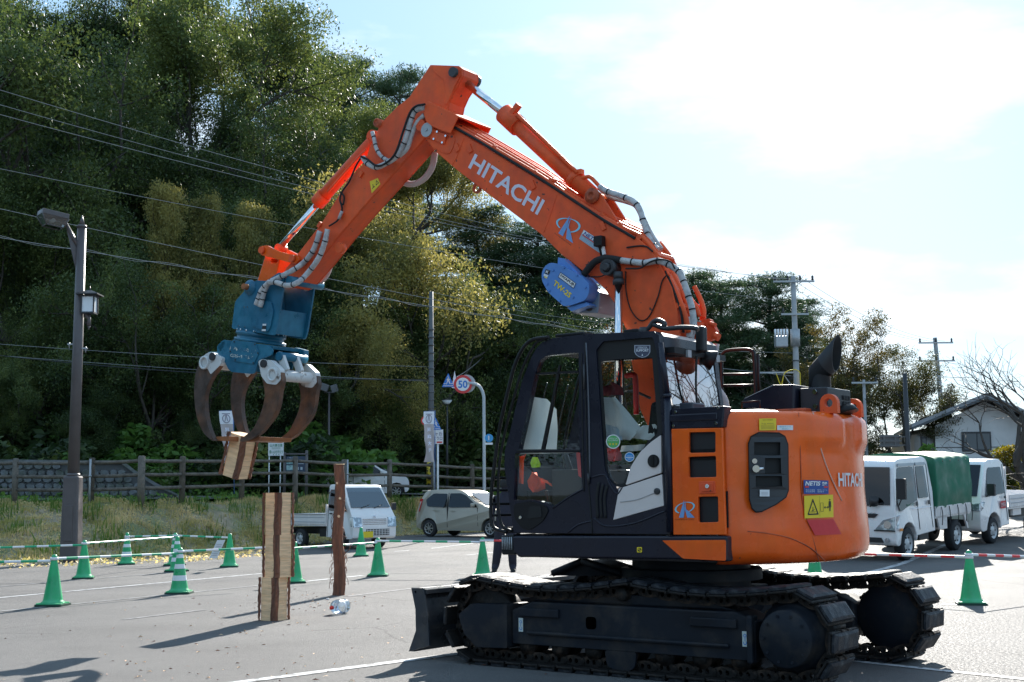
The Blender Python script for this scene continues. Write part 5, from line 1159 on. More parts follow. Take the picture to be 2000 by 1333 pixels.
def decal(q, base, parts, parent, surf, name='sticker', label=None, off=.004):
    f0 = quadmap(q, lambda a, b: surf(a, b, off)); mb = MB(); nn = 5
    for i in range(nn): put_rect(mb, f0, i/nn, 0, (i+1)/nn, 1)
    s = mb.build(name, base, parent, label=label)
    for k, (m_, fn) in enumerate(parts):
        f = quadmap(q, lambda a, b: surf(a, b, off+.002+.001*k)); mb = MB(); fn(mb, f); mb.build('print', m_, s if parent is EX else parent)
    return s
cy = lambda a, b, o: onCyl(a, b, RB+o+.008)
decal([(1482.5, 818), (1516, 817.5), (1516, 840.5), (1483, 841)], M_YEL, [(mat('print_brown', (.35, .22, .03), .6), lambda mb, f: (put_text(mb, sub(f, .2, .82, .8, .94), '注意 点検整備'), put_text(mb, sub(f, .15, .5, .4, .64), 'kg'), [put_rect(mb, f, .1, v, .9, v+.03) for v in (.12, .22, .32, .42)], put_rect(mb, f, .45, .56, .85, .6)))], CWT, cy, label='yellow notice sticker')
decal([(1518, 831), (1549, 831), (1549, 840.5), (1518, 840.5)], M_WHITE, [(mat('print_teal', (.1, .4, .5), .6), lambda mb, f: (put_text(mb, sub(f, .15, .55, .85, .85), '軽油タンク'), put_text(mb, sub(f, .3, .12, .7, .42), '燃料給油口')))], CWT, cy, label='small white fuel sticker')
decal([(1484, 957), (1503, 957), (1503, 970), (1484, 970)], M_WHITE, [(mat('grey_print', (.3, .3, .32), .8), lambda mb, f: [put_rect(mb, f, .15, v, .85, v+.05) for v in (.2, .4, .6)])], CWT, lambda a, b, o: onCyl(a, b, RB+o+.036))
NB = mat('netis_blue', (.02, .07, .27), .45)
def netis(mb, f): put_text(mb, sub(f, .06, .60, .68, .93), 'NETIS', bold=.035, shear=.2); put_text(mb, sub(f, .74, .62, .95, .9), '登録', bold=.03)
def netis2(mb, f): put_text(mb, sub(f, .08, .10, .45, .35), '国土交通省\n新技術情報', bold=0); put_text(mb, sub(f, .55, .10, .95, .35), '提供システム\n登録番号', bold=0)
decal([(1569.5, 938), (1618, 939), (1618.5, 965), (1570, 965)], NB, [(M_WHITE, netis), (mat('netis_red', (.6, .04, .05), .5), lambda mb, f: put_rect(mb, f, .05, .44, .97, .58)), (mat('pale_print2', (.5, .55, .7), .5), netis2)], CWT, cy, label='blue NETIS sticker')
def warn(mb, f):
    for p in [[(.10, .14), (.50, .14), (.30, .88)]]:
        o_ = rnd(p, .05, 3); i_ = rnd([(.155, .2), (.445, .2), (.30, .74)], .03, 3); k = len(o_); put(mb, f, o_+i_, [(j, (j+1) % k, k+(j+1) % k, k+j) for j in range(k)])
    put_rect(mb, f, .2, .26, .4, .28); put_poly(mb, f, [(.25, .3), (.36, .36), (.35, .38), (.25, .33)]); put_rect(mb, f, .29, .3, .31, .5)
    for r_ in ((.56, .27, .57, .66), (.65, .27, .66, .66), (.56, .27, .66, .285), (.56, .65, .66, .66)): put_rect(mb, f, *r_)
    put_rect(mb, f, .71, .44, .82, .46); put_poly(mb, f, [(.68, .45), (.73, .39), (.73, .51)]); put_poly(mb, f, [(.85, .45), (.80, .39), (.80, .51)])
    put_poly(mb, f, circ(.885, .78, .025, .035, 10)); put_poly(mb, f, [(.85, .72), (.92, .72), (.93, .45), (.91, .45), (.905, .6), (.905, .27), (.89, .27), (.885, .48), (.88, .27), (.865, .27), (.865, .6), (.86, .45), (.84, .45)])
    put_rect(mb, f, .53, .05, .535, .95)
decal([(1570.5, 969), (1627, 966.5), (1628, 1010.5), (1571.5, 1013)], M_YEL, [(M_BLK, warn)], CWT, cy, label='yellow swing danger sticker')
decal([(1576, 1016), (1628, 1014), (1644, 1044), (1592, 1046)], PINK, [], CWT, lambda a, b, o: onCyl(a, b, RB+o+.015), name='red_patch', label='red touched up paint patch')
# name on the tail wraps round it
p0, p1 = cyl_at(1639, 951), cyl_at(1639, 923.5); a0 = math.atan2(p0.y, p0.x); hh_ = p1.z-p0.z; ww = hh_*5.2*.86
def wrap(u, v): a = a0+u*ww/RB; a = a if a > 0 else a+2*math.pi; r_ = body_r(a, 1.5, 0)+.008; return (r_*math.cos(a), r_*math.sin(a), p0.z+hh_*v)
vs, fs, _ = text2d('HITACHI', .022); mb = MB(); put(mb, wrap, vs, fs); mb.build('lettering', M_WHITE, CWT)
# lifting lugs
for (px, py, y) in ((1621, 800, .30), (1668, 806, -.36)):
    c_ = onY(px, py, y); x = c_.x; z = 2.10; mb = MB(); o_ = [(x-.075, z), (x+.075, z)]+[(x+.075*math.cos(t), z+.085+.075*math.sin(t)) for t in [math.pi*i/10 for i in range(11)]]
    mb.plate(o_, y-.03, y+.03, holes=[[(x+.035*math.cos(t), z+.085+.035*math.sin(t)) for t in [2*math.pi*i/14 for i in range(14)]]]); mb.build('lifting_lug', ORM, CWT, bevel=.006)
mb = MB(); c_ = onY(1650, 797, -.05); mb.cyl((c_.x, -.05, 2.11), (c_.x+.02, -.05, 2.17), .12, .09, 20); mb.build('filler_cap', BLKP, EX)
# deck
mb = MB(); mb.plate([(-.93, 1.13), (-.93, 2.09), (-.45, 2.09), (-.45, 1.13)], -1.18, .15); mb.build('engine_bay', NAVY, EX, bevel=.02)
mb = MB(); mb.box((-1.05, -.2, 2.135), (.5, 1.2, .03)); mb.build('deck_plate', ORD, EX, bevel=.01)
# orange side panel with intake holes
pn = PP(1.235, [(1311, 838), (1410, 836), (1417, 1045), (1315, 1045)])
hs_ = [PP(1.235, rnd(q, 3, 2)) for q in ([(1345, 845), (1397, 844), (1397, 884), (1345, 885)], [(1344, 893), (1398, 891), (1399, 932), (1345, 933)], [(1363, 971), (1402, 970), (1403, 1020), (1364, 1021)])]
mb = MB(); mb.plate(pn, 1.205, 1.235, holes=hs_); PNL = mb.build('side_panel', ORG, EX, bevel=.005, seg=2)
for q in hs_: 
    c_ = (sum(p[0] for p in q)/len(q), sum(p[1] for p in q)/len(q)); mb = MB(); mb.box((c_[0], 1.19, c_[1]), (.30, .01, .28)); mb.build('intake_mesh', mat('mesh_black', (.006, .007, .009), .5), PNL)
mb = MB(); mb.plate(PP(1.235, [(1309, 799), (1414, 793), (1411, 835), (1310, 838)]), 1.1, 1.23); mb.box((-.7, 1.12, 2.06), (.46, .24, .06)); mb.build('upper_box', NAVY, EX, bevel=.01)
for a, b in ((1320, 805), (1403, 797), (1399, 827), (1316, 832)): mb = MB(); c_ = onY(a, b, 1.235); mb.cyl(c_, c_+Vector((0, .01, 0)), .012, n=8); mb.build('bolt', CHR, EX)
mb = MB(); mb.plate(PP(1.235, [(1365, 941), (1397, 940), (1398, 964), (1366, 965)]), 1.222, 1.242); mb.plate(PP(1.235, [(1370, 945), (1393, 944), (1394, 960), (1371, 961)]), 1.2421, 1.25); mb.build('latch_box', ORM, PNL, bevel=.004)
mb = MB(); c_ = onY(1382, 950, 1.25); mb.cyl(c_, c_+Vector((0, .012, 0)), .016, n=12); mb.build('lock', CHR, PNL)
LB, LC = mat('logo_blue', (.17, .33, .60), .5), mat('logo_cyan', (.22, .60, .75), .5)
def logo(parent, q, surf):
    f = quadmap(q, lambda a, b: surf(a, b, .004)); g = quadmap(q, lambda a, b: surf(a, b, .006)); mb = MB()
    rot = lambda f_: (lambda u, v: f_(u, v+.22*(u-.5)))
    n_ = 30; o_ = []
    for i in range(n_+1):
        t = -1.25+(5.3)*i/n_; w = .035+.045*abs(math.cos(t)); o_ += [(.5+.48*math.cos(t), .58+.30*math.sin(t)), (.5+(.48-w)*math.cos(t), .58+(.30-w*.7)*math.sin(t))]
    put(mb, rot(f), o_, [(2*i, 2*i+1, 2*i+3, 2*i+2) for i in range(n_)]); mb.build('logo_ring', LC, parent)
    mb = MB(); put_poly(mb, g, [(.46, 1.0), (.22, .04), (.45, .04), (.50, .5)]); put_poly(mb, g, [(.52, 1.0), (.50, .5), (.62, .04), (.98, .04), (.66, .42), (.56, .5)]); mb.build('logo_mark', LB, parent)
    mb = MB(); put_text(mb, sub(g, .05, -.1, .95, -.03), 'Road Engineering Company'); mb.build('print', M_BLK, parent)
logo(PNL, [(1317, 977), (1358, 977), (1358, 1013), (1317, 1013)], lambda a, b, o: onY(a, b, 1.235+o))
# hood, box, exhaust
mb = MB(); yA, yB = .35, -.75
hp = PP(yA, [(1449, 797), (1451, 779), (1508, 752), (1552, 751), (1552, 800)]); mb.plate(hp, yB, yA); mb.build('engine_hood', NAVY, EX, bevel=.015)
mb = MB(); x0 = onY(1562, 760, .28).x; x1 = x0-.24; mb.box(((x0+x1)/2, .03, 2.19), (x0-x1, .5, .26)); mb.build('exhaust_box', mat('exhaust_box_paint', (.03, .033, .038), .4, metal=.3, var=.15), EX, bevel=.008)
for a, b in ((1592, 766), (1593, 794)): mb = MB(); c_ = onY(a, b, .285); mb.cyl(c_, c_+Vector((0, .015, 0)), .02, n=6); mb.build('bolt', CHR, EX)
for i in range(3):
    for j in range(3): mb = MB(); mb.box((x1-.004, -.06-.055*i, 2.15+j*.05), (.01, .045, .035)); mb.build('vent_hole', RUB, EX)
YE = -.12; cb = onY(1602, 762, YE); c1 = onY(1602, 722, YE); tipc = onY(1630, 692, YE)
mb = MB(); re = .092; n = 28; rings = []
def ringat(c, ax, r, cutn=None, cutp=None):
    ax = ax.normalized(); a = Vector((0, 1, 0)); b = ax.cross(a).normalized(); o = []
    for i in range(n):
        t = 2*math.pi*i/n; p = c+a*math.cos(t)*r+b*math.sin(t)*r
        if cutn is not None: p = p+ax*((cutp-p).dot(cutn)/ax.dot(cutn))
        o.append(p)
    return o
axd = (onY(1610, 672, YE)-onY(1584, 712, YE)); axd = Vector((-.73, 0, .68)); up_ = Vector((0, 0, 1)); mit = (axd.normalized()+up_).normalized()
elbow = Vector((cb.x, YE, c1.z-.02)); tip_n = Vector((-1, 0, -.12)).normalized(); tp = onY(1634, 697, YE)
rs_ = [ringat(Vector((cb.x, YE, 2.28)), up_, re), ringat(elbow, up_, re, mit, elbow), ringat(elbow+axd*.15, axd, re*1.12, tip_n, tp)]
for rr_ in (1.0, .93):
    rgs = [[c_+(p-c_)*1.0 for p in r_] for r_, c_ in zip(rs_, (Vector((0, 0, 0)),)*3)]
vs = [p for r_ in rs_ for p in r_]; mb.add(vs, [(k*n+i, k*n+(i+1) % n, (k+1)*n+(i+1) % n, (k+1)*n+i) for k in range(2) for i in range(n)], 0, True)
ce = sum(rs_[2], Vector((0, 0, 0)))/n; inner = [ce+(p-ce)*.93 for p in rs_[2]]; deep = [p-axd*.3 for p in inner]; deep = [Vector((max(min(p.x, 9), -9), p.y, p.z)) for p in deep]
mb.add(rs_[2]+inner, [(i, (i+1) % n, n+(i+1) % n, n+i) for i in range(n)], 0); mb.add(inner+deep, [(i, (i+1) % n, n+(i+1) % n, n+i) for i in range(n)]+[tuple(range(n, 2*n))], 1, True)
mb.build('exhaust_stack', [mat('exhaust_black', (.014, .015, .018), .45, var=.15), RUB], EX)
# hand rail on the far side
YR = -.95; rail = [(1411, 796), (1409, 705), (1413, 690), (1424, 685), (1455, 683), (1468, 686), (1473, 698), (1477, 800)]
mb = MB(); mb.tube([onY(a, b, YR) for a, b in rail], .018, 8, k=4)
for y in (732, 754): mb.tube([onY(1410, y, YR), onY(1474, y-1, YR)], .014, 6, k=1)
mb.build('hand_rail', BLKP, EX)
mb = MB(); mb.tube([onY(1481, 692, YR), onY(1484, 790, YR)], .01, 6, k=1); mb.tube([onY(1478, 692, YR), onY(1481, 790, YR)], .006, 6, k=1); mb.build('antenna_rods', BLKP, EX)
mb = MB(); mb.tube([onY(1449, 798, .7), onY(1449, 786, .7), onY(1484, 783, .7), onY(1485, 797, .7)], .006, 6, k=1); mb.build('deck_handle', BLKP, EX)
# ================================================================== cab
CY0, CY1 = .22, 1.22
CAB = empty('cab'); CAB.parent = EX; CAB['label'] = 'dark navy operator cab'
outer = [(1003, 1041), (985, 901+10), (986, 880), (997, 839), (1019, 746), (1037, 699), (1048, 680), (1060, 668), (1078, 661), (1146, 653), (1276, 647), (1287, 655), (1290, 690), (1304, 796), (1306, 850), (1309, 1044)]
ow = PP(CY1, outer)
w1 = PP(CY1, rnd([(1053, 706), (1066, 695), (1130, 689), (1132, 878), (1012, 879), (1025, 823), (1042, 740)], [4, 8, 3, 3, 3, 2, 8], 3))
w2 = PP(CY1, rnd([(1006, 885), (1133, 884), (1137, 958), (1079, 991), (1070, 983), (1040, 976), (1003, 978)], [3, 3, 6, 4, 4, 8, 3], 3))
w3 = PP(CY1, rnd([(1164, 684), (1178, 667), (1275, 659), (1283, 690), (1293, 830), (1297, 988), (1198, 1017), (1209, 958), (1190, 940), (1180, 915)], [4, 3, 5, 3, 2, 4, 3, 6, 8, 8], 3))
mb = MB(); mb.plate(ow, CY1-.07, CY1, holes=[w1, w2, w3]); mb.build('side_frame', NAVY, CAB, bevel=.012, seg=2)
ow2 = [(x, z) for x, z in ow]; wf = PP(CY1, rnd([(1058, 690), (1275, 675), (1296, 900), (1150, 905), (1012, 905), (1040, 760)], 6, 3))
mb = MB(); mb.plate(ow2, CY0, CY0+.06, holes=[wf]); mb.build('far_side_frame', NAVY, CAB)
# pillars / front, roof and rear shells
def strip(pts, y0, y1, th, name, m, inward):
    mb = MB(); n_ = len(pts)
    for i in range(n_-1):
        (x0, z0), (x1, z1) = pts[i], pts[i+1]; d = Vector((x1-x0, z1-z0)); nn = Vector((-d.y, d.x)).normalized()*th*inward
        mb.hexa([(x0, y0, z0), (x1, y0, z1), (x1+nn.x, y0, z1+nn.y), (x0+nn.x, y0, z0+nn.y)], [(x0, y1, z0), (x1, y1, z1), (x1+nn.x, y1, z1+nn.y), (x0+nn.x, y1, z0+nn.y)])
    return mb.build(name, m, CAB)
roof = PP(CY1, [(1048, 682), (1060, 668), (1078, 661), (1146, 653), (1276, 647), (1287, 655)]); strip(roof, CY0+.06, CY1-.07, .05, 'roof', NAVY, 1)
strip(PP(CY1, [(1003, 1041), (985, 911)]), CY0+.06, CY1-.07, .04, 'front_lower_panel', BLKP, -1)
mb = MB(); fp = PP(CY1, [(985, 911), (986, 880), (997, 839), (1019, 746), (1037, 699), (1048, 682)]); mb = MB(); vs = [(x-.01, CY0+.06, z) for x, z in fp]+[(x-.01, CY1-.07, z) for x, z in fp]; k = len(fp); mb.add(vs, [(i, i+1, k+i+1, k+i) for i in range(k-1)]); mb.build('windscreen', glass('windscreen_glass', (.9, .94, .94), -2), CAB)
mb = MB(); mb.box((.35, .72, 1.16), (1.65, .86, .05)); mb.build('floor', BLKP, CAB)
# rear wall with window
rx = [ow[11], ow[12], ow[13], ow[15]]
def rearp(y, t): # t 0 bottom 1 top
    p = Vector(ow[15]).lerp(Vector(ow[13]), min(1, t*1.62)) if t < .617 else Vector(ow[13]).lerp(Vector(ow[11]), (t-.617)/.383); return (p.x, y, p.y)
mb = MB()
def quad3(a, b, c_, d, th=.05): mb.hexa([a, b, c_, d], [(p[0]+th, p[1], p[2]) for p in (a, b, c_, d)])
quad3(rearp(CY0, 0), rearp(CY1-.07, 0), rearp(CY1-.07, .55), rearp(CY0, .55)); quad3(rearp(CY0, .93), rearp(CY1-.07, .93), rearp(CY1-.07, 1), rearp(CY0, 1))
quad3(rearp(CY0, .55), rearp(CY0+.07, .55), rearp(CY0+.07, .93), rearp(CY0, .93)); mb.build('rear_wall', NAVY, CAB)
mb = MB(); a = [rearp(CY0+.07, .55), rearp(CY1-.07, .55), rearp(CY1-.07, .62), rearp(CY1-.07, .93), rearp(CY0+.07, .93), rearp(CY0+.07, .62)]; mb.add([(p[0]+.01, p[1], p[2]) for p in a], [(0, 1, 2, 5), (5, 2, 3, 4)]); mb.build('rear_window', GLR, CAB)
mb = MB(); mb.cyl((onY(1290, 670, CY1+.01)), onY(1303, 772, CY1+.01), .026, n=12); mb.cyl(onY(1303, 772, CY1+.01), onY(1309, 1040, CY1+.01), .03, n=12); mb.cyl(onY(1303, 770, CY1+.01), onY(1303.5, 777, CY1+.01), .036, n=12); mb.build('corner_pillar', NAVY, CAB)
# glass panes
for q, nm in ((w1, 'upper_door_pane'), (w2, 'lower_door_pane')):
    mb = MB(); mb.plate(q, CY1-.03, CY1-.024); mb.build(nm, GLS, CAB)
g3 = PP(CY1, rnd([(1164, 684), (1178, 667), (1275, 659), (1283, 690), (1291, 830), (1290, 850), (1265, 870), (1240, 905), (1216, 952), (1198, 948), (1184, 935), (1178, 915)], 3, 2))
mb = MB(); mb.plate(g3, CY1-.03, CY1-.024); mb.build('side_pane', GLS, CAB)
mb = MB(); o_ = PP(CY1, rnd([(1162, 684), (1177, 665), (1277, 657), (1285, 690), (1294, 835), (1288, 852), (1262, 874), (1236, 910), (1216, 952), (1197, 950), (1182, 936), (1176, 915)], 3, 2)); i_ = PP(CY1, rnd([(1171, 706), (1200, 702), (1271, 698), (1276, 760), (1282, 845), (1260, 866), (1234, 905), (1214, 946), (1200, 944), (1189, 934), (1184, 915)], 3, 2))
mb.plate(o_, CY1-.0239, CY1-.022, holes=[i_]); mb.build('window_border', RUB, CAB)
mb = MB(); u = PP(CY1, rnd([(1291, 850), (1292, 924), (1222, 948), (1232, 912), (1250, 884), (1270, 865)], [2, 2, 2, 6, 6, 6], 2)); mb.plate(u, CY1-.02, CY1+.004); l = PP(CY1, [(1293, 927), (1297, 988), (1198, 1016), (1209, 955), (1221, 951)]); mb.plate(l, CY1-.02, CY1+.004); mb.build('cream_panel', CREAM, CAB, bevel=.006)
mb = MB(); c_ = onY(1277, 901, CY1+.004); mb.cyl(c_, c_+Vector((0, .012, 0)), .052, n=24); mb.cyl(c_+Vector((0, .012, 0)), c_+Vector((0, .016, 0)), .042, n=24, mi=1); mb.box(c_+Vector((0, .018, 0)), (.02, .01, .07), mi=0); mb.build('key_boss', [BLKP, RUB], CAB)
mb = MB(); c_ = onY(1284, 960, CY1+.004); mb.lathe(c_, (0, 1, 0), [(.026, 0), (.026, .012), (.016, .014), (0, .014)], 18); mb.build('round_catch', M_DARKM, CAB)
mb = MB(); mb.tube([onY(1212, 981, CY1+.006), onY(1245, 976, CY1+.006), onY(1281, 962, CY1+.006)], .004, 5); mb.build('moulding', mat('cream_edge', (.4, .38, .37), .4), CAB)
# louvres, seams, lower sculpting
for k in range(3):
    mb = MB(); mb.tube([onY(1170+k*8, 943+k*3, CY1+.004), onY(1166+k*7.5, 975, CY1+.006), onY(1168+k*7.5, 1012, CY1+.004)], .012, 6); mb.build('louvre', RUB, CAB)
mb = MB(); mb.tube([onY(a, b, CY1+.002) for a, b in ((1143, 668), (1143, 760), (1149, 930), (1153, 985), (1157, 1042))], .006, 6); mb.build('door_gap', RUB, CAB)
for q_ in (((1140.5, 712), (1141, 760)), ((1149, 925), (1150, 945))): mb = MB(); mb.tube([onY(a, b, CY1+.012) for a, b in q_], .011, 8, k=1); mb.build('hinge', M_DARKM, CAB)
mb = MB(); mb.tube([onY(a, b, CY1+.004) for a, b in ((1145, 670), (1150, 800), (1152, 932))], .008, 6); mb.build('pillar_edge', mat('pillar_edge_paint', (.08, .085, .1), .3), CAB)
ov = [(1004, 985), (1040, 979), (1066, 988), (1073, 996), (1062, 1018), (1038, 1035), (1022, 1034), (1006, 1014)]
mb = MB(); mb.plate(PP(CY1, rnd(ov, 9, 4)), CY1-.01, CY1+.010); mb.build('door_handle_panel', BLKP, CAB, bevel=.008)
mb = MB(); mb.plate(PP(CY1, rnd([(1036, 989), (1058, 989), (1060, 1010), (1032, 1014)], 3, 3)), CY1+.0105, CY1+.016); mb.build('door_handle', RUB, CAB); mb = MB(); c_ = onY(1017, 1011, CY1+.012); mb.cyl(c_, c_+Vector((0, .01, 0)), .013, n=12); mb.build('door_lock', CHR, CAB)
for pts in (((1080, 993), (1110, 972), (1140, 955)), ((1110, 1040), (1130, 1025), (1156, 1018)), ((1160, 1012), (1185, 1028), (1240, 1022), (1300, 998)), ((1152, 934), (1180, 928), (1190, 945), (1205, 965), (1216, 952))):
    mb = MB(); mb.tube([onY(a, b, CY1+.001) for a, b in pts], .008, 6); mb.build('body_crease', NAVY, CAB)
mb = MB(); mb.tube([onY(a, b, CY1+.003) for a, b in ((1136, 690), (1137, 790), (1139, 900), (1141, 960))], .006, 6); mb.tube([onY(a, b, CY1+.003) for a, b in ((1010, 881), (1134, 880.5))], .007, 6, k=1); mb.build('door_trim', RUB, CAB)
mb = MB(); mb.plate(PP(CY1-.03, [(1092, 714), (1096, 714), (1064, 878), (1058, 878)]), CY1-.045, CY1-.02); mb.plate(PP(CY1-.03, [(1046, 729), (1130, 724), (1130, 729), (1044, 733)]), CY1-.045, CY1-.02); mb.build('window_divider', BLKP, CAB)
# stickers on the glass
gy = lambda a, b, o: onY(a, b, CY1-.022+o)
def badge(c, r_, base, inner, fn, ring=True):
    q = [(c[0]-r_, c[1]-r_), (c[0]+r_, c[1]-r_), (c[0]+r_, c[1]+r_), (c[0]-r_, c[1]+r_)]; f = quadmap(q, lambda a, b: gy(a, b, .001)); g = quadmap(q, lambda a, b: gy(a, b, .002)); h = quadmap(q, lambda a, b: gy(a, b, .003))
    mb = MB(); put_poly(mb, f, circ()); s_ = mb.build('sticker', base, CAB); mb = MB(); put_poly(mb, g, circ(.5, .5, .43, .43)); mb.build('sticker_face', inner, CAB); fn(h)
def stars(h):
    mb = MB(); put_text(mb, sub(h, .2, .68, .8, .78), '低排出ガス車'); put_text(mb, sub(h, .15, .54, .85, .65), '国土交通省指定'); mb.build('sticker_print', M_WHITE, CAB); mb = MB()
    for cx in (.28, .5, .72): put_poly(mb, h, [(cx+(.10 if i % 2 == 0 else .042)*math.sin(i*math.pi/5), .33+(.10 if i % 2 == 0 else .042)*math.cos(i*math.pi/5)) for i in range(10)])
    mb.build('stars', M_YEL, CAB)
badge((1197.5, 863), 14, M_WHITE, mat('badge_green', (.10, .42, .12), .5), stars)
def bl2(h): mb = MB(); put_rect(mb, h, .1, .42, .9, .5); put_text(mb, sub(h, .3, .22, .7, .36), '超低騒音', bold=.01); put_rect(mb, h, .25, .6, .75, .63); mb.build('sticker_print', M_WHITE, CAB)
badge((1229.5, 893), 9.5, M_WHITE, mat('badge_blue', (.02, .25, .6), .5), bl2)
q = [(1239, 674.5), (1270, 674.5), (1270, 699), (1239, 699)]; f = quadmap(q, lambda a, b: gy(a, b, .001)); g = quadmap(q, lambda a, b: gy(a, b, .002)); h = quadmap(q, lambda a, b: gy(a, b, .003)); shd = [(0, 1), (0, .45), (.1, .22), (.28, .06), (.5, 0), (.72, .06), (.9, .22), (1, .45), (1, 1)]
mb = MB(); put_poly(mb, f, shd); mb.build('sticker', mat('shield_rim', (.4, .42, .48), .5), CAB); mb = MB(); put_poly(mb, g, [(.5+(a-.5)*.9, .5+(b-.5)*.9) for a, b in shd]); mb.build('sticker_face', mat('shield_navy', (.05, .06, .10), .5), CAB)
mb = MB(); put_text(mb, sub(h, .2, .76, .8, .88), 'OPERATOR'); put_text(mb, sub(h, .1, .48, .9, .66), 'SUPPORT', bold=.02); put_rect(mb, h, .12, .7, .88, .72); put_poly(mb, h, [(.45, .15), (.55, .15), (.5, .32)]); mb.build('sticker_print', mat('shield_white', (.75, .77, .8), .5), CAB)
# roof gear
YM = .75
mb = MB(); mb.tube([onY(a, b, 1.05) for a, b in ((1258, 650), (1268, 640), (1276, 629), (1286, 626), (1298, 632), (1296, 638))], .02, 8); mb.tube([onY(a, b, 1.05) for a, b in ((1276, 634), (1300, 642), (1330, 640), (1356, 641), (1364, 645))], .02, 8); mb.cyl(onY(1258, 655, 1.05), onY(1258, 640, 1.05), .04, n=12); mb.build('roof_grab_bar', M_DARKM, CAB)
for q_, s_ in (((1236, 648, 1.0), (.14, .08, .035)), ((1130, 657, .9), (.3, .3, .03))): mb = MB(); mb.box(onY(*q_), s_); mb.build('roof_boss', BLKP, CAB, bevel=.01)
mb = MB(); c_ = rearp(.72, .93); mb.box((c_[0]-.05, .72, c_[2]-.015), (.1, .9, .05)); mb.cyl((c_[0]-.06, .62, c_[2]-.02), (c_[0]-.13, .56, c_[2]-.06), .05, .09, 16)
for y in (.95, .45): mb.box((c_[0]-.11, y, c_[2]-.03), (.02, .06, .06), mi=1)
mb.build('wiper_rail', [BLKP, M_GREYM], CAB)
mb = MB(); mb.tube([(c_[0]-.1, .8, c_[2]-.04), (c_[0]-.1, .82, c_[2]-.3), (c_[0]-.1, .8, c_[2]-.55)], .01, 5); mb.build('rear_wiper', BLKP, CAB)
mb = MB(); p = rearp(1.02, .6); mb.box((p[0]-.09, .98, p[2]+.02), (.13, .20, .1)); mb.build('rear_camera', mat('camera_grey', (.05, .055, .07), .4), CAB, bevel=.012)
mb = MB(); p = onX(1370, 668, -.55); mb.box((p.x, p.y, p.z+.02), (.07, .1, .22)); mb.build('work_light', BLKP, CAB, bevel=.02)
# front guard pipes
for y, dx, r_ in ((CY1+.02, 0, .016), (CY0-.03, 0, .016)):
    mb = MB(); mb.tube([onY(a, b, y if y > 1 else CY1+.02)-Vector((0, (CY1+.02-y), 0)) for a, b in ((1072, 659), (1040, 664), (1022, 680), (1005, 715), (992, 765), (977, 830), (968, 890), (960, 960), (959, 1010), (966, 1032), (990, 1040))], r_, 8); mb.build('front_guard_bar', BLKP, CAB)
mb = MB(); mb.tube([onY(a, b, CY1+.01) for a, b in ((1068, 662), (1050, 668), (1038, 684), (1020, 722), (1000, 790), (985, 850), (975, 910), (973, 985), (980, 1025), (1000, 1038))], .012, 8); mb.build('front_guard_bar', BLKP, CAB)
for (a, b) in ((915, 934), (940, 958), (968, 985), (990, 1007)):
    mb = MB(); p = onY(962, b, CY1+.02); mb.tube([p, p-Vector((0, 1.0, 0))], .012, 6, k=1); mb.build('guard_cross_bar', BLKP, CAB)
for k in range(8):
    p = onY(966, 700+k*1, CY1+.02)
mb = MB(); base_ = [onY(a, b, CY1) for a, b in ((1012, 740), (1000, 790), (990, 840), (984, 900))]
for k in range(5): mb.tube([p+Vector((.03, -.15-.17*k, 0)) for p in base_], .006, 5)
mb.build('front_mesh_wires', M_DARKM, CAB)
mb = MB(); p = onY(975, 905, CY1); mb.box((p.x, .7, p.z), (.05, .6, .05)); mb.build('wiper_motor', BLKP, CAB)
# interior
mb = MB(); mb.box((.08, .72, 1.45), (.55, .5, .14)); mb.box((-.18, .72, 1.85), (.14, .48, .75), Matrix.Rotation(-.15, 3, 'Y')); mb.box((-.24, .72, 2.3), (.1, .28, .2)); mb.build('seat', BLKP, CAB, bevel=.04)
def sheet(pts, y, name, m, amp=.02, sub_=8):
    # wavy sheet over a px polygon, for cloth and painted reflections: rows from left edge to right edge
    L_, R_ = pts; V = []; n_ = len(L_); 
    for i in range(n_):
        for j in range(sub_+1):
            t = j/sub_; a, b = L_[i][0]*(1-t)+R_[i][0]*t, L_[i][1]*(1-t)+R_[i][1]*t; p = onY(a, b, y); p.y += amp*math.sin(t*9+i*.9)+amp*.6*math.sin(i*2.1-t*5); V.append(p)
    mb = MB(); mb.add(V, [(i*(sub_+1)+j, i*(sub_+1)+j+1, (i+1)*(sub_+1)+j+1, (i+1)*(sub_+1)+j) for i in range(n_-1) for j in range(sub_)], 0, True); return mb.build(name, m, CAB)
sheet(([(1030, 774), (1024, 800), (1019, 830), (1012, 878)], [(1070, 780), (1086, 800), (1087, 840), (1087, 878)]), 1.08, 'door_reflection', mat('bright_reflection', (.85, .85, .82), .9, var=.05, vscale=5), .012)  # pale sheet behind the door pane, painting in a white reflection
sheet(([(1172, 776), (1173, 800), (1173, 830), (1176, 850), (1180, 856)], [(1206, 777), (1226, 806), (1246, 835), (1240, 850), (1230, 860)]), .98, 'pane_reflection', REFLW, .03)  # white sheet imitating a bright reflection in the side pane
sheet(([(1254, 832), (1246, 842), (1236, 850), (1232, 856)], [(1282, 829), (1290, 842), (1291, 852), (1285, 862)]), .95, 'small_reflection', REFLW, .02)  # smaller white sheet, also a reflection painted behind the side pane
sheet(([(1180, 828), (1180, 845), (1184, 862)], [(1206, 835), (1213, 845), (1214, 860)]), 1.0, 'bluish_reflection', mat('pale_blue_reflection', (.45, .55, .62), .9), .01)  # bluish sheet imitating part of the same reflection
sheet(([(1214, 871), (1214, 883)], [(1262, 868), (1258, 880)]), .9, 'fringe_reflection', REFLW, .02)  # narrow white sheet for the reflected fringe
sheet(([(1183, 876), (1186, 890), (1192, 902)], [(1212, 874), (1212, 888), (1209, 900)]), .85, 'helmet_reflection', REDP, .03)  # red sheet imitating a helmet reflected in the glass
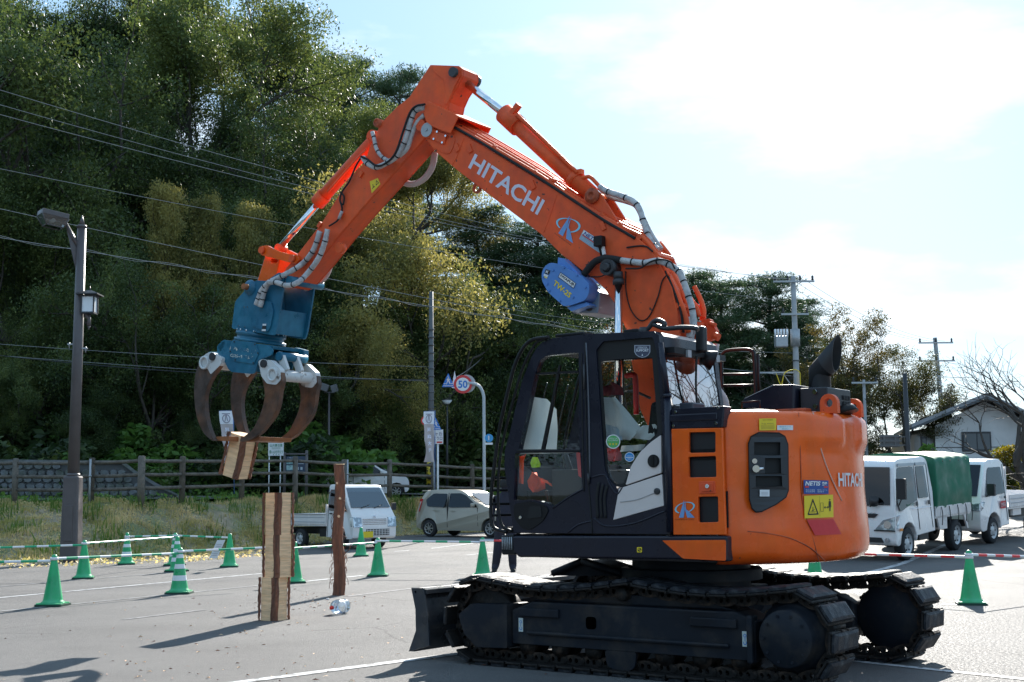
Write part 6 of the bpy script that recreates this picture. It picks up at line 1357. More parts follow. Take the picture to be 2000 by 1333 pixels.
sheet(([(1174, 756), (1176, 764), (1176, 774)], [(1202, 747), (1214, 757), (1214, 772)]), .8, 'maroon_cap', mat('maroon_cloth', (.12, .01, .02), .7), .03)
mb = MB(); mb.tube([onY(a, b, .6) for a, b in ((1222, 735), (1236, 733), (1241, 742), (1243, 810))], .025, 8); mb.build('extinguisher', REDP, CAB)
mb = MB(); mb.tube([onY(a, b, .45) for a, b in ((1190, 775), (1215, 768), (1240, 766), (1270, 778))], .012, 6); mb.tube([onY(a, b, .45) for a, b in ((1216, 700), (1219, 770), (1224, 800))], .008, 6); mb.build('levers', M_DARKM, CAB)
mb = MB(); mb.box((.55, 1.0, 1.5), (.4, .14, .35)); mb.box((.55, .42, 1.5), (.4, .14, .35)); mb.tube([(.6, 1.0, 1.65), (.66, 1.0, 1.8)], .03, 8, k=1); mb.tube([(.6, .42, 1.65), (.66, .42, 1.8)], .03, 8, k=1); mb.cyl((.92, .6, 1.2), (1.0, .6, 1.5), .02, n=8); mb.cyl((.92, .8, 1.2), (1.0, .8, 1.5), .02, n=8); mb.box((1.02, .8, 1.35), (.03, .5, .3)); mb.build('consoles', BLKP, CAB, bevel=.02)
sheet(([(1007, 889), (1006, 905), (1010, 925), (1014, 944)], [(1016, 888), (1021, 905), (1020, 920), (1022, 946)]), 1.05, 'orange_vest', HIVO, .015, 5)
sheet(([(1017, 892), (1014, 905), (1015, 925)], [(1030, 887), (1022, 900), (1020, 922)]), 1.03, 'orange_vest', HIVO, .015, 5)
sheet(([(1040, 893), (1039, 905), (1040, 914)], [(1053, 894), (1054, 906), (1052, 913)]), 1.04, 'yellow_glove', HIVY, .02, 5)
sheet(([(1040, 922), (1035, 940), (1034, 952), (1042, 962)], [(1046, 924), (1062, 940), (1060, 955), (1048, 962)]), 1.0, 'orange_bag', HIVO, .03, 6)
sheet(([(1058, 934), (1060, 940)], [(1078, 945), (1078, 951)]), 1.0, 'red_strap', HIVO, .01, 4)
sheet(([(1094, 957), (1104, 952), (1100, 968)], [(1122, 930), (1134, 940), (1134, 952)]), 1.0, 'grey_cloth', mat('grey_cloth', (.45, .47, .46), .9), .03, 6)
sheet(([(1125, 884), (1128, 905), (1130, 930)], [(1134, 884), (1135, 905), (1136, 934)]), 1.12, 'red_strip', REDP, .004, 3)
sheet(([(1008, 884), (1008, 888)], [(1130, 883), (1118, 885)]), 1.14, 'door_edge_reflection', REFLW, .006, 10)  # thin white sheet painting a reflection along the lower door pane's top
# ================================================================== boom, arm, cylinders, grapple
YC = -.08
bo = [(822, 243), (828, 232), (845, 228), (884, 250), (980, 308), (1075, 365), (1131, 399), (1180, 426), (1221, 450), (1248, 468), (1270, 487), (1292, 523), (1312, 562), (1322, 607), (1327, 650), (1330, 720), (1325, 800), (1308, 850), (1275, 855), (1250, 800), (1232, 700), (1222, 643), (1200, 593), (1180, 564), (1160, 545), (1138, 530), (1097, 498), (1058, 459), (1000, 415), (962, 386), (893, 333), (850, 296), (832, 272), (820, 256)]
bp = PP(YC+.18, bo); mb = MB(); mb.plate(bp, YC-.16, YC+.16); 
mb.plate(bp, YC+.162, YC+.18); mb.plate(bp, YC-.18, YC-.162); BM = mb.build('boom', ORM, EX, bevel=.006, seg=1)
ny = YC+.18; bs_ = lambda a, b, o: onY(a, b, ny+o)
mb = MB(); put_text(mb, quadmap([(928, 300), (1064.5, 392), (1049.5, 421), (914, 328)], lambda a, b: bs_(a, b, .003)), 'HITACHI', bold=.022); mb.build('lettering', mat('letter_white', (.66, .64, .72), .5), BM)
logo(BM, [(1089, 412), (1141, 432), (1119, 478), (1082, 452)], bs_)
decal([(1140, 449), (1182, 476), (1173, 496), (1131, 467)], mat('netis_grey', (.30, .42, .48), .5), [(M_WHITE, lambda mb, f: put_rect(mb, f, .02, .6, .98, .97)), (NB, netis), (mat('netis_red', (.6, .04, .05), .5), lambda mb, f: put_rect(mb, f, .04, .46, .8, .56)), (mat('pale_print2', (.5, .55, .7), .5), netis2)], BM, bs_, label='NETIS sticker partly torn')
for a, b in ((893, 289), (918, 291), (1041, 362), (1178, 442)):
    mb = MB(); c_ = onY(a, b, ny); mb.box(c_, (.05, .03, .09), Matrix.Rotation(.4, 3, 'Y')); mb.build('bracket_tab', ORM, BM, bevel=.005)
mb = MB(); mb.tube([onY(a, b, ny+.001) for a, b in ((1087, 382), (1075, 420), (1062, 455))], .003, 4); mb.tube([onY(a, b, ny+.001) for a, b in ((906, 270), (895, 300), (884, 322))], .004, 4); mb.tube([onY(a, b, ny+.002) for a, b in ((884, 262), (888, 275), (880, 297), (870, 300), (850, 290))], .006, 5); mb.build('weld_seam', ORM, BM)
# pivot, guard cover over the nose
c_ = onY(837.5, 255.5, ny); mb = MB(); mb.cyl(c_+Vector((0, -.37, 0)), c_+Vector((0, .03, 0)), .085, n=28); mb.cyl(c_+Vector((0, .03, 0)), c_+Vector((0, .04, 0)), .075, n=28, mi=1); mb.cyl(c_+Vector((0, .04, 0)), c_+Vector((0, .05, 0)), .015, n=8, mi=1); mb.build('pivot_pin', [ORM, M_GREYM], BM)
mb = MB(); c2 = onY(825, 246, ny); mb.cyl(c2, c2+Vector((0, .035, 0)), .06, n=20); mb.build('pin_boss', ORM, BM)
cv_ = PP(ny+.06, [(836, 198), (896, 227), (880, 261), (866, 257), (845, 248), (833, 238), (828, 224), (830, 206)]); mb = MB(); mb.plate(cv_, ny+.05, ny+.065)
tv = [cv_[7], cv_[0], cv_[1]]
for i in range(2):
    (xa, za), (xb, zb) = tv[i], tv[i+1]; mb.hexa([(xa, ny+.06, za), (xb, ny+.06, zb), (xb, ny+.06, zb-.02), (xa, ny+.06, za-.02)], [(xa, YC-.30, za), (xb, YC-.30, zb), (xb, YC-.30, zb-.02), (xa, YC-.30, za-.02)])
mb.plate([cv_[0], cv_[1], cv_[2], cv_[5]], YC-.32, YC-.30); mb.build('hose_guard', ORM, BM, bevel=.008)
mb = MB(); mb.plate(PP(ny+.01, [(846, 252), (873, 264), (868, 283), (841, 272)]), ny+.002, ny+.02); mb.build('cover_plate', ORM, BM, bevel=.006)
for a, b in ((854.5, 258), (848, 272), (871, 266), (864.5, 279)): mb = MB(); c_ = onY(a, b, ny+.02); mb.cyl(c_, c_+Vector((0, .012, 0)), .012, n=6); mb.build('bolt', CHR, BM)
mb = MB(); c_ = onY(932, 368, YC); mb.lathe(c_, (0, 1, 0), [(.03, -.012), (.055, -.012), (.055, .012), (.03, .012), (.03, -.012)], 20); mb.build('hook_eye', ORD, BM)
# triangular lug of the arm cylinder
for s in (-1, 1):
    mb = MB(); mb.plate(PP(YC+.1, rnd([(1137, 402), (1143, 383), (1150, 372), (1164, 370), (1174, 379), (1207, 432), (1190, 432)], 4, 3)), YC+s*.10-.014, YC+s*.10+.014); mb.build('cylinder_lug', ORM, BM, bevel=.004)
c_ = onY(1157, 383, YC+.13); mb = MB(); mb.lathe(c_+Vector((0, -.26, 0)), (0, 1, 0), [(0, 0), (.05, 0), (.05, .0), (.05, .25), (.075, .25), (.075, .28), (.05, .28), (.05, .29), (.03, .29), (.03, .275), (0, .275)], 24); mb.build('pin', ORD, BM)
# arm cylinder
def cyl_between(a, b, y, r, name, m, parent, **k): mb = MB(); mb.cyl(onY(*a, y), onY(*b, y), r, n=24, **k); return mb.build(name, m, parent)
AC = empty('arm_cylinder'); AC.parent = EX
cyl_between((896, 150), (995, 231), YC, .042, 'rod', CHR, AC); cyl_between((989, 226), (1155, 380), YC, .082, 'barrel', ORM, AC)
cyl_between((985, 222), (1013, 248), YC, .105, 'head', ORM, AC); cyl_between((1120, 347), (1128, 355), YC, .095, 'band', ORM, AC)
mb = MB(); mb.tube([onY(a, b, YC+.07)+Vector((0, 0, .06)) for a, b in ((1010, 236), (1060, 284), (1128, 350))], .02, 8); mb.box(onY(1005, 226, YC+.05)+Vector((0, 0, .05)), (.16, .06, .05), Matrix.Rotation(.75, 3, 'Y')); mb.build('oil_pipe', ORM, AC)
mb = MB(); c_ = onY(893, 147, YC); mb.cyl(c_-Vector((0, .07, 0)), c_+Vector((0, .07, 0)), .075, n=20); mb.build('rod_eye', ORD, AC)
mb = MB(); mb.box(onY(1132, 337, YC+.04), (.07, .06, .05)); mb.tube([onY(a, b, YC+.04) for a, b in ((1131, 349), (1142, 347), (1152, 346), (1162, 355), (1171, 365))], .02, 8); mb.build('port', ORM, AC)
# arm
ya = YC+.14; ar = [(840, 127), (896, 129), (903, 135), (903, 148), (893, 168), (885, 180), (876, 200), (872, 222), (862, 245), (831, 268), (770, 337), (707, 407), (660, 462), (622, 510), (588, 549), (570, 562), (558, 560), (551, 546), (557, 526), (583, 494), (629, 434), (663, 379), (680, 350), (711, 318), (723, 285), (744, 240), (776, 208), (799, 190)]
aq = PP(ya, ar); mb = MB(); mb.plate(aq, YC-.12, YC+.12); mb.plate(aq, YC+.122, ya); mb.plate(aq, YC-.14, YC-.122); AM = mb.build('arm', ORM, EX, bevel=.006, seg=1)
c_ = onY(889, 143, ya); mb = MB(); mb.cyl(c_-Vector((0, .33, 0)), c_+Vector((0, .05, 0)), .052, n=22); mb.cyl(c_-Vector((0, .36, 0)), c_-Vector((0, .3, 0)), .07, n=22); mb.build('pin', M_DARKM, AM)
mb = MB(); mb.plate(PP(ya, rnd([(843, 131), (896, 133), (901, 147), (888, 172), (874, 205), (868, 203), (872, 175), (868, 157), (852, 144)], 2, 2)), ya+.001, ya+.012); mb.build('reinforcing_plate', ORM, AM, bevel=.003)
c_ = onY(739, 241, ya); mb = MB(); mb.cyl(c_-Vector((0, .30, 0)), c_+Vector((0, .03, 0)), .048, n=20); mb.lathe(c_+Vector((0, .03, 0)), (0, 1, 0), [(.048, 0), (.03, .012), (.03, -.005), (0, -.005)], 20); mb.build('pin', ORD, AM)
mb = MB(); c_ = onY(662, 484, ya); mb.cyl(c_-Vector((0, .06, 0)), c_+Vector((0, .006, 0)), .06, n=20); mb.build('stop_boss', ORM, AM)
for a, b in ((706, 341), (715, 312), (668, 420), (625, 440)): mb = MB(); mb.box(onY(a, b, ya), (.045, .04, .07), Matrix.Rotation(-.75, 3, 'Y')); mb.build('bracket_tab', ORM, AM, bevel=.004)
decal([(722, 355), (738, 348), (743, 360), (726, 378)], M_YEL, [(M_BLK, lambda mb, f: (put(mb, f, [(.55, .3), (.92, .3), (.735, .85), (.62, .37), (.85, .37), (.735, .7)], [(0, 1, 4, 3), (1, 2, 5, 4), (2, 0, 3, 5)]), put_rect(mb, f, .12, .3, .45, .36), put_rect(mb, f, .25, .36, .31, .65)))], AM, lambda a, b, o: onY(a, b, ya+o), label='yellow warning sticker')
# bucket cylinder
BC = empty('bucket_cylinder'); BC.parent = EX
cyl_between((729, 277), (626, 390), YC, .075, 'barrel', ORM, BC); cyl_between((634, 381), (620, 397), YC, .088, 'head', ORM, BC); cyl_between((618, 402), (547, 484), YC, .038, 'rod', CHR, BC)
for q_, r_ in (((549, 486), .05), ((732, 268), .07)): mb = MB(); mb.cyl(onY(*q_, YC)-Vector((0, .06, 0)), onY(*q_, YC)+Vector((0, .06, 0)), r_, n=18); mb.build('rod_eye', ORM, BC)
mb = MB(); mb.tube([onY(a, b, YC+.09) for a, b in ((716, 292), (680, 330), (640, 376))], .016, 6); mb.build('oil_pipe', ORM, BC)
# linkage
LK = empty('bucket_linkage'); LK.parent = EX
for s in (-1, 1):
    mb = MB(); mb.plate(PP(YC+.16, rnd([(512, 482), (524, 480), (545, 491), (566, 497), (584, 499), (588, 508), (580, 517), (562, 512), (540, 506), (522, 502), (512, 499)], 3, 3)), YC+s*.165-.02, YC+s*.165+.02); mb.build('rocker_plate', ORG, LK, bevel=.006)
    for a, b in ((516.5, 490), (576, 506)): mb = MB(); c_ = onY(a, b, YC+.16); c_.y = YC+s*.19; mb.cyl(c_, c_+Vector((0, s*.03, 0)), .04, n=20); mb.build('pin', ORM, LK)
mb = MB(); li = PP(YC+.1, [(519, 500), (548, 506), (539, 545), (530, 556), (500, 558), (505, 545)]); mb.plate(li, YC-.11, YC+.11, holes=[PP(YC+.1, rnd([(531, 506), (544, 508), (542, 514), (530, 513)], 2, 2))]); mb.build('idler_link', ORG, LK, bevel=.01)
# ---------- grapple
GR = empty('grapple'); GR.parent = EX; GR['label'] = 'teal rotating log grapple with four curved claws'
YG = .17; YF = -.33
hd = [(492, 552), (499, 548), (520, 549), (545, 532), (556, 536), (552, 570), (541, 640), (536, 656), (452, 642), (459, 589)]
hq = PP(YG, rnd(hd, 4, 2)); mb = MB(); mb.plate(hq, YG-.025, YG); mb.build('near_cheek_plate', TEAL, GR, bevel=.005)
mb = MB(); mb.plate(hq, YF, YF+.025); mb.build('far_cheek_plate', TEAL, GR, bevel=.005)
mb = MB(); mb.plate(PP(YG, [(463, 592), (497, 560), (500, 640), (456, 638)]), YF+.03, YG-.03); mb.plate(PP(YG, [(505, 600), (541, 604), (534, 652), (500, 648)]), YF+.03, YG-.03); mb.build('cross_web', TEAL, GR)
mb = MB(); mb.plate(PP(YG, rnd([(500, 640), (512, 600), (520, 588), (532, 590), (536, 610), (530, 640), (524, 650)], 4, 4)), YG, YG+.02); mb.plate(PP(YG, rnd([(508, 612), (516, 606), (502, 640), (492, 638)], 4, 4)), YG, YG+.014); mb.build('stiffener', TEAL, GR, bevel=.008)
c_ = onY(489, 562, YG); mb = MB(); mb.lathe(c_, (0, 1, 0), [(.09, 0), (.085, .02), (.06, .03), (.06, .05), (.035, .05)], 24); mb.cyl(c_+Vector((0, .03, 0)), c_+Vector((0, .11, 0)), .035, n=16, mi=1); mb.build('pin', [TEAL, RUST], GR)
c_ = onY(566, 548, YG); mb = MB(); mb.cyl(c_-Vector((0, .5, 0)), c_+Vector((0, .02, 0)), .05, n=18); mb.build('pin', TEAL, GR)
for a, b in ((467, 637), (479, 639), (480, 646), (499, 648), (484, 600), (478, 560+40)): mb = MB(); c_ = onY(a, b, YG); mb.cyl(c_, c_+Vector((0, .01, 0)), .008, n=6); mb.build('bolt', CHR, GR)
mb = MB(); f = quadmap([(513, 633), (520, 633), (519, 647), (511, 647)], lambda a, b: onY(a, b, YG+.024)); put_rect(mb, f, 0, .75, 1, 1); put_rect(mb, f, 0, 0, 1, .25); mb.build('sticker', M_WHITE, GR); mb = MB(); put_rect(mb, f, 0, .3, 1, .7); mb.build('sticker', M_BLK, GR)
# rotator ring: axis lies in the boom plane
GC = onY(509, 660, (YG+YF)/2); gcen = GC; e0, e1 = onY(454, 650, YG-.1), onY(548, 664, YG-.1)
axu = Vector((e0.x-e1.x, 0, e0.z-e1.z)).normalized(); gax = Vector((axu.z, 0, -axu.x)); gax = gax if gax.z < 0 else -gax
mb = MB(); mb.lathe(gcen-gax*.06, gax, [(0, 0), (.275, 0), (.29, .015), (.29, .045), (.27, .05), (.27, .085), (.30, .09), (.30, .12), (0, .12)], 48); mb.build('slew_ring', TEAL, GR)
for k in range(18): t = k*.349; v = axu*math.cos(t)*.28+Vector((0, 1, 0))*math.sin(t)*.28; mb = MB(); mb.cyl(gcen-gax*.075+v, gcen-gax*.055+v, .01, n=6); mb.build('ring_bolt', CHR, GR)
# body under the ring
YB1 = .20; YB0 = -.36
bd = [(436, 664), (522, 674), (533, 684), (530, 694), (505, 704), (498, 728), (492, 731), (452, 727), (446, 722), (438, 706), (424, 690), (424, 676)]
mb = MB(); mb.plate(PP(YB1, rnd(bd, 3, 2)), YB1-.02, YB1); mb.plate(PP(YB1, rnd(bd, 3, 2)), YB0, YB0+.02); mb.plate(PP(YB1, [(436, 664), (530, 675), (528, 682), (436, 672)]), YB0+.02, YB1-.02); mb.plate(PP(YB1, [(446, 690), (498, 694), (494, 726), (452, 722)]), YB0+.02, YB1-.02); mb.build('grapple_body', TEAL, GR, bevel=.008)
mb = MB(); pl = PP(YB1, rnd([(456, 664), (500, 670), (507, 690), (497, 712), (458, 706), (447, 688)], 1, 1)); mb.plate(pl, YB1, YB1+.012); mb.build('hexagon_cover', TEAL, GR, bevel=.004)
for a, b in ((458, 668), (498, 673), (504, 690), (495, 709), (460, 703), (450, 687)): mb = MB(); c_ = onY(a, b, YB1+.012); mb.cyl(c_, c_+Vector((0, .008, 0)), .009, n=6); mb.build('bolt', M_DARKM, GR)
WORN = mat('worn_letters', (.55, .58, .52), .7, col2=(.02, .13, .22), c2scale=16, c2pos=(.42, .5))
mb = MB(); put_text(mb, quadmap([(450, 676), (500, 684), (498, 693), (448, 686)], lambda a, b: onY(a, b, YB1+.014)), 'IWAFUJI', bold=.03); put_text(mb, quadmap([(449, 691), (494, 696), (492, 704), (448, 699)], lambda a, b: onY(a, b, YB1+.014)), 'GS-90LJ', bold=.02); mb.build('lettering', WORN, GR)
mb = MB()
for (tp_, qq) in (((524, 680), 1), ((422, 678), 1)):
    pass
mb.plate(PP(YB1, [(518, 672), (536, 677), (536, 690), (518, 690)]), YB0+.02, YB0+.10); mb.build('side_flange', TEAL, GR, bevel=.006); mb = MB(); mb.plate(PP(YB1, [(424, 676), (440, 664), (440, 672), (430, 690)]), YB0, YB1); mb.build('side_flange', TEAL, GR, bevel=.006)
# jaws: profile (near plane) in photo pixels
YJ1 = .24; YJ0 = -.38
rj_out = [(549, 728), (551, 745), (547, 762), (543, 790), (535, 812), (520, 832), (507, 847), (490, 857), (471, 863)]
rj_in = [(504, 705), (508, 722), (513, 744), (517, 768), (514, 792), (507, 812), (494, 838), (478, 852), (468, 860)]
lj_out = [(391, 704), (382, 730), (379, 762), (381, 795), (386, 820), (397, 845), (413, 860), (418, 861)]
lj_in = [(429, 715), (412, 740), (402, 765), (400, 795), (405, 828), (412, 848), (416, 857), (419, 860)]
def jaw(side, out, inn, ring, head):
    o = GR
    for (ya_, yb_, lab) in ((YJ1-.06, YJ1, 'near'), (YJ0, YJ0+.06, 'far')):
        oc = catmull([(x, z, 0) for x, z in PP(YJ1, out)], 5); ic = catmull([(x, z, 0) for x, z in PP(YJ1, inn)], 5)
        poly = [(p.x, p.y) for p in oc]+[(p.x, p.y) for p in ic[::-1]]
        mb = MB(); mb.plate(poly, ya_, yb_); mb.build('claw', CLAW, o, bevel=.012, label=f'{lab} claw of the {side} jaw')
        mb = MB(); mb.plate(PP(YJ1, rnd(head, 3, 3)), ya_-.004, yb_+.006); mb.build('claw_head', CWH, o, bevel=.006)
    c_ = onY(*ring, YJ1); mb = MB(); L0 = YJ1+.03-YJ0
    mb.lathe(c_+Vector((0, .03, 0)), (0, -1, 0), [(.055, .02), (.055, 0), (.078, 0), (.078, .03), (.066, .04), (.066, L0-.02), (.08, L0-.01), (.08, L0+.02), (0, L0+.02)], 28); mb.cyl(c_+Vector((0, -.05, 0)), c_+Vector((0, -.04, 0)), .056, n=24, mi=1); mb.build('cross_tube', [CWH, RUST], o)
    return c_
cR = jaw('right', rj_out, rj_in, (534, 732), [(505, 706), (512, 702), (530, 704), (548, 722), (549, 742), (540, 752), (522, 750), (511, 735)])
cL = jaw('left', lj_out, lj_in, (401, 709), [(405, 690), (413, 688), (435, 699), (432, 712), (412, 732), (406, 720), (392, 718), (393, 700)])
for c2_, (a, b) in ((cR, (517, 711)), (cL, (417, 697))):
    mb = MB(); q_ = onY(a, b, YJ1); mb.cyl(q_, q_+Vector((0, .03, 0)), .045, n=18); mb.build('pin', M_DARKM, GR)
# tip plates linking the claws of each jaw
for pts, nm in (([(412, 853), (440, 852), (440, 862), (416, 861)], 'left'), ([(466, 858), (500, 853), (498, 861), (470, 863)], 'right')):
    mb = MB(); p4 = PP(YJ1, pts); mb.plate(p4, YJ0+.06, YJ1-.06); mb.build('tip_plate', RUST, GR, bevel=.004, label=nm+' rusty tip plate')
# links and cylinders between body and right jaw
for dy in (0, -.22):
    mb = MB(); a, b = onY(545, 693, YJ1-.12), onY(551, 722, YJ1-.12); p = PP(YJ1-.12, rnd([(538, 690), (546, 686), (552, 692), (562, 722), (552, 726), (546, 712)], 3, 3)); mb.plate(p, YJ1-.16+dy, YJ1-.12+dy); mb.build('link_plate', CWH, GR, bevel=.006)
mb = MB(); c_ = onY(544, 696, YJ1-.1); mb.cyl(c_, c_-Vector((0, .42, 0)), .05, n=20); mb.build('link_pin', TEAL, GR)
mb = MB(); a, b = onY(542, 698, YC), onY(410, 695, YC); mb.cyl(a, b, .045, n=16); mb.build('jaw_cylinder', TEAL, GR)
for y in (.0, -.2):
    mb = MB(); a = onY(498, 725, YB1); b = onY(522, 722, YB1); a.y = b.y = y; mb.cyl(a, b, .03, n=10); mb.build('link_rod', CLAW, GR)
# ---------- winch housing under the boom
WN = empty('winch'); WN.parent = EX; WN['label'] = 'sky blue winch housing hung under the boom'
yw = .24
wp = PP(yw, rnd([(1058, 548), (1058, 532), (1064, 520), (1075, 513), (1092, 516), (1138, 541), (1151, 556), (1150, 574), (1143, 587), (1114, 597), (1101, 599), (1070, 571)], [6]*5+[5]*7, 3)); mb = MB(); mb.plate(wp, yw-.16, yw); mb.build('gear_cover', WBL, WN, bevel=.012)
wi = [(x, z-.02) for x, z in PP(yw, [(1105, 605), (1160, 585), (1152, 560), (1112, 560)])]
mb = MB(); mb.plate(PP(yw-.16, [(1106, 602), (1146, 590), (1155, 560), (1172, 572), (1168, 612), (1120, 612)]), -.36, yw-.16); mb.build('drum_housing', WGR, WN, bevel=.01)
mb = MB(); mb.plate(PP(yw, [(1104, 600), (1143, 590), (1148, 596), (1112, 608)]), yw-.4, yw-.03); mb.build('lower_lip', WBL, WN, bevel=.004)
mb = MB(); mb.plate(PP(yw-.08, [(1093, 504), (1104, 506), (1136, 538), (1128, 546), (1092, 520)]), -.25, yw-.05); mb.build('mounting_plate', WBL, WN, bevel=.005)
mb = MB(); c_ = onY(1152, 601, yw-.16); mb.cyl(c_, c_+Vector((0, .03, 0)), .035, n=14); mb.build('drain_plug', M_DARKM, WN)
ws = lambda a, b, o: onY(a, b, yw+o)
decal([(1094.5, 532), (1125, 553.5), (1120, 564), (1090, 541.5)], M_WHITE, [(M_BLK, lambda mb, f: (put_text(mb, sub(f, .08, .22, .92, .78), 'IWAFUJI', bold=.03), put_rect(mb, f, 0, 0, 1, .08), put_rect(mb, f, 0, .92, 1, 1), put_rect(mb, f, 0, 0, .02, 1), put_rect(mb, f, .98, 0, 1, 1)))], WN, ws, name='name_plate')
mb = MB(); put_text(mb, quadmap([(1084.5, 547), (1117, 574), (1112, 583), (1079, 556.5)], lambda a, b: ws(a, b, .003)), 'TW-2S', bold=.03); mb.build('lettering', M_YEL, WN)
decal([(1066, 526), (1075, 529), (1072, 537), (1063, 534)], M_BLK, [(M_WHITE, lambda mb, f: put_text(mb, sub(f, .2, .2, .8, .8), 'K', bold=.04))], WN, ws); decal([(1063, 535), (1071, 538), (1068, 545), (1060, 541)], M_WHITE, [(M_YEL, lambda mb, f: put_rect(mb, f, .1, .1, .9, .4))], WN, ws)
for a, b in ((1081, 528), (1102, 523), (1127, 538), (1069, 555), (1073, 568), (1094, 588), (1120, 581), (1144, 562), (1062, 541)): mb = MB(); c_ = onY(a, b, yw); mb.cyl(c_, c_+Vector((0, .012, 0)), .011, n=6); mb.build('bolt', WBL, WN)
# ---------- boom cylinders
yb_ = ny+.10; LC_ = MB(); LC_.cyl(onY(1208, 546, yb_), onY(1208, 790, yb_), .036, n=24); LC_.build('boom_cylinder_rod', CHR, EX)
mb = MB(); mb.cyl(onY(1208, 546, yb_)-Vector((0, .56, 0)), onY(1208, 790, yb_)-Vector((0, .56, 0)), .036, n=24); mb.build('boom_cylinder_rod', CHR, EX)
mb = MB(); c_ = onY(1200, 526, ny); mb.cyl(c_, c_+Vector((0, .14, 0)), .075, n=24); mb.cyl(c_+Vector((0, .14, 0)), c_+Vector((0, .17, 0)), .05, .03, 18); mb.build('boom_pin', M_DARKM, EX)
mb = MB(); p = onY(1208, 546, yb_); mb.cyl(onY(1207, 532, yb_), p, .045, .045, 18, mi=1); mb.cyl(p, p-Vector((0, 0, .05)), .055, n=18, mi=1); mb.build('rod_eye', [ORD, M_DARKM], EX)
# ---------- pipes and hoses
HS = empty('hydraulic_lines'); HS.parent = EX
def line(pts, y, r, m, name='pipe', k=5, clips=0, wob=0): 
    ys_ = y if isinstance(y, (list, tuple)) else [y]*len(pts)
    P = [onY(a, b, yy) for (a, b), yy in zip(pts, ys_)]; mb = MB(); mb.tube(P, r, 8, k=k, wob=wob); mb.build(name, m, HS)
    if clips:
        Q = catmull(P, 8); mb = MB()
        for i in range(1, clips+1): j = int(len(Q)*i/(clips+1)); d = (Q[min(j+1, len(Q)-1)]-Q[j]).normalized(); mb.cyl(Q[j]-d*.006, Q[j]+d*.006, r*1.12, n=10)
        mb.build('cable_tie', BLKP, HS)
top = [(884, 243), (930, 270), (990, 305), (1060, 347), (1120, 388), (1180, 425), (1220, 447), (1257, 466), (1290, 510), (1306, 540)]
for j, (dy, y) in enumerate(((-3, YC+.15), (-5, YC+.08), (-9, YC-.02), (-11, YC-.1), (-14, YC-.16))):
    line([(a+j*1.5, b+dy+ (3 if j == 0 else 0)) for a, b in top], y, .02, ORM, 'pipe')
line([(886, 248), (930, 273), (990, 310), (1060, 353), (1120, 392), (1180, 431), (1215, 451), (1240, 466)], YC+.19, .014, RUB, 'black_hose')
line([(1257, 468), (1275, 488), (1300, 530), (1322, 575), (1338, 615), (1345, 650)], YC+.14, .024, ORM); line([(1262, 462), (1284, 490), (1308, 525), (1332, 572), (1343, 600), (1348, 620)], YC+.0, .024, ORM)
line([(1288, 475), (1310, 505), (1330, 550), (1352, 590), (1370, 608), (1372, 626)], YC-.15, .026, ORM); line([(1300, 500), (1320, 540), (1336, 585), (1352, 620), (1360, 640)], YC-.1, .022, ORM)
line([(1294, 520), (1310, 560), (1322, 600), (1328, 650)], YC+.1, .012, RUB, 'black_hose'); line([(1300, 530), (1316, 568), (1330, 610), (1335, 650)], YC+.16, .012, RUB, 'black_hose')
for a, b in ((1146, 404), (1190, 428), (1225, 447), (1262, 472), (1297, 505), (1338, 603), (1060, 346), (980, 297), (1090, 361)): mb = MB(); mb.box(onY(a, b-2, YC+.02), (.05, .3, .05), Matrix.Rotation(.6, 3, 'Y')); mb.build('pipe_clamp', ORM, HS, bevel=.006)
line([(1171, 365), (1185, 374), (1215, 384), (1238, 395), (1250, 412), (1258, 440), (1266, 462), (1278, 482), (1285, 488)], YC+.06, .030, SLV, 'sleeved_hose', clips=6); line([(1172, 368), (1190, 384), (1222, 393), (1242, 402), (1255, 425), (1266, 448), (1276, 466), (1291, 488)], YC-.04, .028, SLV, 'sleeved_hose')
line([(1211, 509), (1235, 512), (1258, 514), (1285, 510), (1305, 517), (1325, 530), (1335, 550), (1345, 580), (1352, 605), (1356, 640)], ny+.05, .030, SLV, 'sleeved_hose', clips=8)
line([(1140, 537), (1152, 522), (1165, 510), (1185, 505), (1212, 509)], ny+.06, .034, RUB, 'black_hose'); line([(1155, 541), (1175, 540), (1195, 528)], ny+.03, .006, RUB, 'cable')
line([(1222, 525), (1250, 524), (1270, 512), (1290, 507), (1310, 512), (1318, 525)], ny+.09, .008, RUB, 'cable')
line([(1222, 530), (1223, 570), (1232, 605), (1250, 626), (1268, 618), (1285, 580), (1293, 550), (1302, 538)], ny+.01, .006, RUB, 'cable'); line([(1224, 484), (1245, 481), (1262, 482), (1275, 492)], ny+.01, .008, RUB, 'cable')
line([(1356, 640), (1350, 660), (1347, 690)], YC, .03, SLV, 'sleeved_hose'); line([(1345, 620), (1347, 640), (1346, 660)], YC+.1, .03, SLV, 'sleeved_hose')
line([(1399, 672), (1395, 700), (1385, 728), (1374, 748)], YC-.2, .03, SLV, 'sleeved_hose'); line([(1370, 715), (1385, 745), (1400, 762), (1412, 780), (1416, 798)], YC-.1, .045, SLVP, 'wide_sleeve'); line([(1373, 740), (1384, 765), (1388, 785), (1388, 798)], YC-.05, .04, SLVP, 'wide_sleeve')
mb = MB(); mb.plate(PP(YC-.05, rnd([(1366, 624), (1383, 622), (1396, 646), (1393, 662), (1372, 668), (1362, 664), (1370, 650)], 2, 2)), YC-.14, YC-.08); mb.build('valve_bracket', ORM, HS, bevel=.006)
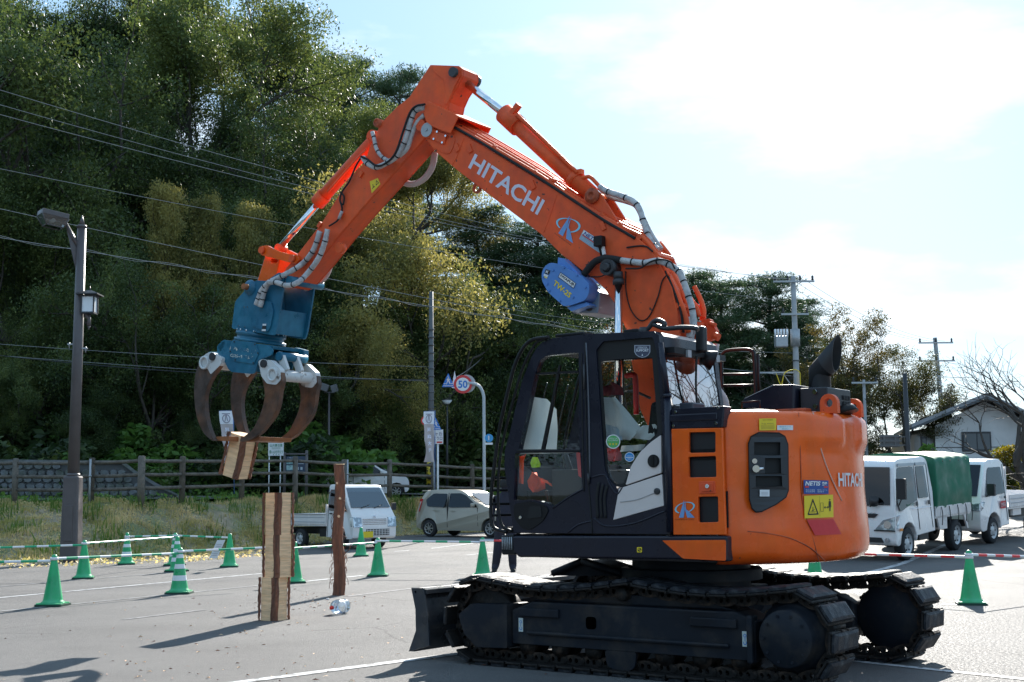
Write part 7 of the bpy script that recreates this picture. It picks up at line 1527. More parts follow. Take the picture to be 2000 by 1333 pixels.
for p_, q_, r_ in (((1368, 630), (1362, 668), .04), ((1362, 664), (1370, 676), .035), ((1394, 655), (1404, 660), .035), ((1375, 675), (1384, 676), .03), ((1386, 632), (1398, 636), .02), ((1345, 596), (1346, 618), .035), ((1335, 598), (1347, 598), .025)):
    mb = MB(); mb.cyl(onY(*p_, YC-.05), onY(*q_, YC-.05), r_, n=12); mb.build('fitting', ORM, HS)
line([(1352, 590), (1360, 600), (1366, 618)], YC, .018, ORM); line([(1356, 560), (1368, 585), (1374, 605), (1374, 622)], YC-.14, .024, ORM)
# arm hoses
line([(829, 210), (812, 216), (804, 230), (797, 255), (789, 280), (775, 305), (757, 318), (735, 327), (718, 320), (709, 308)], ya+.10, .030, SLV, 'sleeved_hose', clips=8, wob=.04)
line([(829, 225), (815, 240), (805, 262), (795, 290), (780, 305)], ya+.06, .026, SLV, 'sleeved_hose', wob=.04)
line([(727, 258), (731, 272), (735, 290), (745, 306), (763, 317)], ya+.05, .022, SLV, 'sleeved_hose', clips=4, wob=.04)
line([(830, 204), (812, 208), (800, 222), (788, 255), (772, 300), (752, 320), (735, 324), (718, 312), (705, 306)], ya+.14, .012, RUB, 'black_hose')
line([(706, 307), (695, 325), (682, 355), (668, 375), (664, 392), (670, 400), (672, 385), (665, 375)], ya+.03, .010, RUB, 'black_hose'); line([(664, 392), (668, 410), (660, 430), (643, 442)], ya+.03, .010, RUB, 'black_hose'); line([(668, 413), (662, 428)], ya+.04, .018, SLV, 'sleeved_hose', k=1)
line([(625, 452), (616, 480), (605, 500), (585, 520), (550, 540), (528, 551), (512, 566), (506, 580), (500, 596)], [ya+.05]*4+[YG+.06]*5, .030, SLV, 'sleeved_hose', clips=9, wob=.05)
line([(640, 448), (634, 475), (622, 505), (600, 535), (580, 553), (560, 558), (540, 552), (524, 552)], [ya+.08]*4+[YG+.1]*4, .030, SLV, 'sleeved_hose', clips=7, wob=.05)
line([(524, 552), (516, 570), (512, 585), (508, 600)], YG+.05, .030, SLV, 'sleeved_hose', clips=2, wob=.05)
line([(849, 298), (846, 320), (838, 338), (825, 352), (808, 360), (790, 358), (775, 352)], YC-.16, .034, SLVP, 'sleeved_hose', wob=.03)
line([(648, 500), (645, 520), (638, 538), (625, 552), (610, 560), (596, 565)], YC-.2, .030, SLVP, 'sleeved_hose', wob=.03)
mb = MB(); c_ = onY(1171, 472, ny+.06); mb.box(c_, (.09, .08, .1)); mb.cyl(c_, c_+Vector((0, -.06, -.14)), .025, n=10); mb.build('work_light', BLKP, BM, bevel=.02)
mb = MB(); mb.box(onY(1178, 486, ny+.04), (.03, .02, .12), Matrix.Rotation(.2, 3, 'Y')); mb.build('cable_tag', M_WHITE, BM)
# ---------- the timber held by the claws
hb = block('timber_block', .225, .41, 'timber block gripped by the grapple claws in mid air', 91, ch=.38)
pc = onY(476, 849, YC); pl_ = onY(459, 931, YC)
o_top = MC+MX*pc.x+MY*pc.y+Vector((0, 0, pc.z)); o_bot = MC+MX*pl_.x+MY*pl_.y+Vector((0, 0, pl_.z)); zax = (o_top-o_bot).normalized(); fa = facing(o_bot)-math.pi/4+.08
hb.location = o_bot; hb.rotation_mode = 'QUATERNION'; hb.rotation_quaternion = Vector((0, 0, 1)).rotation_difference(zax) @ Matrix.Rotation(fa, 3, 'Z').to_quaternion()
hl_ = (o_top-o_bot).length/.41; hb.scale = (1.12, 1.12, hl_)
# ================================================================== vehicles
CWT_ = mat('car_white', (.80, .76, .74), .25, coat=.5, var=.03); CSIL = mat('car_silver_beige', (.38, .345, .28), .32, metal=.35, coat=.5)
CGL = glass('vehicle_glass', (.12, .16, .19), .0); CDK = mat('car_dark_trim', (.015, .015, .017), .5); TYR = mat('tyre', (.018, .018, .02), .8); RIM = mat('alloy', (.5, .5, .5), .3, metal=.8)
RIMW = mat('steel_rim', (.55, .55, .55), .4, metal=.2); CGB = glass('bright_vehicle_glass', (.25, .3, .33), .13); HLG = mat('headlight', (.30, .33, .36), .1, metal=.6, col2=(.7, .72, .75), c2scale=9, c2pos=(.5, .55)); TLR = mat('tail_red', (.5, .02, .02), .2); AMB = mat('amber', (.8, .25, .02), .3); INT = mat('interior', (.03, .03, .035), .8)
CHRV = mat('chrome_trim', (.6, .6, .62), .15, metal=.9)
class Car:
    def __init__(s, name, loc, h, label, cat, W, zb, inset, paint):
        s.o = empty(name, loc, math.atan2(h[1], h[0])); tag(s.o, label, cat); s.W = W/2; s.zb = zb; s.ins = inset; s.paint = paint
    def hw(s, z): return s.W-max(0, z-s.zb[0])/(s.zb[1]-s.zb[0])*s.ins-max(0, .45-z)*.06
    def body(s, prof, name='body', m=None, bevel=.04, r=.05, seg=3, k=1.0):
        pr = rnd(prof, r, 3); mb = MB(); tri = tessellate_polygon([[Vector((p[0], p[1], 0)) for p in pr]]); n = len(pr)
        # width follows height: three bands so the glasshouse leans in
        vs = [(x, s.hw(z)*k, z) for x, z in pr]+[(x, -s.hw(z)*k, z) for x, z in pr]
        mb.add(vs, [tuple(range(n)), tuple(range(n, 2*n))[::-1]]+[(i, (i+1) % n, n+(i+1) % n, n+i) for i in range(n)])
        return mb.build(name, m or s.paint, s.o, bevel=bevel, seg=seg)
    def side(s, pts, name, m, sides=(1, -1), off=.004, th=.008, par=None, r=.02):
        out = []
        for sd in sides:
            mb = MB(); mb.plate(rnd(pts, r, 3), 0, 1, fn=lambda x, z, y: (x, sd*(s.hw(z)+off-(th if y else 0)), z)); out.append(mb.build(name, m, par or s.o))
        return out
    def wheels(s, xs, r, w=.16, rim=RIMW, spokes=0, tr=.0):
        for x in xs:
            for sd in (1, -1):
                y = sd*(s.W-.02-tr); wh = empty('wheel'); wh.parent = s.o
                mb = MB(); mb.lathe((x, y, r), (0, -sd, 0), [(r*.62, 0), (r*.9, -.0), (r*.98, .02), (r, .05), (r, w-.03), (r*.95, w), (r*.5, w)], 32); mb.build('tyre', TYR, wh)
                mb = MB(); mb.lathe((x, y, r), (0, -sd, 0), [(r*.64, .0), (r*.60, .01), (r*.56, .05), (r*.3, .05 if spokes else .03), (r*.22, .01), (0, .01)], 28, mi=0 if not spokes else 1)
                if spokes:
                    for q in range(spokes): t = 2*math.pi*q/spokes; c = Vector((x+math.cos(t)*r*.36, y-sd*.008, r+math.sin(t)*r*.36)); mb.box(c, (r*.50, .03, r*.11), Matrix.Rotation(-t, 3, 'Y'))
                    mb.cyl((x, y, r), (x, y-sd*.03, r), r*.14, n=16); mb.lathe((x, y+sd*.002, r), (0, -sd, 0), [(r*.64, 0), (r*.58, .0), (r*.58, .03)], 28)
                else:
                    for q in range(6): t = q*1.047; mb.cyl((x+math.cos(t)*r*.42, y-sd*.03, r+math.sin(t)*r*.42), (x+math.cos(t)*r*.42, y-sd*.015, r+math.sin(t)*r*.42), r*.06, n=8, mi=1)
                mb.build('rim', [rim, CDK], wh)
    def settle(s):
        p = s.o.location; g = lambda dx, dy: (zlot(p.x+dx, p.y+dy)-zlot(p.x-dx, p.y-dy))/(2*math.hypot(dx, dy)); a = s.o.rotation_euler.z
        s.o.location.z = zlot(p.x, p.y); s.o.rotation_euler = (math.atan(g(-math.sin(a), math.cos(a))), -math.atan(g(math.cos(a), math.sin(a))), a)
    def part(s, mb, name, m, bevel=0, par=None): return mb.build(name, m, par or s.o, bevel=bevel)
def arch(xc, r, z=.30, n=9, z0=.2):
    """wheel arch cut in the lower edge, written from rear to front"""
    return [(xc+r*math.cos(math.pi-math.pi*i/(n-1)), z+r*math.sin(math.pi*i/(n-1))) for i in range(n)]
def quad_on(f, u0, v0, u1, v1): return sub(f, u0, v0, u1, v1)
# ---- kei truck
def kei_truck():
    h = Vector((.68, -.733, 0)); fc = at(731, 1000, 36.3); loc = Vector((fc.x, fc.y, zlot(fc.x, fc.y)))-h*1.66
    c = Car('kei_truck', loc, h, 'white kei pickup truck with a yellow number plate behind the standing log', 'truck', 1.475, (.85, 1.8), .10, CWT_)
    cab = [(.42, .32), (.62, .32)]+arch(1.02, .34, .28)+[(1.52, .28), (1.68, .30), (1.695, .62), (1.66, .86), (1.50, 1.10), (1.12, 1.70), (.98, 1.77), (.50, 1.77), (.44, 1.70)]
    c.body(cab, 'cab', bevel=.035, r=[.02]*2+[0]*9+[.05, .06, .06, .08, .12, .12, .08, .08, .05])
    c.side([(.50, 1.06), (1.36, 1.02), (1.10, 1.56), (1.04, 1.63), (.53, 1.63)], 'side_window', CGL); c.side([(.47, .34), (.46, 1.68), (.475, 1.68), (.485, .34)], 'door_gap', CDK, r=0)
    c.side([(.58, .95), (.72, .95), (.72, .99), (.58, .99)], 'door_handle', CDK, off=.012)
    mb = MB(); a, b = Vector((1.505, 0, 1.13)), Vector((1.135, 0, 1.665)); nn = Vector((.82, 0, .57)); A = [(a.x+nn.x*.012, y*(c.hw(a.z)-.05), a.z+nn.z*.012) for y in (-1, 1)]; B = [(b.x+nn.x*.012, y*(c.hw(b.z)-.08), b.z+nn.z*.012) for y in (1, -1)]; mb.hexa(A+B, [Vector(p)-nn*.01 for p in A+B]); c.part(mb, 'windscreen', CGB)
    mb = MB(); 
    for y in (-.35, .1): mb.tube([(1.53, y, 1.12), (1.47, y+.32, 1.20)], .012, 5, k=1)
    c.part(mb, 'wiper', CDK)
    mb = MB(); g = flatmap((1.687, .42, .66), (0, -.84, 0), (-.02, 0, .16))
    for k in range(4): mb.box((1.692-k*.006, 0, .68+k*.045), (.02, .80, .022))
    c.part(mb, 'grille', CHRV, .004)
    mb = MB(); mb.box((1.695, .10, .46), (.012, .78, .17)); gl = c.part(mb, 'lower_grille', CDK)
    mb = MB()
    for k in range(3): mb.box((1.704, .10, .41+k*.05), (.01, .78, .012))
    for k in range(8): mb.box((1.704, .44-k*.1, .46), (.01, .012, .16))
    c.part(mb, 'grille_bars', CWT_, par=gl)
    for sd in (1, -1):
        mb = MB(); mb.hexa([(1.712, sd*.44, .60), (1.712, sd*.725, .60), (1.68, sd*.725, .88), (1.68, sd*.46, .86)], [(1.6, sd*.44, .60), (1.6, sd*.725, .60), (1.6, sd*.725, .88), (1.6, sd*.46, .86)]); mb.hexa([(1.712, sd*.725, .60), (1.60, sd*.748, .62), (1.56, sd*.748, .88), (1.68, sd*.725, .88)], [(1.6, sd*.69, .60), (1.60, sd*.69, .62), (1.56, sd*.69, .88), (1.6, sd*.69, .88)]); c.part(mb, 'headlight', HLG, .006)
        mb = MB(); mb.tube([(1.32, sd*.70, 1.08), (1.38, sd*.84, 1.12)], .015, 6, k=1); mb.box((1.38, sd*.88, 1.15), (.06, .15, .2)); c.part(mb, 'mirror', CDK, .02)
    mb = MB(); mb.box((1.71, -.24, .40), (.01, .33, .165)); c.part(mb, 'number_plate', M_YEL)
    mb = MB(); mb.lathe((1.675, 0, .89), (.9, 0, .3), [(.0, 0), (.05, 0), (.05, .008), (0, .008)], 3); c.part(mb, 'badge', CHRV)
    # bed
    bed = [(-1.68, .66), (.38, .66), (.38, .95), (-1.68, .95)]
    mb = MB(); mb.box((-.65, .71, .81), (2.06, .03, .29)); mb.box((-.65, -.71, .81), (2.06, .03, .29)); mb.box((-1.69, 0, .81), (.03, 1.42, .29)); mb.box((.37, 0, .95), (.03, 1.42, .55)); mb.box((-.65, 0, .64), (2.06, 1.40, .05))
    c.part(mb, 'load_bed', CWT_, .008)
    for sd in (1, -1):
        mb = MB(); 
        for z in (.73, .86): mb.box((-.65, sd*.728, z), (1.98, .008, .02))
        mb.box((-.65, sd*.728, .955), (2.06, .05, .02)); c.part(mb, 'bed_rib', mat('bed_grey', (.45, .45, .47), .5))
    mb = MB(); mb.box((-.6, 0, .48), (2.2, .8, .18)); mb.box((.1, -.45, .45), (.35, .3, .25)); mb.box((-1.66, 0, .45), (.05, 1.2, .12)); c.part(mb, 'chassis', CDK)
    mb = MB(); mb.box((.95, 0, .9), (.8, 1.2, .5)); mb.box((.62, .35, 1.2), (.15, .45, .45)); mb.box((.62, -.35, 1.2), (.15, .45, .45)); 
    c.wheels((1.02, -.90), .27, .15); return c
kei_truck()
# ---- small hatchbacks
def hatch(loc, h, label, paint, sc=1.0, white_plate=False):
    c = Car('parked_car', loc, h, label, 'car', 1.475, (.86, 1.48), .15, paint)
    low = [(-1.66, .30), (-1.48, .22)]+arch(-1.18, .33, .27)+[(-.84, .20), (.86, .20)]+arch(1.20, .33, .27)+[(1.55, .22), (1.68, .30), (1.70, .60), (1.62, .80), (1.12, .93), (.62, 1.10), (.22, 1.40), (-.1, 1.485), (-.95, 1.50), (-1.40, 1.45), (-1.56, 1.10), (-1.64, .85), (-1.68, .60)]
    r = [.04, .04]+[0]*9+[.03, .03]+[0]*9+[.05, .08, .10, .12, .25, .2, .3, .3, .2, .15, .1, .1, .05]
    c.body(low, 'body', bevel=.06, r=r, seg=3)
    c.side([(-1.25, .96), (-.50, .93), (-.50, 1.36), (-1.05, 1.37), (-1.33, 1.18)], 'rear_side_window', CGL, r=.05); c.side([(-.40, .93), (.72, .93), (.66, 1.0), (.24, 1.30), (.02, 1.37), (-.40, 1.37)], 'front_side_window', CGL, r=.04)
    c.side([(-.46, .92), (-.46, 1.38), (-.43, 1.38), (-.43, .30), (-.445, .30)], 'door_gap', CDK, r=0, off=.006); c.side([(.72, .92), (.735, .92), (.76, .35), (.745, .35)], 'door_gap', CDK, r=0, off=.006)
    c.side([(-1.02, .82), (-.88, .82), (-.88, .85), (-1.02, .85)], 'door_handle', paint, off=.025); c.side([(-.32, .80), (-.18, .80), (-.18, .83), (-.32, .83)], 'door_handle', paint, off=.025)
    mb = MB(); A = [(1.02, y*.58, .985) for y in (-1, 1)]+[(.60, .60, 1.135), (.28, .55, 1.37), (.28, -.55, 1.37), (.60, -.60, 1.135)]; nn = Vector((.5, 0, .86))
    q = [Vector((.98, -.60, .99)), Vector((.98, .60, .99)), Vector((.30, .545, 1.375)), Vector((.30, -.545, 1.375))]; mb.hexa([p+nn*.015 for p in q], [p-nn*.0 for p in q]); c.part(mb, 'windscreen', CGB)
    q = [Vector((-1.585, .55, 1.06)), Vector((-1.585, -.55, 1.06)), Vector((-1.43, -.50, 1.40)), Vector((-1.43, .50, 1.40))]; mb = MB(); mb.hexa(q, [p-Vector((.02, 0, -.01)) for p in q]); c.part(mb, 'rear_window', CGL)
    mb = MB(); mb.box((-1.50, 0, 1.455), (.22, 1.05, .04)); c.part(mb, 'roof_spoiler', CDK if white_plate else paint, .015)
    for sd in (1, -1):
        mb = MB(); mb.hexa([(-1.57, sd*.66, 1.20), (-1.66, sd*.68, .78), (-1.54, sd*.735, .80), (-1.44, sd*.68, 1.2)], [(-1.61, sd*.62, 1.20), (-1.70, sd*.62, .78), (-1.6, sd*.71, .80), (-1.5, sd*.665, 1.2)]); c.part(mb, 'tail_light', TLR, .01)
        mb = MB(); mb.hexa([(1.69, sd*.45, .62), (1.60, sd*.72, .64), (1.42, sd*.72, .80), (1.60, sd*.48, .78)], [(1.6, sd*.45, .62), (1.5, sd*.68, .64), (1.38, sd*.68, .79), (1.5, sd*.48, .77)]); c.part(mb, 'headlight', HLG, .01)
        mb = MB(); mb.box((.60, sd*.80, 1.0), (.11, .15, .12)); c.part(mb, 'mirror', paint, .035)
    if white_plate: mb = MB(); mb.box((-1.705, 0, .80), (.01, .34, .165)); c.part(mb, 'number_plate', M_WHITE)
    mb = MB(); mb.box((.2, 0, .3), (2.6, 1.2, .2)); c.part(mb, 'underbody', CDK)
    c.wheels((1.20, -1.18), .27, .15, RIM, 7); return c
h = Vector((.83, -.56, 0)); p = at(922, 1040, 42.2); hatch(Vector((p.x, 42.2, zlot(p.x, 42.2))), h, 'beige silver small hatchback parked at the foot of the bank', CSIL)
p = at(706, 940, 50.3); hatch(Vector((p.x, 50.3, terr(p.x, 50.3)+.12)), Vector((.95, .3, 0)), 'white hatchback seen from behind through the fence rails', CWT_, white_plate=True)
# ---- double cab truck with green tarpaulin
def double_cab():
    fw = at(1775, 1098, 27.4); h = Vector((-.63, -.777, 0)); loc = None
    lft = Vector((-h.y, h.x, 0)); loc = Vector((fw.x, 27.5, 0))-lft*.80-h*1.55; loc.z = zlot(loc.x, loc.y)-.02
    c = Car('double_cab_truck', loc, h, 'white double cab truck with a green tarpaulin over its bed, right of the machine', 'truck', 1.72, (.95, 2.1), .13, CWT_)
    W = [(-.42, .45), (-.40, .45)]
    cab = [(.12, .52), (1.10, .48)]+arch(1.55, .42, .36)+[(2.05, .32), (2.22, .36), (2.25, .70), (2.22, 1.05), (2.02, 1.95), (1.80, 2.09), (.40, 2.12), (.20, 2.05), (.10, 1.4)]
    c.body(cab, 'cab', bevel=.05, r=[.03, .03]+[0]*9+[.06, .08, .06, .1, .16, .14, .12, .1, .05])
    c.side([(1.02, 1.22), (1.95, 1.02), (2.05, 1.22), (1.90, 1.84), (1.82, 1.92), (1.02, 1.92)], 'front_side_window', CGL, r=.05); c.side([(.38, 1.25), (.90, 1.25), (.90, 1.92), (.42, 1.92)], 'rear_side_window', CGL, r=.05)
    c.side([(.96, .6), (.96, 1.96), (.975, 1.96), (.975, .6)], 'door_gap', CDK, r=0); c.side([(.24, .6), (.28, 1.96), (.295, 1.96), (.255, .6)], 'door_gap', CDK, r=0)
    c.side([(1.02, 1.10), (1.14, 1.10), (1.14, 1.19), (1.02, 1.19)], 'door_handle', CDK, off=.015); c.side([(.36, 1.10), (.48, 1.10), (.48, 1.19), (.36, 1.19)], 'door_handle', CDK, off=.015)
    c.side([(.35, 1.94), (.92, 1.94), (.92, 2.0), (.4, 2.0)], 'window_visor', mat('visor_smoke', (.3, .32, .34), .2), off=.03, th=.02); c.side([(1.0, 1.94), (1.86, 1.94), (1.80, 2.0), (1.0, 2.0)], 'window_visor', mat('visor_smoke', (.3, .32, .34), .2), off=.03, th=.02)
    c.side([(.28, 1.045), (1.35, 1.045), (1.35, 1.06), (.28, 1.06)], 'body_crease', mat('crease_white', (.8, .8, .85), .3), off=.01, r=0)
    q = [Vector((2.205, -.74, 1.16)), Vector((2.205, .74, 1.16)), Vector((2.035, .68, 1.93)), Vector((2.035, -.68, 1.93))]; nn = Vector((.97, 0, .2)); mb = MB(); mb.hexa([p+nn*.015 for p in q], q); ws_ = c.part(mb, 'windscreen', CGL)
    mb = MB()
    for y in (-.5, .1): mb.tube([(2.23, y, 1.13), (2.21, y+.5, 1.2)], .012, 5, k=1)
    c.part(mb, 'wiper', CDK)
    mb = MB(); mb.lathe((2.0, .25, 1.24), (0, 1, .1), [(.0, -.25), (.08, -.2), (.11, 0), (.08, .2), (0, .25)], 12); c.part(mb, 'dashboard_bag', mat('pale_cloth', (.5, .6, .58), .9))
    mb = MB(); mb.hexa([(2.262, -.5, .98), (2.262, .5, .98), (2.256, .42, .90), (2.256, -.42, .90)], [(2.24, -.5, .98), (2.24, .5, .98), (2.24, .42, .90), (2.24, -.42, .90)]); c.part(mb, 'grille', CDK)
    mb = MB(); mb.hexa([(2.258, -.55, .50), (2.258, .55, .50), (2.258, .6, .40), (2.258, -.6, .40)], [(2.23, -.55, .50), (2.23, .55, .50), (2.23, .6, .40), (2.23, -.6, .40)]); c.part(mb, 'lower_grille', CDK)
    for sd in (1, -1):
        mb = MB(); mb.hexa([(2.268, sd*.42, .66), (2.262, sd*.845, .66), (2.25, sd*.845, .93), (2.262, sd*.60, .86)], [(2.2, sd*.42, .66), (2.2, sd*.845, .66), (2.2, sd*.845, .93), (2.2, sd*.60, .86)]); mb.hexa([(2.262, sd*.845, .66), (2.10, sd*.872, .70), (2.0, sd*.872, .95), (2.25, sd*.845, .93)], [(2.2, sd*.80, .66), (2.10, sd*.80, .70), (2.0, sd*.80, .95), (2.2, sd*.80, .93)]); hl = c.part(mb, 'headlight', HLG, .006)
        mb = MB(); mb.cyl((2.25, sd*.70, .77), (2.275, sd*.70, .77), .08, n=16); c.part(mb, 'lamp_lens', CHRV, par=hl); mb = MB(); mb.box((2.262, sd*.63, .645), (.02, .45, .025)); c.part(mb, 'lamp_edge', CDK, par=hl)
        mb = MB(); mb.cyl((2.24, sd*.68, .45), (2.262, sd*.68, .45), .05, n=16); c.part(mb, 'fog_light', HLG)
        mb = MB(); mb.tube([(2.1, sd*.86, 1.15), (2.25, sd*.95, 1.18), (2.25, sd*1.0, 1.3)], .015, 6); mb.box((2.24, sd*1.0, 1.5), (.08, .2, .42)); c.part(mb, 'mirror', CDK, .04)
        mb = MB(); mb.box((2.0, sd*.885, .66), (.12, .02, .06)); c.part(mb, 'turn_signal', AMB, .008)
    mb = MB(); mb.tube([(2.2, .3, 1.12), (2.3, .42, 1.2)], .012, 6, k=1); mb.cyl((2.28, .42, 1.18), (2.34, .46, 1.30), .09, n=16); c.part(mb, 'front_mirror', CDK)
    mb = MB(); put_text(mb, flatmap((2.262, -.1, .955), (0, .55, 0), (-.006, 0, .045)), 'TOYOACE', bold=.02, shear=.15); mb.build('lettering', CDK, c.o)
    mb = MB(); f = flatmap((1.62, c.hw(1.12)+.006, 1.115), (-.4, 0, 0), (0, 0, .05)); put_text(mb, f, 'Diesel 2.0 HD', bold=.01, shear=.2); mb.build('lettering', M_GREENT, c.o)
    # bed and cover
    mb = MB(); mb.box((-1.0, .84, .92), (2.1, .04, .22)); mb.box((-1.0, -.84, .92), (2.1, .04, .22)); mb.box((-2.05, 0, .92), (.04, 1.7, .22)); mb.box((-1.0, 0, .80), (2.1, 1.68, .06))
    for x in (-.2, -.7, -1.2, -1.7): mb.box((x, .865, .92), (.03, .02, .2))
    c.part(mb, 'load_bed', CWT_, .006)
    nx, V = 16, []; pr = [(.86, .98), (.885, 1.3), (.86, 1.65), (.84, 1.98), (.76, 2.10), (.4, 2.16), (0, 2.18), (-.4, 2.16), (-.76, 2.10), (-.84, 1.98), (-.86, 1.65), (-.885, 1.3), (-.86, .98)]
    pts = catmull([(0, a, b) for a, b in pr], 3); m_ = len(pts)
    for i in range(nx+1):
        t = i/nx; x = .04-2.12*t; bow = .5-.5*math.cos(t*4*2*math.pi)
        for j, p in enumerate(pts): k_ = 1-.03*bow*(1 if p.z > 1.5 else .6)+.008*math.sin(j*1.3+i*2.1); V.append((x, p.y*k_, p.z-.03*bow*(p.z > 2)+ (.02*math.sin(i*1.7) if p.z < 1.05 else 0)))
    mb = MB(); mb.add(V, [(i*m_+j, i*m_+j+1, (i+1)*m_+j+1, (i+1)*m_+j) for i in range(nx) for j in range(m_-1)], 0, True); mb.add(V[:m_], [tuple(range(m_))]); mb.add(V[-m_:], [tuple(range(m_))]); c.part(mb, 'tarpaulin', mat('tarpaulin_green', (.015, .14, .075), .6, var=.12, vscale=4, bump=.2, bscale=6))
    mb = MB()
    for x in (-.15, -.6, -1.1, -1.6, -1.95): mb.tube([(x, .9, 1.02), (x-.04, .91, .85), (x-.02, .90, .62)], .010, 5); 
    c.part(mb, 'rubber_ropes', CDK)
    for x in (-.3, -.75, -1.25, -1.7): mb = MB(); mb.cyl((x, .89, 2.0), (x, .90, 2.0), .015, n=8); c.part(mb, 'eyelet', CDK)
    mb = MB(); mb.hexa([(-.05, .84, .80), (-.62, .84, .80), (-.62, .84, .52), (-.2, .84, .52)], [(-.05, .80, .80), (-.62, .80, .80), (-.62, .80, .52), (-.2, .80, .52)]); c.part(mb, 'side_guard', CWT_, .006); mb = MB(); mb.hexa([(-1.75, .84, .80), (-1.6, .84, .80), (-1.85, .84, .45), (-1.92, .84, .45)], [(-1.75, .80, .80), (-1.6, .80, .80), (-1.85, .80, .45), (-1.92, .80, .45)]); c.part(mb, 'mud_guard', CWT_, .006)
    mb = MB(); mb.box((-.9, 0, .6), (2.6, .7, .25)); mb.box((.5, .55, .5), (.5, .4, .3)); mb.box((1.4, 0, .7), (1.4, 1.3, .4)); mb.box((-2.05, 0, .55), (.06, 1.5, .15)); c.part(mb, 'chassis', CDK)
    c.wheels((1.55, -1.20), .34, .19, RIMW); c.settle(); return c
double_cab()
# ---- flatbed truck beyond
def flatbed():
    h = Vector((-.68, -.733, 0)); lft = Vector((-h.y, h.x, 0)); fw = at(1938, 1050, 31.2); loc = Vector((fw.x, 31.2, 0))-lft*.78-h*1.25; loc.z = zlot(loc.x, loc.y)-.02
    c = Car('flatbed_truck', loc, h, 'white flatbed truck with a red door sticker at the right edge', 'truck', 1.68, (.95, 2.0), .14, CWT_)
    cab = [(.35, .40), (.80, .38)]+arch(1.25, .40, .33)+[(1.85, .30), (2.0, .36), (2.02, .75), (1.92, 1.08), (1.42, 1.88), (1.25, 1.96), (.55, 1.97), (.36, 1.85)]
    c.body(cab, 'cab', bevel=.05, r=[.03, .03]+[0]*9+[.08, .08, .1, .15, .18, .15, .12, .08])
    c.side([(.52, 1.16), (1.62, 1.10), (1.36, 1.70), (1.28, 1.78), (.56, 1.78)], 'side_window', CGL, r=.05); c.side([(.44, .5), (.44, 1.84), (.455, 1.84), (.455, .5)], 'door_gap', CDK, r=0); c.side([(.52, 1.03), (.64, 1.03), (.64, 1.09), (.52, 1.09)], 'door_handle', CDK, off=.015)
    q = [Vector((1.90, -.72, 1.13)), Vector((1.90, .72, 1.13)), Vector((1.45, .64, 1.84)), Vector((1.45, -.64, 1.84))]; nn = Vector((.85, 0, .53)); mb = MB(); mb.hexa([p+nn*.015 for p in q], q); c.part(mb, 'windscreen', CGL)
    for sd in (1, -1):
        mb = MB(); mb.hexa([(2.035, sd*.36, .78), (2.035, sd*.835, .80), (2.0, sd*.835, .98), (2.0, sd*.42, .94)], [(1.9, sd*.36, .78), (1.9, sd*.835, .80), (1.9, sd*.835, .98), (1.9, sd*.42, .94)]); mb.hexa([(2.035, sd*.83, .80), (1.86, sd*.852, .84), (1.75, sd*.852, 1.0), (2.0, sd*.83, .98)], [(1.9, sd*.78, .80), (1.86, sd*.78, .84), (1.75, sd*.78, 1.0), (1.9, sd*.78, .98)]); c.part(mb, 'headlight', HLG, .012)
        mb = MB(); mb.tube([(1.6, sd*.82, 1.12), (1.7, sd*.93, 1.16)], .02, 6, k=1); mb.box((1.70, sd*.98, 1.28), (.09, .18, .28)); c.part(mb, 'mirror', CDK, .04)
    mb = MB(); mb.hexa([(2.03, -.3, .56), (2.03, .55, .56), (2.03, .45, .44), (2.03, -.3, .44)], [(2.0, -.3, .56), (2.0, .55, .56), (2.0, .45, .44), (2.0, -.3, .44)]); c.part(mb, 'lower_grille', CDK)
    mb = MB(); f = flatmap((.86, c.hw(.86)+.006, .80), (-.30, 0, 0), (0, 0, .18)); put_rect(mb, f); s_ = mb.build('door_sticker', mat('sticker_red', (.55, .02, .03), .5), c.o); mb = MB(); f = flatmap((.86, c.hw(.86)+.010, .80), (-.30, 0, 0), (0, 0, .18)); put_text(mb, sub(f, .08, .2, .92, .8), 'かすみ', bold=.02); mb.build('lettering', M_WHITE, c.o)
    mb = MB(); mb.box((-.9, .82, .95), (2.4, .04, .3)); mb.box((-.9, -.82, .95), (2.4, .04, .3)); mb.box((-2.1, 0, .95), (.04, 1.66, .3)); mb.box((-.9, 0, .78), (2.4, 1.64, .06)); mb.box((.28, 0, 1.3), (.04, 1.5, .95))
    for x in (0, -.5, -1.0, -1.5): mb.box((x, .845, .82), (.04, .02, .05))
    c.part(mb, 'load_bed', CWT_, .008)
    mb = MB(); mb.box((-.9, .846, 1.0), (2.3, .01, .02)); mb.box((-.9, .846, .9), (2.3, .01, .02)); c.part(mb, 'bed_rib', mat('bed_grey', (.45, .45, .47), .5))
    mb = MB(); mb.box((-.7, 0, .6), (2.5, .7, .25)); mb.box((1.1, 0, .7), (1.2, 1.3, .4)); c.part(mb, 'chassis', CDK); mb = MB(); mb.box((-.25, .75, .68), (.5, .06, .18)); c.part(mb, 'side_guard', CWT_)
    c.wheels((1.25, -1.25), .31, .18, RIMW); c.settle(); return c
flatbed()
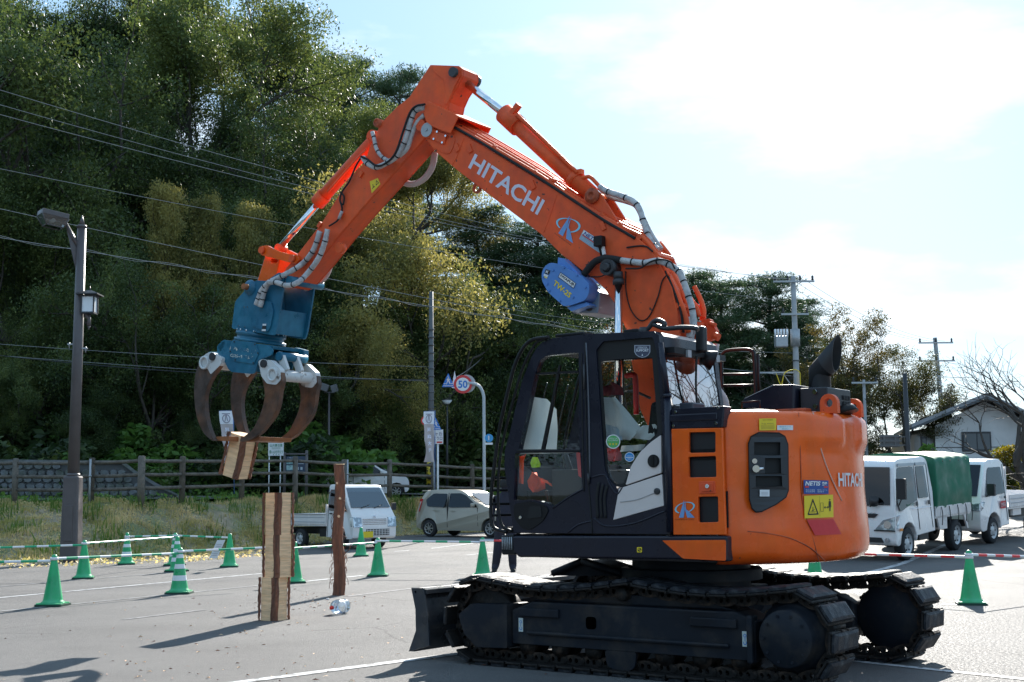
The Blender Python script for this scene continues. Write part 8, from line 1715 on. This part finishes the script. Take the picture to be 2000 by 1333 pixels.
# ================================================================== person behind the machine
def person():
    p = gnd(988, 1117); o = empty('person', (p.x, p.y, 0), 0.0); tag(o, 'person in dark trousers and black shoes walking behind the machine, legs visible under the cab', 'person')
    V = [(0, 0, .93), (.09, 0, .88), (.12, -.02, .50), (.135, .06, .09), (.14, -.10, .03), (-.09, 0, .88), (-.14, .02, .48), (-.20, .10, .10), (-.23, -.04, .03), (0, 0, 1.15), (0, .01, 1.40), (0, 0, 1.5), (0, -.02, 1.62), (0, -.02, 1.72), (.18, .01, 1.40), (.24, .03, 1.14), (.22, -.08, .92), (.21, -.12, .84), (-.18, .01, 1.40), (-.25, .02, 1.14), (-.24, -.08, .92), (-.23, -.12, .84)]
    E_ = [(0, 1), (1, 2), (2, 3), (3, 4), (0, 5), (5, 6), (6, 7), (7, 8), (0, 9), (9, 10), (10, 11), (11, 12), (12, 13), (10, 14), (14, 15), (15, 16), (16, 17), (10, 18), (18, 19), (19, 20), (20, 21)]
    rad = [.16, .13, .10, .08, .05, .13, .10, .08, .05, .15, .14, .06, .09, .075, .065, .05, .035, .04, .065, .05, .035, .04]
    me = bpy.data.meshes.new('body'); me.from_pydata(V, E_, []); b = bpy.data.objects.new('body', me); COL.objects.link(b); b.parent = o
    s = b.modifiers.new('s', 'SKIN')
    for i, r in enumerate(rad): me.skin_vertices[0].data[i].radius = (r, r); me.skin_vertices[0].data[i].use_root = (i == 0)
    b.modifiers.new('u', 'SUBSURF').levels = 1; b.modifiers['u'].render_levels = 2
    me.materials.append(mat('dark_trousers', (.022, .022, .035), .9, bump=.5, bscale=12))
    for x, y in ((.14, -.03), (-.22, .03)):
        mb = MB(); mb.hexa([(x-.05, y+.12, 0), (x+.05, y+.12, 0), (x+.055, y-.14, 0), (x-.055, y-.14, 0)], [(x-.04, y+.11, .10), (x+.04, y+.11, .10), (x+.04, y-.12, .05), (x-.04, y-.12, .05)]); mb.build('shoe', RUB, o, bevel=.02)
    mb = MB(); mb.lathe((0, -.02, 1.62), (0, 0, 1), [(.1, 0), (.105, .05), (.09, .12), (.04, .16), (0, .165)], 16); mb.build('hair', RUB, o)
person()
# leafless trees that stand behind the viewer and mirror in the rear window of the cab
me, hh = BARE
for i, (x, y, s, rz) in enumerate(((16.5, 18.5, .95, 0), (19, 21, 1.15, 2), (23, 22.5, 1.3, 4), (21, 25.5, 1.3, 1), (17.5, 16, .9, 3))):
    o = empty('bare_tree', (x, y, 0), rz); o.scale = (s, s, s); c = bpy.data.objects.new('branches', me); COL.objects.link(c); c.parent = o; tag(o, ['leafless tree mirrored in the rear cab window, left of the others', 'leafless tree mirrored in the rear cab window, in the middle', 'leafless tree beyond the right picture edge, nearest the trucks', 'leafless tree mirrored in the rear cab window, right of the others', 'leafless tree beyond the right picture edge, nearest the viewer'][i], 'tree')
# unseen trees added on the viewer's left to darken the cab's side glass
for i, (x, y) in enumerate(((-30, -14), (-33, -9), (-30, -4), (-33, 1), (-30, 6), (-34, 10), (-30, 15), (-27, -21), (-31, -18), (-26, 20))):
    o = empty('tree', (x, y, -.1), i*1.3); o.scale = (1.7, 1.7, 1.1); m1, m2, _a, _b = VAR[('dark1', 'mid2', 'dark2')[i % 3]]  # added unseen tree, only there to darken the cab's side glass
    for nm, q in (('trunk', m1), ('crown', m2)): c = bpy.data.objects.new(nm, q); COL.objects.link(c); c.parent = o
    tag(o, 'unseen tree added left of the viewer to darken the cab side glass', 'tree', 'added trees left of the viewer')
